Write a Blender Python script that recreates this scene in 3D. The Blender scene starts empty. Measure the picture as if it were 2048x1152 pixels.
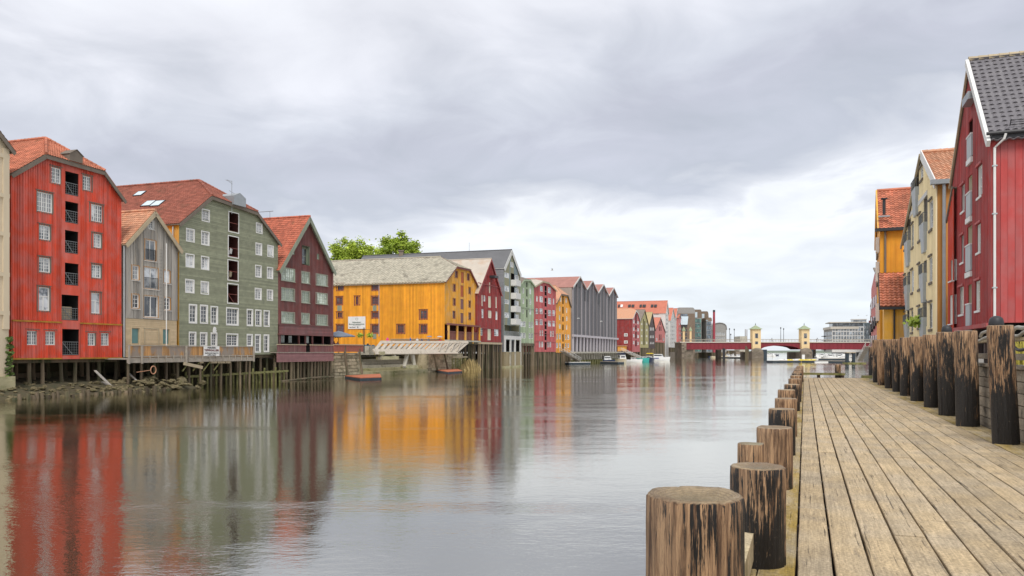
import bpy, math, random
from mathutils import Vector, noise as mnoise
random.seed(7)
S = bpy.context.scene
COL = S.collection
EYE = 3.5; FPX = 1600.0; HZ = 703.0      # eye height above the river, focal length and horizon row of the 2048 px photo
# ------------------------------------------------------------------ camera
cam_d = bpy.data.cameras.new('camera'); cam = bpy.data.objects.new('camera', cam_d); COL.objects.link(cam)
cam.location = (0, 0, EYE); cam.rotation_euler = (math.radians(90), 0, 0)
cam_d.sensor_width = 36; cam_d.lens = 36*FPX/2048; cam_d.shift_y = (HZ-576)/2048
cam_d.clip_start = 0.1; cam_d.clip_end = 20000
S.camera = cam
S.view_settings.view_transform = 'Standard'; S.view_settings.look = 'None'
S.view_settings.exposure = 0.62; S.view_settings.gamma = 1
# ------------------------------------------------------------------ world: overcast sky
SUN_EL, SUN_AZ = 52, 184      # azimuth clockwise from +Y (north)
W = bpy.data.worlds.new('World'); S.world = W; W.use_nodes = True
def build_world():
    nt = W.node_tree; N = nt.nodes; L = nt.links; N.clear()
    out = N.new('ShaderNodeOutputWorld'); bg = N.new('ShaderNodeBackground'); bg.inputs[1].default_value = 0.1
    sky = N.new('ShaderNodeTexSky'); sky.sky_type = 'NISHITA'; sky.sun_disc = False
    sky.sun_elevation = math.radians(SUN_EL); sky.sun_rotation = math.radians(SUN_AZ)
    tc = N.new('ShaderNodeTexCoord'); sep = N.new('ShaderNodeSeparateXYZ'); L.new(tc.outputs['Generated'], sep.inputs[0])
    def math_(op, a, b=None, c=None):
        m = N.new('ShaderNodeMath'); m.operation = op
        for i, x in enumerate((a, b, c)):
            if x is None: continue
            if isinstance(x, (int, float)): m.inputs[i].default_value = x
            else: L.new(x, m.inputs[i])
        return m.outputs[0]
    zc = math_('MAXIMUM', sep.outputs[2], 0.0)
    den = math_('ADD', zc, 0.20)
    u = math_('DIVIDE', sep.outputs[0], den); v = math_('DIVIDE', sep.outputs[1], den)
    cmb = N.new('ShaderNodeCombineXYZ'); L.new(u, cmb.inputs[0]); L.new(v, cmb.inputs[1]); cmb.inputs[2].default_value = 3.3
    def nz(scale, det, rough, dist=0.0):
        n = N.new('ShaderNodeTexNoise'); n.inputs['Scale'].default_value = scale; n.inputs['Detail'].default_value = det
        n.inputs['Roughness'].default_value = rough; n.inputs['Distortion'].default_value = dist
        L.new(cmb.outputs[0], n.inputs['Vector']); return n.outputs['Fac']
    n1 = nz(0.85, 5, 0.48, 0.35); n2 = nz(3.2, 7, 0.52, 0.5)
    zz = math_('MULTIPLY_ADD', n1, 0.26, math_('ADD', zc, -0.135))
    zz = math_('MULTIPLY_ADD', n2, 0.20, math_('ADD', zz, -0.10))
    zz = math_('MULTIPLY_ADD', sep.outputs[0], -0.15, zz)
    ramp = N.new('ShaderNodeValToRGB'); L.new(zz, ramp.inputs[0])
    el = ramp.color_ramp.elements
    def c(pos, r, g, b):
        e = el.new(pos); e.color = (r, g, b, 1)
    el[0].position = 0.0; el[0].color = (.70, .745, .80, 1)
    el[1].position = 1.0; el[1].color = (.86, .87, .90, 1)
    c(.06, .72, .75, .80); c(.135, .80, .82, .86); c(.158, .64, .66, .715); c(.21, .46, .485, .55); c(.27, .48, .495, .565)
    c(.33, .55, .57, .63); c(.40, .68, .69, .74); c(.55, .76, .77, .80)
    # soft billow contrast
    k = math_('MULTIPLY_ADD', n2, 0.36, 0.82)
    mul = N.new('ShaderNodeVectorMath'); mul.operation = 'SCALE'; L.new(ramp.outputs[0], mul.inputs[0]); L.new(math_('MULTIPLY', k, 8.3), mul.inputs['Scale'])
    mix = N.new('ShaderNodeMix'); mix.data_type = 'RGBA'; mix.inputs[0].default_value = 0.93
    L.new(sky.outputs[0], mix.inputs[6]); L.new(mul.outputs[0], mix.inputs[7])
    L.new(mix.outputs[2], bg.inputs[0]); L.new(bg.outputs[0], out.inputs[0])
build_world()
sun_d = bpy.data.lights.new('sun', 'SUN'); sun_d.energy = 1.5; sun_d.angle = math.radians(24); sun_d.color = (1, .96, .90)
sun = bpy.data.objects.new('sun', sun_d); COL.objects.link(sun); sun.location = (0, 0, 60)
sun.rotation_euler = (math.radians(90-SUN_EL), 0, math.radians(180-SUN_AZ))
# ------------------------------------------------------------------ helpers
ORG = {}
def lin(r, g, b):
    f = lambda c: (c/255/12.92) if c/255 <= .04045 else ((c/255+.055)/1.055)**2.4
    return (f(r), f(g), f(b))
def tag(o, label=None, cat=None, group=None, kind=None):
    if label: o['label'] = label
    if cat: o['category'] = cat
    if group: o['group'] = group
    if kind: o['kind'] = kind
    return o
def empty(name, loc, label=None, cat=None, group=None, kind=None):
    o = bpy.data.objects.new(name, None); COL.objects.link(o); o.location = loc; o.empty_display_size = .5
    ORG[o.name] = Vector(loc); return tag(o, label, cat, group, kind)
class MB:
    def __init__(s): s.v = []; s.f = []; s.m = []; s.r = []; s.cur = .5; s.mi = 0
    def rnd(s): s.cur = random.random(); return s
    def face(s, pts):
        i = len(s.v); s.v += [tuple(p) for p in pts]; s.f.append(tuple(range(i, i+len(pts)))); s.m.append(s.mi); s.r.append(s.cur)
    def idx(s, pts, faces):
        i = len(s.v); s.v += [tuple(p) for p in pts]
        for f in faces: s.f.append(tuple(i+k for k in f)); s.m.append(s.mi); s.r.append(s.cur)
    def hexa(s, p):   # 8 points, bottom 4 ccw then top 4
        s.idx(p, [(3, 2, 1, 0), (4, 5, 6, 7), (0, 1, 5, 4), (1, 2, 6, 5), (2, 3, 7, 6), (3, 0, 4, 7)])
    def box(s, x0, x1, y0, y1, z0, z1):
        s.hexa([(x0, y0, z0), (x1, y0, z0), (x1, y1, z0), (x0, y1, z0), (x0, y0, z1), (x1, y0, z1), (x1, y1, z1), (x0, y1, z1)])
    def fb(s, F, u0, u1, v0, v1, d0, d1):     # box on a facade
        P = F.P; s.hexa([P(u0, v0, d1), P(u1, v0, d1), P(u1, v0, d0), P(u0, v0, d0), P(u0, v1, d1), P(u1, v1, d1), P(u1, v1, d0), P(u0, v1, d0)])
    def beam(s, p, q, w, h, up=(0, 0, 1)):
        p = Vector(p); q = Vector(q); a = (q-p).normalized(); up = Vector(up)
        if abs(a.dot(up)) > .99: up = Vector((1, 0, 0))
        x = a.cross(up).normalized()*w/2; y = x.cross(a).normalized()*h/2
        s.hexa([p-x-y, p+x-y, q+x-y, q-x-y, p-x+y, p+x+y, q+x+y, q-x+y])
    def tube(s, pts, r, seg=8, caps=True):
        pts = [Vector(p) for p in pts]; n = len(pts); rs = r if isinstance(r, (list, tuple)) else [r]*n
        vs = []; fs = []
        x = None
        for i, p in enumerate(pts):
            a = (pts[min(i+1, n-1)]-pts[max(i-1, 0)]).normalized()
            if x is None:
                ref = Vector((0, 0, 1)) if abs(a.z) < .9 else Vector((1, 0, 0)); x = a.cross(ref).normalized()
            else: x = (x-a*x.dot(a)).normalized()
            y = a.cross(x)
            for k in range(seg):
                t = 2*math.pi*k/seg; vs.append(p+(x*math.cos(t)+y*math.sin(t))*rs[i])
        for i in range(n-1):
            for k in range(seg): fs.append((i*seg+k, i*seg+(k+1) % seg, (i+1)*seg+(k+1) % seg, (i+1)*seg+k))
        if caps: fs.append(tuple(range(seg-1, -1, -1))); fs.append(tuple((n-1)*seg+k for k in range(seg)))
        s.idx(vs, fs)
    def lathe(s, c, prof, seg=16):   # prof: (r,z)
        vs = []; fs = []; n = len(prof)
        for r, z in prof:
            for k in range(seg): t = 2*math.pi*k/seg; vs.append((c[0]+r*math.cos(t), c[1]+r*math.sin(t), c[2]+z))
        for i in range(n-1):
            for k in range(seg): fs.append((i*seg+k, i*seg+(k+1) % seg, (i+1)*seg+(k+1) % seg, (i+1)*seg+k))
        fs.append(tuple(range(seg-1, -1, -1))); fs.append(tuple((n-1)*seg+k for k in range(seg)))
        s.idx(vs, fs)
    def build(s, name, mats, parent=None, loc=None, kind=None, smooth=False, label=None):
        if not isinstance(mats, (list, tuple)): mats = [mats]
        o = ORG.get(parent.name, Vector()) if parent else Vector(loc or (0, 0, 0))
        me = bpy.data.meshes.new(name)
        me.from_pydata([(a-o.x, b-o.y, c-o.z) for a, b, c in s.v], [], s.f)
        for m in mats: me.materials.append(m)
        if len(mats) > 1: me.polygons.foreach_set('material_index', s.m)
        at = me.attributes.new('rnd', 'FLOAT', 'FACE'); at.data.foreach_set('value', s.r)
        if smooth: me.polygons.foreach_set('use_smooth', [True]*len(s.f))
        me.update()
        ob = bpy.data.objects.new(name, me); COL.objects.link(ob)
        if parent: ob.parent = parent
        else: ob.location = o
        ORG[ob.name] = o
        if kind: ob['kind'] = kind
        if label: ob['label'] = label
        return ob
def place(mesh_ob_data, name, parent, loc, rot=0, mat=None, scale=None, rote=None):
    o = bpy.data.objects.new(name, mesh_ob_data); COL.objects.link(o)
    base = ORG.get(parent.name, Vector()) if parent else Vector()
    o.location = Vector(loc)-base; o.rotation_euler = rote or (0, 0, rot)
    if parent: o.parent = parent
    if scale: o.scale = scale
    ORG[o.name] = Vector(loc)
    return o
# ------------------------------------------------------------------ materials
def mat(name, col, rough=.75, var=.22, rv=.25, scale=2.0, st=(1, 1, 1), col2=None, thr=(.52, .66), s2=1.2, st2=None, bump=0, bs=12, metal=0, jitter=True, spec=.4, mid=None):
    m = bpy.data.materials.new(name); m.use_nodes = True; nt = m.node_tree; N = nt.nodes; L = nt.links
    b = N['Principled BSDF']; b.inputs['Roughness'].default_value = rough; b.inputs['Metallic'].default_value = metal
    b.inputs['Specular IOR Level'].default_value = spec
    tc = N.new('ShaderNodeTexCoord'); vec = tc.outputs['Object']
    if jitter:
        oi = N.new('ShaderNodeObjectInfo'); mj = N.new('ShaderNodeMath'); mj.operation = 'MULTIPLY'; mj.inputs[1].default_value = 37.0
        L.new(oi.outputs['Random'], mj.inputs[0]); ad = N.new('ShaderNodeVectorMath'); L.new(vec, ad.inputs[0]); L.new(mj.outputs[0], ad.inputs[1]); vec = ad.outputs[0]
    def noise(sc, stv, det=5, ro=.55):
        mp = N.new('ShaderNodeMapping'); mp.inputs['Scale'].default_value = stv; L.new(vec, mp.inputs[0])
        n = N.new('ShaderNodeTexNoise'); n.inputs['Scale'].default_value = sc; n.inputs['Detail'].default_value = det; n.inputs['Roughness'].default_value = ro
        L.new(mp.outputs[0], n.inputs['Vector']); return n.outputs['Fac']
    def mr(src, a, b_, lo=0.25, hi=0.75):
        r = N.new('ShaderNodeMapRange'); L.new(src, r.inputs[0]); r.inputs[1].default_value = lo; r.inputs[2].default_value = hi
        r.inputs[3].default_value = a; r.inputs[4].default_value = b_; return r.outputs[0]
    nf = noise(scale, st)
    f = mr(nf, 1-var, 1+var)
    at = N.new('ShaderNodeAttribute'); at.attribute_name = 'rnd'
    g = mr(at.outputs['Fac'], 1-rv, 1+rv, 0, 1)
    mm = N.new('ShaderNodeMath'); mm.operation = 'MULTIPLY'; L.new(f, mm.inputs[0]); L.new(g, mm.inputs[1])
    cur = N.new('ShaderNodeRGB'); cur.outputs[0].default_value = (*col, 1); cur = cur.outputs[0]
    def mixc(fac, a, bcol):
        x = N.new('ShaderNodeMix'); x.data_type = 'RGBA'; L.new(fac, x.inputs[0]); L.new(a, x.inputs[6])
        if isinstance(bcol, tuple): x.inputs[7].default_value = (*bcol, 1)
        else: L.new(bcol, x.inputs[7])
        return x.outputs[2]
    if mid: cur = mixc(mr(noise(s2*.35, (1, 1, 1), 3), 0, 1, .4, .62), cur, mid)
    vm = N.new('ShaderNodeVectorMath'); vm.operation = 'SCALE'; L.new(cur, vm.inputs[0]); L.new(mm.outputs[0], vm.inputs['Scale']); cur = vm.outputs[0]
    if col2: cur = mixc(mr(noise(s2, st2 or st, 7, .65), 0, 1, thr[0], thr[1]), cur, col2)
    L.new(cur, b.inputs['Base Color'])
    if bump:
        bn = N.new('ShaderNodeBump'); bn.inputs['Strength'].default_value = bump; bn.inputs['Distance'].default_value = .02
        L.new(noise(bs, st, 4), bn.inputs['Height']); L.new(bn.outputs[0], b.inputs['Normal'])
    return m
V = (1, 1, .12)
def paint(name, rgb, worn=None, **k):
    k.setdefault('var', .20); k.setdefault('rv', .16); g = sum(rgb)/3; k.setdefault('mid', tuple(c*.80+g*.20+.012 for c in rgb))
    return mat(name, rgb, rough=.62, scale=2.2, st=V, col2=worn, thr=k.pop('thr', (.60, .78)), s2=2.6, **k)
RED = paint('red_paint', (.64, .078, .036), (.36, .045, .03), thr=(.62, .85)); REDF = paint('red_panel_paint', (.62, .085, .045), (.46, .06, .035), rv=.03)
NRED = paint('near_red_paint', (.43, .055, .05), (.30, .04, .038), thr=(.62, .85))
GREEN = mat('green_paint', (.265, .275, .185), .7, .16, .16, 1.5, (1, 1, 1.5), (.195, .20, .14), (.58, .75))
BROWN = paint('brown_paint', (.185, .062, .055), (.12, .04, .038)); BROWND = paint('brown_deck_paint', (.20, .075, .07), (.13, .05, .045))
YEL = paint('ochre_paint', (.79, .345, .022), (.60, .24, .025), thr=(.58, .85), mid=(.73, .305, .022), var=.13); YEL2 = paint('yellow_paint', (.74, .38, .04), (.48, .21, .03))
RED2 = paint('dark_red_paint', (.30, .035, .032), (.18, .03, .028)); PINK = paint('pink_paint', (.50, .10, .10), (.38, .08, .08))
LGREEN = paint('light_green_paint', (.36, .44, .28), (.27, .34, .22)); SYEL = paint('bright_yellow_paint', (.78, .36, .03), (.6, .27, .03))
TEAL = mat('teal_concrete', (.20, .25, .26), .8, .12, .05, .4, (1, 1, 1), (.27, .26, .17), (.46, .50), .3, (1.4, 1.4, .1)); DGREY = paint('dark_grey_cladding', (.115, .11, .118), (.085, .08, .085))
SGREY = mat('grey_slate_render', (.20, .20, .21), .8, .12, .08, .8); BEIGE = mat('beige_plaster', (.62, .52, .37), .85, .08, .06, .8, (1, 1, .3), (.45, .37, .25), (.6, .8), .8)
CREAM = mat('cream_paint', (.92, .80, .54), .7, .06, .05, 1.2, V, (.84, .70, .44), (.6, .8), 1.5)
OLIVE = paint('olive_paint', (.42, .37, .14), (.3, .26, .1)); DBROWN = paint('dark_brown_wood', (.075, .05, .045), (.05, .04, .035)); ROSE = paint('rose_paint', (.62, .17, .15), (.5, .14, .13))
WHITE = mat('white_paint', (.74, .73, .70), .55, .06, .05, 1.5, (1, 1, 1), (.55, .53, .49), (.62, .8)); OFFW = mat('off_white_render', (.62, .61, .58), .8, .07, .05)
GREYW = mat('weathered_wood', (.36, .335, .30), .85, .25, .25, 3.5, V, (.48, .40, .30), (.55, .75), 2.4, V); PALEB = mat('pale_clapboard', (.58, .45, .28), .75, .12, .10, 2, (1, 1, 1), (.42, .34, .24), (.58, .8), 2)
TAN = mat('tan_trim_wood', (.44, .36, .24), .8, .15, .1, 2, (1, 1, 1), (.3, .26, .2), (.55, .75)); SAGE = paint('sage_trim', (.24, .27, .19), None); TRIMBR = mat('grey_brown_trim', (.17, .14, .11), .8, .15)
ORANGEW = mat('orange_stained_wood', (.50, .23, .055), .75, .22, .22, 3, V, (.30, .14, .04), (.55, .72), 2.5, V)
BROWNTR = paint('maroon_trim', (.22, .05, .035), None)
FENCEW = mat('orange_grey_fence_wood', (.46, .25, .10), .85, .3, .28, 2, V, (.30, .25, .21), (.47, .55), .8, (1, 1, .5))
TILE = mat('orange_roof_tile', (.42, .15, .085), .75, .22, .24, 1.2, (1, 1, 1), (.24, .10, .05), (.56, .72), .9, mid=(.55, .19, .11)); TILED = mat('deep_red_roof_tile', (.30, .10, .066), .75, .2, .22, 1.2, (1, 1, 1), (.17, .075, .045), (.55, .72), .7)
TILEB = mat('bright_red_roof_tile', (.43, .125, .072), .75, .2, .22, 1.2, (1, 1, 1), (.20, .085, .04), (.58, .74), .8); TILEO = mat('pale_orange_roof_tile', (.55, .29, .175), .75, .2, .22, 1.5, (1, 1, 1), (.45, .17, .08), (.52, .7), 1.5)
TILEK = mat('charcoal_roof_tile', (.145, .135, .145), .5, .15, .2, 3, (1, 1, 1), (.2, .19, .19), (.5, .8), 3)
SLATE = mat('pale_slate', (.44, .405, .32), .8, .12, .20, 1.5, (1, 1, 1), (.20, .18, .14), (.56, .7), .6); MSHEET = mat('grey_roof_sheet', (.13, .13, .135), .6, .12, .1, .5)
PALER = mat('pale_rusty_roof_sheet', (.50, .44, .37), .7, .12, .08, .6, (1, 1, 1), (.45, .30, .2), (.5, .7), .4); RRF = mat('faded_red_roof', (.36, .17, .14), .8, .15, .15, .8); BRF = mat('brown_roof', (.21, .17, .14), .8, .15, .1, .6)
RFAR = mat('orange_red_roof', (.50, .17, .11), .8, .12, .12, .6); METAL = mat('galvanised_metal', (.32, .34, .35), .4, .1, .05, metal=.4); DARKM = mat('dark_metal', (.03, .03, .033), .5, .1, .05)
GALV = mat('pale_grey_metal_panel', (.42, .45, .46), .55, .08, .06); IRON = mat('grey_iron', (.16, .17, .17), .5)
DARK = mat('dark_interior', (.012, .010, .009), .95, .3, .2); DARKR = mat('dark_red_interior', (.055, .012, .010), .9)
PILE = mat('pile_wood', (.15, .115, .075), .9, .4, .6, 2, V, (.05, .055, .025), (.48, .62), 1.0, V); PILEG = mat('algae_wood', (.20, .19, .075), .9, .3, .3, 2, (1, 1, 1), (.09, .10, .03), (.5, .65), 1.5)
CONC = mat('concrete', (.44, .41, .34), .85, .15, .12, .8, (1, 1, 1), (.22, .20, .14), (.52, .7), .9); CONCG = mat('mossy_concrete', (.42, .38, .23), .9, .2, .15, .8, (1, 1, 1), (.15, .165, .045), (.50, .70), .5, (1, 1, 2.5))
STONE = mat('quay_stone', (.42, .36, .245), .9, .22, .28, 1.5, (1, 1, 1), (.16, .145, .085), (.5, .66), .9, bump=.4, bs=5); ROCK = mat('shore_rock', (.165, .135, .075), .95, .35, .45, 2, (1, 1, 1), (.065, .06, .022), (.48, .62), 1.8, bump=.6, bs=6)
MUD = mat('shore_mud', (.085, .07, .038), .95, .3, .2, 1.5, (1, 1, 1), (.05, .05, .025), (.45, .6), 1.5, bump=.6, bs=8); GROUND = mat('quay_ground', (.22, .21, .19), .95, .12, .1, .5)
BARK = mat('bark', (.09, .07, .05), .9); DECKW = mat('grey_deck_wood', (.34, .30, .25), .85, .2, .2, 2.5, (1, 1, 1)); RUST = mat('red_float', (.42, .13, .06), .8, .12, .1)
BRED = mat('bridge_red_paint', (.20, .022, .032), .6, .14, .10, .5, (1, 1, .2)); BCONC = mat('bridge_pale_concrete', (.52, .47, .40), .8, .1); TOWER = mat('yellow_plaster', (.74, .55, .30), .8, .06, .03, .4)
COPPER = mat('green_copper', (.30, .35, .22), .7, .12); BSTONE = mat('pier_stone', (.22, .18, .14), .9, .25, .3, .8, (1, 1, 1), (.10, .09, .06), (.5, .65), .4); FENDER = mat('blue_black_fender', (.03, .045, .06), .7)
BLUEC = mat('blue_cloth', (.02, .16, .26), .9, .4, .3, 2); GLASSR = mat('roof_glass', (.55, .65, .70), .15, .1, .2)
def leafmat(name, c1, c2):
    m = mat(name, c1, .6, .3, .45, .5, (1, 1, 1), c2, (.45, .6), .35); b = m.node_tree.nodes['Principled BSDF']
    try: b.inputs['Transmission Weight'].default_value = 0
    except Exception: pass
    return m
LEAF = leafmat('leaves', (.36, .46, .05), (.24, .34, .035)); LEAF2 = leafmat('bright_leaves', (.42, .52, .06), (.28, .38, .04))
def glass(name, col, rough=.12, blotch=(.05, .06, .07), thr=(.45, .55)):
    m = mat(name, col, rough, .15, .5, .7, (1, 1, 1), blotch, thr, .55); b = m.node_tree.nodes['Principled BSDF']
    b.inputs['Specular IOR Level'].default_value = .8; return m
PANE = glass('window_glass_curtain_reflect', (.56, .58, .60), .12, (.13, .15, .17)); PANED = glass('window_glass_dark', (.045, .05, .06), .08, (.20, .20, .19), (.56, .66)); PANEG = glass('window_glass_greenish', (.52, .57, .50), .12, (.26, .30, .24))  # PANE: curtains and sky reflection both put into its pale colour
PSAGE = mat('pale_sage_frame', (.40, .45, .36), .7, .06)
PANET = mat('teal_blind', (.13, .27, .26), .4, .1, .1); PANEW = mat('cream_shutter', (.66, .60, .45), .7, .08)
# ------------------------------------------------------------------ facade frames and house builder
def ray(px, py): return Vector(((px-1024)/FPX, 1, (HZ-py)/FPX))
def at(px, Y, z=None, py=None):
    X = (px-1024)/FPX*Y; return Vector((X, Y, z if z is not None else (EYE+(HZ-py)/FPX*Y if py is not None else 0)))
TL = math.atan(541/FPX); DL = Vector((math.sin(TL), math.cos(TL), 0)); NL = Vector((-DL.y, DL.x, 0))   # left bank: along, inland
TR = math.atan(.366); DR = Vector((math.sin(TR), math.cos(TR), 0)); NR = Vector((DR.y, -DR.x, 0))      # right bank: along, inland
def lb(px, d=57):     # point of the left bank line seen at px
    Y = d/(DL.x-DL.y*(px-1024)/FPX); return Vector(((px-1024)/FPX*Y, Y, 0))
def rb(px, s):
    Y = s/(DR.y*(px-1024)/FPX-DR.x); return Vector(((px-1024)/FPX*Y, Y, 0))
def ds(s, t, z=0):    # dock coordinates: s across (to the right), t = depth Y measured at that point
    return Vector(((s+DR.x*t)/DR.y, t, z))
class Face:
    def __init__(s, A, B):
        s.A = Vector((A.x, A.y, 0)); s.B = Vector((B.x, B.y, 0)); s.U = (s.B-s.A).normalized(); s.n = Vector((s.U.y, -s.U.x, 0)); s.W = (s.B-s.A).length
    def P(s, u, v, d=0): p = s.A+s.U*u+s.n*d; return Vector((p.x, p.y, v))
    def uv(s, px, py, d=0):
        r = ray(px, py); t = (s.A+s.n*d).dot(s.n)/Vector((r.x, r.y, 0)).dot(s.n); p = r*t
        return ((p-s.A).dot(s.U), p.z+EYE)
    def rect(s, x0, y0, x1, y1, d=0):
        xm, ym = (x0+x1)/2, (y0+y1)/2
        return s.uv(x0, ym, d)[0], s.uv(x1, ym, d)[0], s.uv(xm, y1, d)[1], s.uv(xm, y0, d)[1]
def topfn(top):
    def f(u):
        if u <= top[0][0]: return top[0][1]
        for (a, b), (c, d) in zip(top, top[1:]):
            if u <= c: return b+(d-b)*(u-a)/max(c-a, 1e-6)
        return top[-1][1]
    return f
def solids(um, vb, vt, holes):
    iv = []; lo = vb
    for h in sorted([h for h in holes if h[0] < um < h[1]], key=lambda h: h[2]):
        if h[2] >= vt-.01: break
        if h[2] > lo+.01: iv.append((lo, h[2]))
        lo = max(lo, h[3])
    if vt > lo+.01: iv.append((lo, None))
    return iv
def wall(mb, F, top, vb, holes=(), d=0):
    t = topfn(top); W0, W1 = top[0][0], top[-1][0]
    br = sorted(set([round(x, 4) for x in [p[0] for p in top]+[h[0] for h in holes]+[h[1] for h in holes] if W0 <= x <= W1]))
    for a, b in zip(br, br[1:]):
        if b-a < .001: continue
        for lo, hi in solids((a+b)/2, vb, t((a+b)/2), holes):
            ha, hb = (t(a), t(b)) if hi is None else (hi, hi)
            mb.face([F.P(a, lo, d), F.P(b, lo, d), F.P(b, hb, d), F.P(a, ha, d)])
def clad_v(mb, F, top, vb, holes=(), w=.2, d0=0, batten=True, vt=None):
    t = topfn(top); u = top[0][0]; end = top[-1][0]
    while u < end-.03:
        ub = min(u+w*random.uniform(.85, 1.15), end); um = (u+ub)/2; mb.rnd(); p = d0+random.uniform(.010, .024); g = .02
        for lo, hi in solids(um, vb, t(um), holes):
            ha, hb = (t(u), t(ub)) if hi is None else (hi, hi)
            if vt is not None: ha, hb = min(ha, vt), min(hb, vt)
            a, b = u+g, ub-g
            mb.face([F.P(a, lo, p), F.P(b, lo, p), F.P(b, hb, p), F.P(a, ha, p)])
            mb.face([F.P(a, lo, d0), F.P(a, lo, p), F.P(a, ha, p), F.P(a, ha, d0)]); mb.face([F.P(b, lo, p), F.P(b, lo, d0), F.P(b, hb, d0), F.P(b, hb, p)])
            if batten: 
                q = p+.045; a, b = ub-.028, ub+.028
                mb.face([F.P(a, lo, q), F.P(b, lo, q), F.P(b, hb, q), F.P(a, hb, q)])
                mb.face([F.P(a, lo, p), F.P(a, lo, q), F.P(a, hb, q), F.P(a, hb, p)]); mb.face([F.P(b, lo, q), F.P(b, lo, p), F.P(b, hb, p), F.P(b, hb, q)])
        u = ub
def clad_h(mb, F, top, vb, holes=(), h=.2, d0=0, vt=None):
    t = topfn(top); W0, W1 = top[0][0], top[-1][0]; vmax = max(p[1] for p in top)
    if vt: vmax = min(vmax, vt)
    def span(v):
        if v <= min(top[0][1], top[-1][1]): return W0, W1
        pk = max(top, key=lambda p: p[1])[0]
        lo, hi = W0, pk
        if t(W0) < v:
            for _ in range(24):
                m = (lo+hi)/2
                if t(m) < v: lo = m
                else: hi = m
            a = hi
        else: a = W0
        lo, hi = pk, W1
        if t(W1) < v:
            for _ in range(24):
                m = (lo+hi)/2
                if t(m) < v: hi = m
                else: lo = m
            b = lo
        else: b = W1
        return a, b
    v = vb
    while v < vmax-.02:
        v2 = min(v+h, vmax); a0, b0 = span(v); a1, b1 = span(v2-.001); vm = (v+v2)/2
        hs = sorted([x for x in holes if x[2] < vm < x[3]]); segs = []; lo = None; cur = (a0, a1)
        for x in hs: segs.append((cur, (x[0], x[0]))); cur = (x[1], x[1])
        segs.append((cur, (b0, b1)))
        for (pa, pa1), (pb, pb1) in segs:
            if pb-pa < .02: continue
            # split into boards
            n = max(1, int((pb-pa)/4.5)); 
            for k in range(n):
                mb.rnd(); f0, f1 = k/n, (k+1)/n
                x0, x1 = pa+(pb-pa)*f0, pa+(pb-pa)*f1; y0, y1 = pa1+(pb1-pa1)*f0, pa1+(pb1-pa1)*f1
                mb.face([F.P(x0, v, d0+.04), F.P(x1, v, d0+.04), F.P(y1, v2, d0+.008), F.P(y0, v2, d0+.008)])
                mb.face([F.P(x0, v, d0+.005), F.P(x1, v, d0+.005), F.P(x1, v, d0+.04), F.P(x0, v, d0+.04)])
        v = v2
def window(parent, F, r, frame, pane=None, sash=2, cols=2, rows=3, casing=None, cw=.10, depth=.10, fw=.07, mw=.04, sill=None, hood=None, name='window', transom=None):
    u0, u1, v0, v1 = r; mb = MB()
    # reveal
    for q in (((u0, v0), (u1, v0)), ((u1, v0), (u1, v1)), ((u1, v1), (u0, v1)), ((u0, v1), (u0, v0))):
        (a, b), (c, d) = q; mb.face([F.P(a, b, 0), F.P(c, d, 0), F.P(c, d, -depth-.04), F.P(a, b, -depth-.04)])
    di, do = -depth, -depth+.06
    def bar(a, b, c, d, o=do): 
        P = F.P
        mb.face([P(a, c, o), P(b, c, o), P(b, d, o), P(a, d, o)])
        mb.face([P(a, c, di), P(a, c, o), P(a, d, o), P(a, d, di)]); mb.face([P(b, c, o), P(b, c, di), P(b, d, di), P(b, d, o)])
        mb.face([P(a, c, di), P(b, c, di), P(b, c, o), P(a, c, o)]); mb.face([P(a, d, o), P(b, d, o), P(b, d, di), P(a, d, di)])
    bar(u0, u0+fw, v0, v1); bar(u1-fw, u1, v0, v1); bar(u0+fw, u1-fw, v0, v0+fw); bar(u0+fw, u1-fw, v1-fw, v1)
    iu0, iu1, iv0, iv1 = u0+fw, u1-fw, v0+fw, v1-fw
    sw = (iu1-iu0)/sash
    vt0 = iv1
    if transom: vt0 = iv0+(iv1-iv0)*transom; bar(iu0, iu1, vt0-fw*.5, vt0+fw*.5)
    for s in range(1, sash): x = iu0+sw*s; bar(x-fw*.6, x+fw*.6, iv0, vt0, do+.01)
    if cols > 1:
        for s in range(sash):
            for c in range(1, cols): x = iu0+sw*s+sw*c/cols; bar(x-mw/2, x+mw/2, iv0, vt0, do-.015)
    for k in range(1, rows): y = iv0+(vt0-iv0)*k/rows; bar(iu0, iu1, y-mw/2, y+mw/2, do-.02)
    cm = MB() if casing else None
    fo = mb.build(name, frame, parent)
    pm = MB(); pm.rnd(); pm.face([F.P(u0+.01, v0+.01, -depth+.01), F.P(u1-.01, v0+.01, -depth+.01), F.P(u1-.01, v1-.01, -depth+.01), F.P(u0+.01, v1-.01, -depth+.01)]); pm.build('pane', pane or PANE, fo)
    if casing:
        c = cw; cm.fb(F, u0-c, u0, v0-c, v1+c, .0, .055); cm.fb(F, u1, u1+c, v0-c, v1+c, .0, .055); cm.fb(F, u0, u1, v1, v1+c, .0, .052); cm.fb(F, u0, u1, v0-c, v0, .0, .052)
        if hood: cm.fb(F, u0-c-.05, u1+c+.05, v1+c, v1+c+.05, 0, .12)
        cm.build('casing', casing, fo)
    if sill:
        sm = MB(); sm.fb(F, u0-.12, u1+.12, v0-.06 if not casing else v0-cw-.04, v0 if not casing else v0-cw, 0, .14); sm.build('sill', sill, fo)
    return fo
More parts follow.
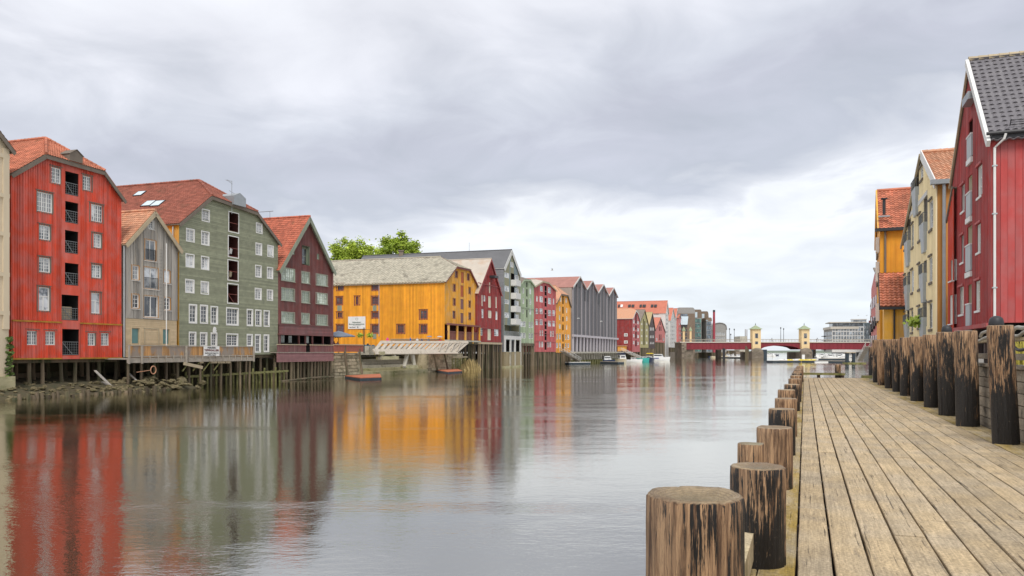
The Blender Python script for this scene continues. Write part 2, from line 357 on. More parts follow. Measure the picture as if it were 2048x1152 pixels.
def recess(parent, F, r, inner, depth=1.3, rail=None, railh=1.0, trim=None, door=None, brace=True, name='loft_opening', mesh=True):
    u0, u1, v0, v1 = r; mb = MB(); D = -depth; P = F.P
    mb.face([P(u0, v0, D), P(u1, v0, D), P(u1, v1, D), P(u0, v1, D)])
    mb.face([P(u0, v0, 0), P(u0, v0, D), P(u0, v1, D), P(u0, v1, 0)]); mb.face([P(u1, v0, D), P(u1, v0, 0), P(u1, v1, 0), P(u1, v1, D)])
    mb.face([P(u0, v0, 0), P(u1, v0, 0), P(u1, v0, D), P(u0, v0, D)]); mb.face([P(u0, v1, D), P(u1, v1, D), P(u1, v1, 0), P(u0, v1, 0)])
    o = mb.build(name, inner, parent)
    if door:
        m = MB(); m.fb(F, u0+.25, u1-.2, v0, v1-.25, D, D+.06); dd = m.build('door', door, o)
    if rail:
        m = MB(); top = v0+railh
        m.fb(F, u0, u1, top-.05, top, -.06, 0); m.fb(F, u0, u1, v0+.05, v0+.1, -.05, -.01)
        if mesh:
            n = max(3, int((u1-u0)/.22))
            for k in range(n+1): x = u0+(u1-u0)*k/n; m.fb(F, x-.012, x+.012, v0+.05, top, -.04, -.02)
            for k in range(1, 5): y = v0+railh*k/5; m.fb(F, u0, u1, y-.01, y+.01, -.045, -.025)
        if brace: m.beam(P(u0+.05, top, .01), P(u1-(u1-u0)*.35, v0+.05, .01), .03, .06)
        m.build('railing', rail, o)
    if trim:
        m = MB(); c = .09
        m.fb(F, u0-c, u0, v0, v1+c, .04, .09); m.fb(F, u1, u1+c, v0, v1+c, .04, .09); m.fb(F, u0, u1, v1, v1+c, .04, .09); m.fb(F, u0-c, u1+c, v0-c, v0, .04, .10)
        m.build('trim', trim, o)
    return o
def polyrange(poly, s):
    ts = []
    for (a, b), (c, d) in zip(poly, poly[1:]+poly[:1]):
        if (a-s)*(c-s) <= 0 and abs(a-c) > 1e-6: ts.append(b+(d-b)*(s-a)/(c-a))
        elif abs(a-s) < 1e-6: ts.append(b)
    return (min(ts), max(ts)) if ts else None
def planar(P0, P1, pts):
    P0 = Vector(P0); s = (Vector(P1)-P0).normalized(); n = None
    for i in range(len(pts)-2):
        n = (Vector(pts[1])-Vector(pts[0])).cross(Vector(pts[2+i])-Vector(pts[0]))
        if n.length > 1e-4: break
    n.normalize()
    if n.z < 0: n = -n
    t = n.cross(s)
    if t.z < 0: t = -t
    return P0, s, t, n, [((Vector(p)-P0).dot(s), (Vector(p)-P0).dot(t)) for p in pts]
def tiled(mb, P0, P1, pts, tw=.24, th=.34, aw=.035, ar=.05, seg=4, lift=.14):
    P0, s, t, n, poly = planar(P0, P1, pts); smin = min(p[0] for p in poly); smax = max(p[0] for p in poly)
    ns = max(2, int(round((smax-smin)/tw)))*seg; cols = []
    for i in range(ns+1):
        x = smin+(smax-smin)*i/ns; xx = min(max(x, smin+1e-4), smax-1e-4); r = polyrange(poly, xx); cols.append((x, r[0], r[1]))
    tmax = max(c[2] for c in cols); tmin = min(c[1] for c in cols); j = 0
    prof = [aw*(math.sin(2*math.pi*k/seg)) for k in range(seg)]
    base = random.randrange(1000)
    while tmin+j*th < tmax:
        a, b = tmin+j*th, tmin+(j+1)*th; vs = []; row = []
        for i, (x, lo, hi) in enumerate(cols):
            a1, b1 = min(max(a, lo), hi), min(max(b, lo), hi); w = prof[i % seg]+lift
            p = P0+s*x
            vs += [p+t*a1+n*(w+ar-.045), p+t*a1+n*(w+ar), p+t*b1+n*(w+.005)]; row.append(b1-a1)
        i0 = len(mb.v); mb.v += [tuple(q) for q in vs]
        for i in range(ns):
            if row[i] < .01 and row[i+1] < .01: continue
            random.seed(base+j*997+(i//seg)*13); rr = random.random()
            k = i0+3*i
            mb.f.append((k+1, k+4, k+5, k+2)); mb.m.append(mb.mi); mb.r.append(rr)
            mb.f.append((k, k+3, k+4, k+1)); mb.m.append(mb.mi); mb.r.append(0)
        j += 1
    random.seed(base+5)
def slab(mb, pts, th=.12, lift=0):
    n = None
    for i in range(1, len(pts)-1):
        n = (Vector(pts[i])-Vector(pts[0])).cross(Vector(pts[i+1])-Vector(pts[0]))
        if n.length > 1e-4: break
    n.normalize()
    if n.z < 0: n = -n; pts = pts[::-1]
    up = [Vector(p)+n*(lift+th) for p in pts]; lo = [Vector(p)+n*lift for p in pts]; k = len(pts)
    mb.idx(up+lo, [tuple(range(k)), tuple(range(2*k-1, k-1, -1))]+[(i, i+k, (i+1) % k+k, (i+1) % k) for i in range(k)])
def slates(mb, P0, P1, pts, w=.62, lift=.14):
    P0, s, t, n, poly = planar(P0, P1, pts); smin = min(p[0] for p in poly); smax = max(p[0] for p in poly); tmin = min(p[1] for p in poly); tmax = max(p[1] for p in poly)
    h = w/2; j = 0; y = tmin
    while y < tmax:
        x = smin+(h if j % 2 else 0)
        while x < smax:
            r = polyrange(poly, min(max(x, smin+1e-3), smax-1e-3))
            if r and r[0]-.1 <= y <= r[1]-.1:
                mb.rnd(); c = P0+s*x+t*y; k = random.uniform(0, .03)
                mb.idx([c-t*h+n*(lift+.06+k), c+s*h+n*(lift+.03), c+t*min(h, max(r[1]-y, 0.02))+n*lift, c-s*h+n*(lift+.03), c-t*h+n*lift], [(0, 1, 2, 3), (4, 1, 0), (4, 0, 3)])
            x += w
        y += h*.92; j += 1
def house(name, label, F, outline, base, L, wm, rm, clad='v', bw=.22, holes=(), side='L', hd=None, ridge_px=None, tile=(.24, .34), roof='tile', trim=None, sidem=None, sideclad='v', oh=.35, cat='warehouse', trimw=.28, group=None, sidewall=True):
    """outline: wall top points as photo pixels, left to right; base: z of the bottom."""
    top = [F.uv(*p) for p in outline]; top[0] = (0, top[0][1]); top[-1] = (F.W, top[-1][1])
    mid = F.P(F.W/2, base, -L/2)
    root = empty(name, (mid.x, mid.y, base), label, cat, group)
    mb = MB(); wall(mb, F, top, base, holes)
    vL, vR = top[0][1], top[-1][1]
    # side, back, floor
    FL = Face(F.P(0, 0, -L), F.P(0, 0)); FR = Face(F.P(F.W, 0), F.P(F.W, 0, -L))
    FS = FL if side == 'L' else FR
    if sidewall or side != 'L': wall(mb, FL, [(0, vL), (L, vL)], base, ())
    if sidewall or side != 'R': wall(mb, FR, [(0, vR), (L, vR)], base, ())
    mb.face([F.P(0, base, -L), F.P(F.W, base, -L)]+[F.P(u, v, -L) for u, v in reversed(top)])
    mb.face([F.P(0, base, 0), F.P(0, base, -L), F.P(F.W, base, -L), F.P(F.W, base, 0)])
    mb.build('wall', wm, root)
    if clad:
        mb = MB(); (clad_v if clad == 'v' else clad_h)(mb, F, top, base, holes, bw); mb.build('cladding', wm, root, kind='stuff')
    if sideclad:
        vs = vL if side == 'L' else vR
        mb = MB(); (clad_v if sideclad == 'v' else clad_h)(mb, FS, [(0, vs), (L, vs)], base, (), bw*1.1); mb.build('side_cladding', sidem or wm, root, kind='stuff')
    # roof
    if len(top) >= 4 and roof != 'flat':
        (a, b), (c, e) = top[0], top[1]; (g, h), (p, q) = top[-2], top[-1]
        m1 = (e-b)/(c-a); m2 = (h-q)/(p-g)     # slopes
        um = (q-b+m1*a+m2*p)/(m1+m2); vr = b+m1*(um-a)
        if hd is None:
            hd = 3.0
            if ridge_px:
                lo, hi = 0., 15.
                for _ in range(30):
                    m = (lo+hi)/2; w = F.P(um, vr, -m); x = 1024+FPX*w.x/w.y
                    if (x > ridge_px) == (F.n.x > 0): lo = m
                    else: hi = m
                hd = lo
        hip = True
    else:
        um, vr = max(top, key=lambda p: p[1]); hd = -oh; hip = False
        m1 = (vr-vL)/um; m2 = (vr-vR)/(F.W-um)
    ex = oh/math.sqrt(1+m1*m1); ex2 = oh/math.sqrt(1+m2*m2)
    P = F.P; eL = (-ex, vL-m1*ex); eR = (F.W+ex2, vR-m2*ex2)
    if hip:
        hL, hR = top[1], top[-2]
        left = [P(*eL, oh), P(hL[0], hL[1], oh), P(um, vr, -hd), P(um, vr, -L), P(*eL, -L)]
        right = [P(*eR, -L), P(um, vr, -L), P(um, vr, -hd), P(hR[0], hR[1], oh), P(*eR, oh)]
        hipp = [P(hL[0], hL[1], oh), P(hR[0], hR[1], oh), P(um, vr, -hd)]
    else:
        left = [P(*eL, oh), P(um, vr, oh), P(um, vr, -L), P(*eL, -L)]; right = [P(*eR, -L), P(um, vr, -L), P(um, vr, oh), P(*eR, oh)]; hipp = None
    mb = MB(); mb.mi = 1
    slab(mb, left, .1, .02); slab(mb, right, .1, .02)
    if hipp: slab(mb, hipp, .1, .02)
    mb.mi = 0
    vis = left if side == 'L' else right; hid = right if side == 'L' else left
    ev = (P(*eL, oh), P(*eL, -L)) if side == 'L' else (P(*eR, oh), P(*eR, -L))
    if roof == 'tile': tiled(mb, ev[0], ev[1], vis, *tile)
    elif roof == 'slate': slates(mb, ev[0], ev[1], vis)
    else: slab(mb, vis, .03, .125)
    slab(mb, hid, .03, .125)
    if hipp:
        if roof == 'tile': tiled(mb, hipp[0], hipp[1], hipp, *tile)
        elif roof == 'slate': slates(mb, hipp[0], hipp[1], hipp)
        else: slab(mb, hipp, .03, .125)
    rf = mb.build('roof', [rm, trim or TRIMBR], root)
    if roof != 'flatx':
        mb = MB(); r0 = P(um, vr+.22, -max(hd, -oh)); r1 = P(um, vr+.22, -L); n = max(1, int((r1-r0).length/.4)) if roof == 'tile' else 1
        for k in range(n): mb.rnd(); a_, b_ = r0.lerp(r1, k/n), r0.lerp(r1, (k+1)/n); mb.tube([a_, b_], [.14, .17] if n > 1 else [.12, .12], 6)
        if hipp and roof == 'tile':
            for hp in (hL, hR):
                q0 = P(hp[0], hp[1]+.2, oh); q1 = P(um, vr+.22, -hd); n2 = max(1, int((q1-q0).length/.4))
                for k in range(n2): mb.rnd(); mb.tube([q0.lerp(q1, k/n2), q0.lerp(q1, (k+1)/n2)], [.16, .13], 6)
        mb.build('ridge_cap', rm, rf)
    # verge boards
    if trim:
        mb = MB(); pts = [eL]+list(top[1:-1])+[eR]
        for i, (p1, p2) in enumerate(zip(pts, pts[1:])):
            q1 = P(p1[0], p1[1]-trimw*.35, oh+.02); q2 = P(p2[0], p2[1]-trimw*.35, oh+.02); mb.beam(q1, q2, .05, trimw)
        es = eL if side == 'L' else eR
        mb.beam(P(es[0], es[1]+.05, oh), P(es[0], es[1]+.05, -L), .10, .14)
        mb.build('verge_board', trim, root)
    return root, F, FS, top, rf
def piles(parent, F, n, zt, d=-.2, zb=-.6, r=.13, mt=None, lean=.15, u0=0.2, u1=None, rows=1, sp=2.2, jit=.25, name='pile'):
    u1 = u1 or F.W-.2
    for rr in range(rows):
        for k in range(n):
            u = u0+(u1-u0)*k/max(n-1, 1)+random.uniform(-jit, jit)*(.4 if n > 8 else 1); m = MB(); m.rnd(); dd = d-rr*sp+random.uniform(-.1, .1)
            a = F.P(u+random.uniform(-lean, lean), zb, dd); b = F.P(u, zt, dd); q = r*random.uniform(.85, 1.2)
            m.tube([a, a.lerp(b, .5)+F.U*random.uniform(-.04, .04), b], [q*1.15, q, q*.92], 8); m.build(name, mt or PILE, parent)
def pole_fence(mb, F, u0, u1, zb, zt, step, r, d=0, jit=.08):
    u = u0
    while u < u1:
        mb.rnd(); q = r*random.uniform(.7, 1.25); a = F.P(u+random.uniform(-.1, .1), zb, d+random.uniform(-jit, jit)); b = F.P(u, zt+random.uniform(-.1, .05), d+random.uniform(-jit, jit)); mb.tube([a, b], [q*1.1, q], 6); u += step*random.uniform(.8, 1.25)
def cc(ox, oy, k): return lambda a, b, c, d: (ox+a/k, oy+b/k, ox+c/k, oy+d/k)
def text(parent, s, F, u, v, size, mt, d=.02, width=None, bold=0):
    cu = bpy.data.curves.new('lettering', 'FONT'); cu.body = s; cu.size = size; cu.align_x = 'CENTER'; cu.align_y = 'CENTER'; cu.extrude = .004; cu.offset = bold; cu.resolution_u = 2
    ob = bpy.data.objects.new('tmp', cu); COL.objects.link(ob); bpy.context.view_layer.update()
    me = bpy.data.meshes.new_from_object(ob.evaluated_get(bpy.context.evaluated_depsgraph_get())); bpy.data.objects.remove(ob)
    xs = [p.co.x for p in me.vertices]; wd = max(xs)-min(xs); k = (width/wd) if width else 1
    o = ORG[parent.name]
    for p in me.vertices: q = F.P(u+p.co.x*k, v+p.co.y, d+p.co.z)-o; p.co = q
    me.materials.clear(); me.materials.append(mt); o2 = bpy.data.objects.new('lettering', me); COL.objects.link(o2); o2.parent = parent; ORG[o2.name] = o
    return o2
# ------------------------------------------------------------------ water, ground and banks
def water_mat():
    m = bpy.data.materials.new('river_water'); m.use_nodes = True; nt = m.node_tree; N = nt.nodes; L = nt.links; N.clear()
    out = N.new('ShaderNodeOutputMaterial'); mix = N.new('ShaderNodeMixShader'); df = N.new('ShaderNodeBsdfDiffuse'); gl = N.new('ShaderNodeBsdfGlossy'); fr = N.new('ShaderNodeFresnel')
    df.inputs[0].default_value = (.042, .040, .019, 1); fr.inputs[0].default_value = 1.5
    gl.inputs[0].default_value = (.98, .965, .92, 1)
    g = N.new('ShaderNodeNewGeometry')
    def noise(sc, stv, det, ro=.5, rot=0.0):
        mp = N.new('ShaderNodeMapping'); mp.inputs['Scale'].default_value = stv; mp.inputs['Rotation'].default_value = (0, 0, rot); L.new(g.outputs['Position'], mp.inputs[0])
        n = N.new('ShaderNodeTexNoise'); n.inputs['Scale'].default_value = sc; n.inputs['Detail'].default_value = det; n.inputs['Roughness'].default_value = ro
        L.new(mp.outputs[0], n.inputs['Vector']); return n.outputs['Fac']
    def mr(src, a, b, lo, hi):
        r = N.new('ShaderNodeMapRange'); L.new(src, r.inputs[0]); r.inputs[1].default_value = lo; r.inputs[2].default_value = hi; r.inputs[3].default_value = a; r.inputs[4].default_value = b; return r.outputs[0]
    p0 = noise(.035, (1, 2.2, 1), 4, .6, -.35); stk = noise(.10, (.35, 3.2, 1), 4, .55, -.12)
    pm = N.new('ShaderNodeMath'); pm.operation = 'MULTIPLY_ADD'; L.new(mr(stk, 0, .13, .55, .66), pm.inputs[0]); pm.inputs[1].default_value = 1.0; L.new(p0, pm.inputs[2]); patch = pm.outputs[0]
    L.new(mr(patch, .02, .06, .45, .62), gl.inputs['Roughness'])
    swell = noise(.55, (1, 1.5, 1), 3, .5, -.2); rip = noise(3.2, (1, 1.6, 1), 4, .6, .15); fine = noise(11, (1, 1.4, 1), 2)
    b1 = N.new('ShaderNodeBump'); b1.inputs['Distance'].default_value = .10; L.new(mr(patch, .06, .25, .50, .64), b1.inputs['Strength']); L.new(swell, b1.inputs['Height'])
    b2 = N.new('ShaderNodeBump'); b2.inputs['Distance'].default_value = .03; L.new(mr(patch, .11, .42, .50, .64), b2.inputs['Strength']); L.new(rip, b2.inputs['Height']); L.new(b1.outputs[0], b2.inputs['Normal'])
    b3 = N.new('ShaderNodeBump'); b3.inputs['Distance'].default_value = .006; b3.inputs['Strength'].default_value = .18; L.new(fine, b3.inputs['Height']); L.new(b2.outputs[0], b3.inputs['Normal'])
    L.new(b3.outputs[0], gl.inputs['Normal']); L.new(b3.outputs[0], fr.inputs['Normal'])
    L.new(mr(fr.outputs[0], .45, 1, 0, 1), mix.inputs[0]); L.new(df.outputs[0], mix.inputs[1]); L.new(gl.outputs[0], mix.inputs[2]); L.new(mix.outputs[0], out.inputs[0]); return m
mb = MB(); mb.face([(-3500, -200, 0), (3500, -200, 0), (3500, 7000, 0), (-3500, 7000, 0)]); mb.build('river_water', water_mat(), kind='structure')
def lq(d, a, z): p = DL*a+NL*d; return Vector((p.x, p.y, z))     # left bank: d across, a along
# left quay ground (behind the houses) and the dark bank slope under them
mb = MB()
for a0, a1 in ((-60, 380), (380, 5000)):
    mb.face([lq(70, a0, 2.9), lq(70, a1, 2.9), lq(2500, a1, 2.9), lq(2500, a0, 2.9)])
mb.build('quay_ground', GROUND, kind='structure')
mb = MB()
mb.face([lq(61.5, -60, -1), lq(61.5, 128, -1), lq(61.5, 128, 2.6), lq(61.5, -60, 2.6)]); mb.face([lq(61.5, -60, 2.6), lq(61.5, 128, 2.6), lq(71, 128, 2.6), lq(71, -60, 2.6)])
mb.face([lq(61.0, 159, -1), lq(61.0, 900, -1), lq(61.0, 900, 2.6), lq(61.0, 159, 2.6)]); mb.face([lq(61.0, 159, 2.6), lq(61.0, 900, 2.6), lq(71, 900, 2.6), lq(71, 159, 2.6)])
mb.build('bank_wall', MUD, kind='structure')
# muddy shore below the first houses
def along(px, d=57): return lb(px, d).dot(DL)
sh = MB(); n = 90; a0, a1 = along(-120, 53), along(385, 54)
rows = 9; vs = []
for i in range(n+1):
    a = a0+(a1-a0)*i/n
    for j in range(rows+1):
        f = j/rows; d = 52.3+f*9.4+mnoise.noise(Vector((a*.3, j*.2, 1)))*.8*(1-f); z = -.35+1.75*f**.6+mnoise.noise(Vector((a*.7, d*.7, 3)))*.22+mnoise.noise(Vector((a*2, d*2, 5)))*.10
        vs.append(lq(d, a, z))
sh.idx(vs, [(i*(rows+1)+j, (i+1)*(rows+1)+j, (i+1)*(rows+1)+j+1, i*(rows+1)+j+1) for i in range(n) for j in range(rows)])
shore = sh.build('muddy_shore', MUD, kind='structure', smooth=True)
def rock_mesh(seed):
    m = MB(); random.seed(seed); vs = []
    import itertools
    R = 3; segs = 8
    for i in range(R+2):
        ph = math.pi*i/(R+1)
        for k in range(segs):
            t = 2*math.pi*k/segs; r = 1+random.uniform(-.22, .22); vs.append((r*math.sin(ph)*math.cos(t), .75*r*math.sin(ph)*math.sin(t), .5*r*math.cos(ph)))
    m.idx(vs, [(i*segs+k, (i+1)*segs+k, (i+1)*segs+(k+1) % segs, i*segs+(k+1) % segs) for i in range(R+1) for k in range(segs)])
    o = m.build('stone', ROCK); me = o.data; bpy.data.objects.remove(o); return me
rocks = [rock_mesh(s) for s in range(8)]; random.seed(11)
for k in range(290):
    f = random.random(); a = a0+(a1-a0)*f; px_f = f; t = random.random()**1.5; d = 52.7+t*5.5*(1 if f < .6 else .75)
    zz = -.35+1.75*((d-52.3)/9.4)**.6
    s = random.uniform(.10, .34) if f < .62 else random.uniform(.2, .52)
    place(random.choice(rocks), 'stone', shore, lq(d, a, zz+.05+(random.uniform(0, .5) if f > .72 else 0)), rote=(random.uniform(-.4, .4), random.uniform(-.4, .4), random.uniform(0, 6)), scale=(s, s, s*.8))
# rotten stubs of an old pile row at the water's edge
for k in range(34):
    a = along(32, 52.6)+(along(345, 52.6)-along(32, 52.6))*k/34+random.uniform(-.2, .2); m = MB(); m.rnd(); r = random.uniform(.13, .22)
    m.tube([lq(52.55, a, -.5), lq(52.6+random.uniform(-.08, .08), a, random.uniform(.12, .5))], [r, r*.85], 8); m.build('pile_stub', PILE, shore)
# right bank quay
def rqp(s, t, z): return ds(s, t, z)
mb = MB(); mb.face([rqp(3.72, -12, 3.2), rqp(80, -12, 3.2), rqp(80, 46, 3.2), rqp(3.72, 46, 3.2)])
for (sa, ta), (sb, tb) in (((4.3, 46), (35, 400)), ((35, 400), (90, 3000))): mb.face([rqp(sa, ta, 3.2), rqp(900, ta, 3.2), rqp(900, tb, 3.2), rqp(sb, tb, 3.2)]); mb.face([rqp(sa, ta, -1), rqp(sb, tb, -1), rqp(sb, tb, 3.2), rqp(sa, ta, 3.2)])
mb.face([rqp(3.72, 46, -1), rqp(4.3, 46, -1), rqp(4.3, 46, 3.2), rqp(3.72, 46, 3.2)]); mb.face([rqp(3.72, -12, -1), rqp(3.72, 46, -1), rqp(3.72, 46, 3.2), rqp(3.72, -12, 3.2)])
mb.build('right_quay_ground', GROUND, kind='structure')
# far shore beyond the bridge
mb = MB()
for k in range(60):
    x0 = -900+k*40; h0 = 6+5*mnoise.noise(Vector((k*.3, 0, 0))); h1 = 6+5*mnoise.noise(Vector(((k+1)*.3, 0, 0)))
    mb.face([(x0, 2600, -1), (x0+40, 2600, -1), (x0+40, 2620, h1), (x0, 2620, h0)])
    mb.face([(x0, 2620, h0), (x0+40, 2620, h1), (x0+40, 3400, h1), (x0, 3400, h0)])
mb.build('far_shore', mat('far_shore', (.16, .19, .15), .9), kind='structure')

# ================================================================== LEFT BANK HOUSES
c1 = cc(0, 240, 4.43); c2 = cc(0, 480, 4.43); c3 = cc(220, 340, 5.235); c4 = cc(220, 540, 5.235); c5 = cc(500, 400, 5.76); c6 = cc(500, 600, 5.76); c7 = cc(640, 440, 4.8); c8 = cc(960, 490, 4.607); c9 = cc(1220, 580, 7.2)
def base_of(F, px, py): return F.uv(px, py)[1]
# --- cream house cut by the left frame edge
F = Face(lb(-150, 56.2), lb(17.5, 56.2))
root, _, _, top, _ = house('cream_house', 'cream plastered house with recessed panels at the left edge, beside the bright red warehouse', F, [(-150, 290), (-66, 190), (17, 299)], .9, 18, BEIGE, TILE, None, side='R', sideclad=None, trim=TRIMBR, cat='house')
b = MB()
for x0, x1, ys in ((-140, -100, 0), (-95, -60, 0), (-50, -25, 0)):
    pass
for x0, x1 in ((-145, -100), (-92, -52), (-44, -4)):
    prev = None
    for y0, y1 in ((318, 385), (398, 462), (475, 545), (553, 622)):
        u0, u1, v0, v1 = F.rect(x0, y0, x1, y1)
        if x0 < -60 and y0 < 330: continue
        m = MB(); m.rnd(); m.fb(F, u0, u1, v0, v1, .0, .01); m.build('panel', BEIGE, root)
b = MB(); W0 = F.W
for x in (-150, -96, -48, 8.5):
    u = F.uv(x, 500)[0]; b.fb(F, u-.16, u+.34 if x > 0 else u+.2, 5.2, min(topfn(top)(max(u, .1)), 40)-.35, 0, .12)
for y in (312, 391, 468, 549, 626): 
    v = F.uv(8, y)[1]; 
    if v < top[-1][1]-.1: b.fb(F, 0, F.W, v-.16, v+.16, .0, .115)
b.build('pilaster', BEIGE, root)
m = MB(); m.fb(F, F.W-1.6, F.W+.15, -.6, 1.6, -.5, .5); m.build('foundation', CONCG, root)
# climbing plant on its corner
ivy = MB()
for k in range(150):
    v = random.uniform(.6, 4.6); ivy.rnd(); u = F.W+random.uniform(-.45, .18)*(1.2-v/6); c = F.P(u, v, random.uniform(.05, .3)); s = random.uniform(.06, .13)
    a = Vector((random.uniform(-1, 1), random.uniform(-1, 1), random.uniform(-1, 1))).normalized(); bb = a.orthogonal().normalized(); ivy.face([c-a*s-bb*s, c+a*s-bb*s, c+a*s+bb*s, c-a*s+bb*s])
tag(ivy.build('ivy', mat('ivy_leaves', (.07, .11, .02), .7, .2, .4)), 'small climbing plant on the corner of the cream plastered house', 'plant')
# --- bright red warehouse
F = Face(lb(24), lb(241.5)); base = base_of(F, 60, 716.5)
wr = [(c1(440, 415, 545, 570), 2), (c1(722, 490, 818, 632), 2), (c1(315, 635, 470, 825), 3), (c1(783, 742, 918, 910), 3), (c1(335, 925, 450, 1070), 2), (c1(803, 1000, 903, 1140), 2), (c2(333, 148, 450, 295), 2), (c2(800, 212, 900, 345), 2), (c2(325, 410, 445, 635), -2), (c2(795, 460, 898, 660), -2),
      (c2(225, 795, 340, 940), 2), (c2(385, 800, 495, 940), 2), (c2(747, 815, 848, 945), 2), (c2(876, 815, 972, 945), 2)]
op = [c1(572, 465, 692, 668), c1(572, 728, 690, 915), c1(570, 983, 690, 1183), c2(569, 207, 692, 402), c2(540, 488, 692, 712), c2(540, 790, 697, 1022)]
wrr = [(F.rect(*[q+e for q, e in zip(r, (2.2, 2.2, -2.2, -2.2))]), s) for r, s in wr]; opr = [F.rect(*r) for r in op]
holes = [r for r, _ in wrr]+opr
root, _, FS, top, rf = house('red_warehouse', 'tall bright red warehouse with six dark loft openings, left of the small grey house', F, [(24, 347), (86, 312), (204, 346), (241.5, 398)], base, 19, RED, TILE, None, .22, holes, 'L', ridge_px=92, trim=TRIMBR, sidem=RED)
strip = (F.uv(121.5, 500)[0], F.uv(158.5, 500)[0]); b = MB()
vsill = F.uv(24, 641)[1]
cl = [r for r, _ in wrr]
b = MB(); clad_v(b, F, top, vsill, cl+[(strip[0], strip[1], -5, F.uv(140, 331)[1])], .235); clad_v(b, F, [(0, vsill), (F.W, vsill)], base, cl+[(strip[0], strip[1], -5, 40)], .235, .05)
b.build('cladding', RED, root, kind='stuff')
b = MB(); ov = sorted(opr, key=lambda r: r[2]); lo = base-.1
for r in ov+[(0, 0, F.uv(140, 331)[1], 0)]:
    b.rnd(); b.fb(F, strip[0], strip[1], lo, r[2], .01, .075)
    if r[3]: b.fb(F, strip[0], r[0], r[2], r[3], .01, .075); b.fb(F, r[1], strip[1], r[2], r[3], .01, .075); lo = r[3]
b.build('door_surround', REDF, root)
for r, s in wrr: window(root, F, r, WHITE, PANE, abs(s), 2 if s > 0 else 1, 4 if s > 0 else 1, TRIMBR, .11, hood=True, transom=.62 if s < 0 else None)
for i, r in enumerate(opr):
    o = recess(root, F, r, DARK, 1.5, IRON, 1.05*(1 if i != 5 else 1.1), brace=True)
r = opr[4]; m = MB()
for k in range(6): m.rnd(); m.fb(F, r[0]+.3, r[1]-.25, r[2]+.05+k*.19, r[2]+.22+k*.19, -.5, -.44)
m.build('wooden_screen', TAN, root)
LEDGE = mat('mossy_ledge', (.40, .20, .03), .9, .3)
for a_, b_, v_ in ((-.05, strip[0], vsill), (strip[1], F.W+.05, vsill), (-.1, strip[0], base-.04), (strip[1], F.W+.1, base-.04)): m = MB(); m.fb(F, a_, b_, v_-.06, v_+.06, 0, .16); m.build('ledge', LEDGE, root)
m = MB(); u0, u1, v0, v1 = F.rect(138, 312, 160, 324, .3); P = F.P
v1 = v0+.95; u0 -= .1; u1 += .1; uc = (u0+u1)/2
m.hexa([P(u0, v0, .5), P(u1, v0, .5), P(u1, v0, -.5), P(u0, v0, -.5), P(u0, v1-.35, .5), P(u1, v1-.35, .5), P(u1, v1-.35, -.5), P(u0, v1-.35, -.5)])
m.face([P(u0, v1-.35, .5), P(u1, v1-.35, .5), P(uc, v1+.05, .5)]); m.face([P(u0-.08, v1-.38, .6), P(uc, v1+.1, .6), P(uc, v1+.1, -.7), P(u0-.08, v1-.38, -.7)]); m.face([P(u1+.08, v1-.38, .6), P(u1+.08, v1-.38, -.7), P(uc, v1+.1, -.7), P(uc, v1+.1, .6)])
m.build('hoist_hood', TRIMBR, root)
piles(root, F, 8, base-.1, -.5, .1, .17, u0=.3); piles(root, F, 7, base-.1, -2.8, .3, .16, u0=1)
m = MB(); m.beam(F.P(0, base-.25, -.5), F.P(F.W, base-.25, -.5), .25, .28); m.beam(F.P(0, base-.25, -2.8), F.P(F.W, base-.25, -2.8), .25, .28); m.beam(F.P(1, 1.35, -3.8), F.P(F.W-1, 1.5, -3.8), .2, .5); m.build('floor_beam', PILE, root)
# loose planks leaning on the shore
for i, (pa, pb, lab) in enumerate((((190, 741), (226, 776), 'long weathered plank leaning down onto the shore rocks under the red warehouse'), ((205, 764), (225, 775), 'short weathered plank lying on the rocks beside the longer one'), ((256, 745), (275, 763), 'thin pale plank leaning on the rocks under the small grey house'))):
    m = MB(); q0 = lb(pa[0], 56.3); q0.z = EYE+(HZ-pa[1])/FPX*q0.y; q1 = lb(pb[0], 54.6); q1.z = EYE+(HZ-pb[1])/FPX*q1.y; m.beam(q0, q1, .28-.06*i, .07); tag(m.build('plank', GREYW, loc=tuple(q1)), lab, 'plank')
# --- small weathered house
F = Face(lb(250.6, 56.9), lb(353, 56.9)); base = base_of(F, 300, 714)
vsp = F.uv(300, 638.5)[1]
ws = [(c3(402, 530, 452, 612), 1, 2, 3), (c3(362, 735, 475, 945), 2, 1, 1), ((263.5, 531.5, 277, 559), 1, 2, 3), ((287.5, 535.5, 315, 577), 2, 1, 1), ((327.5, 541, 339, 566), 1, 2, 3), ((263.3, 589, 277, 616), 1, 2, 3), ((287.5, 592.5, 315, 634), 2, 1, 1), ((328, 595.5, 339.5, 619.5), 1, 2, 3)]
wt = [(263, 656, 278.5, 688), (325, 658, 338.5, 689)]
hs = [F.rect(*w[0]) for w in ws]+[F.rect(*w) for w in wt]
root, _, FS, top, rf = house('grey_timber_house', 'small weathered grey timber house with a steep tiled gable, between the red and green warehouses', F, [(250.6, 484), (304, 425), (353, 497)], base, 14, GREYW, TILEO, None, .2, hs, 'L', trim=TAN, trimw=.36, cat='house', oh=.45)
b = MB(); clad_v(b, F, top, vsp, hs, .2, .03); b.build('cladding', GREYW, root, kind='stuff'); b = MB(); clad_h(b, F, [(0, vsp), (F.W, vsp)], base, hs, .17); b.build('lower_cladding', PALEB, root, kind='stuff')
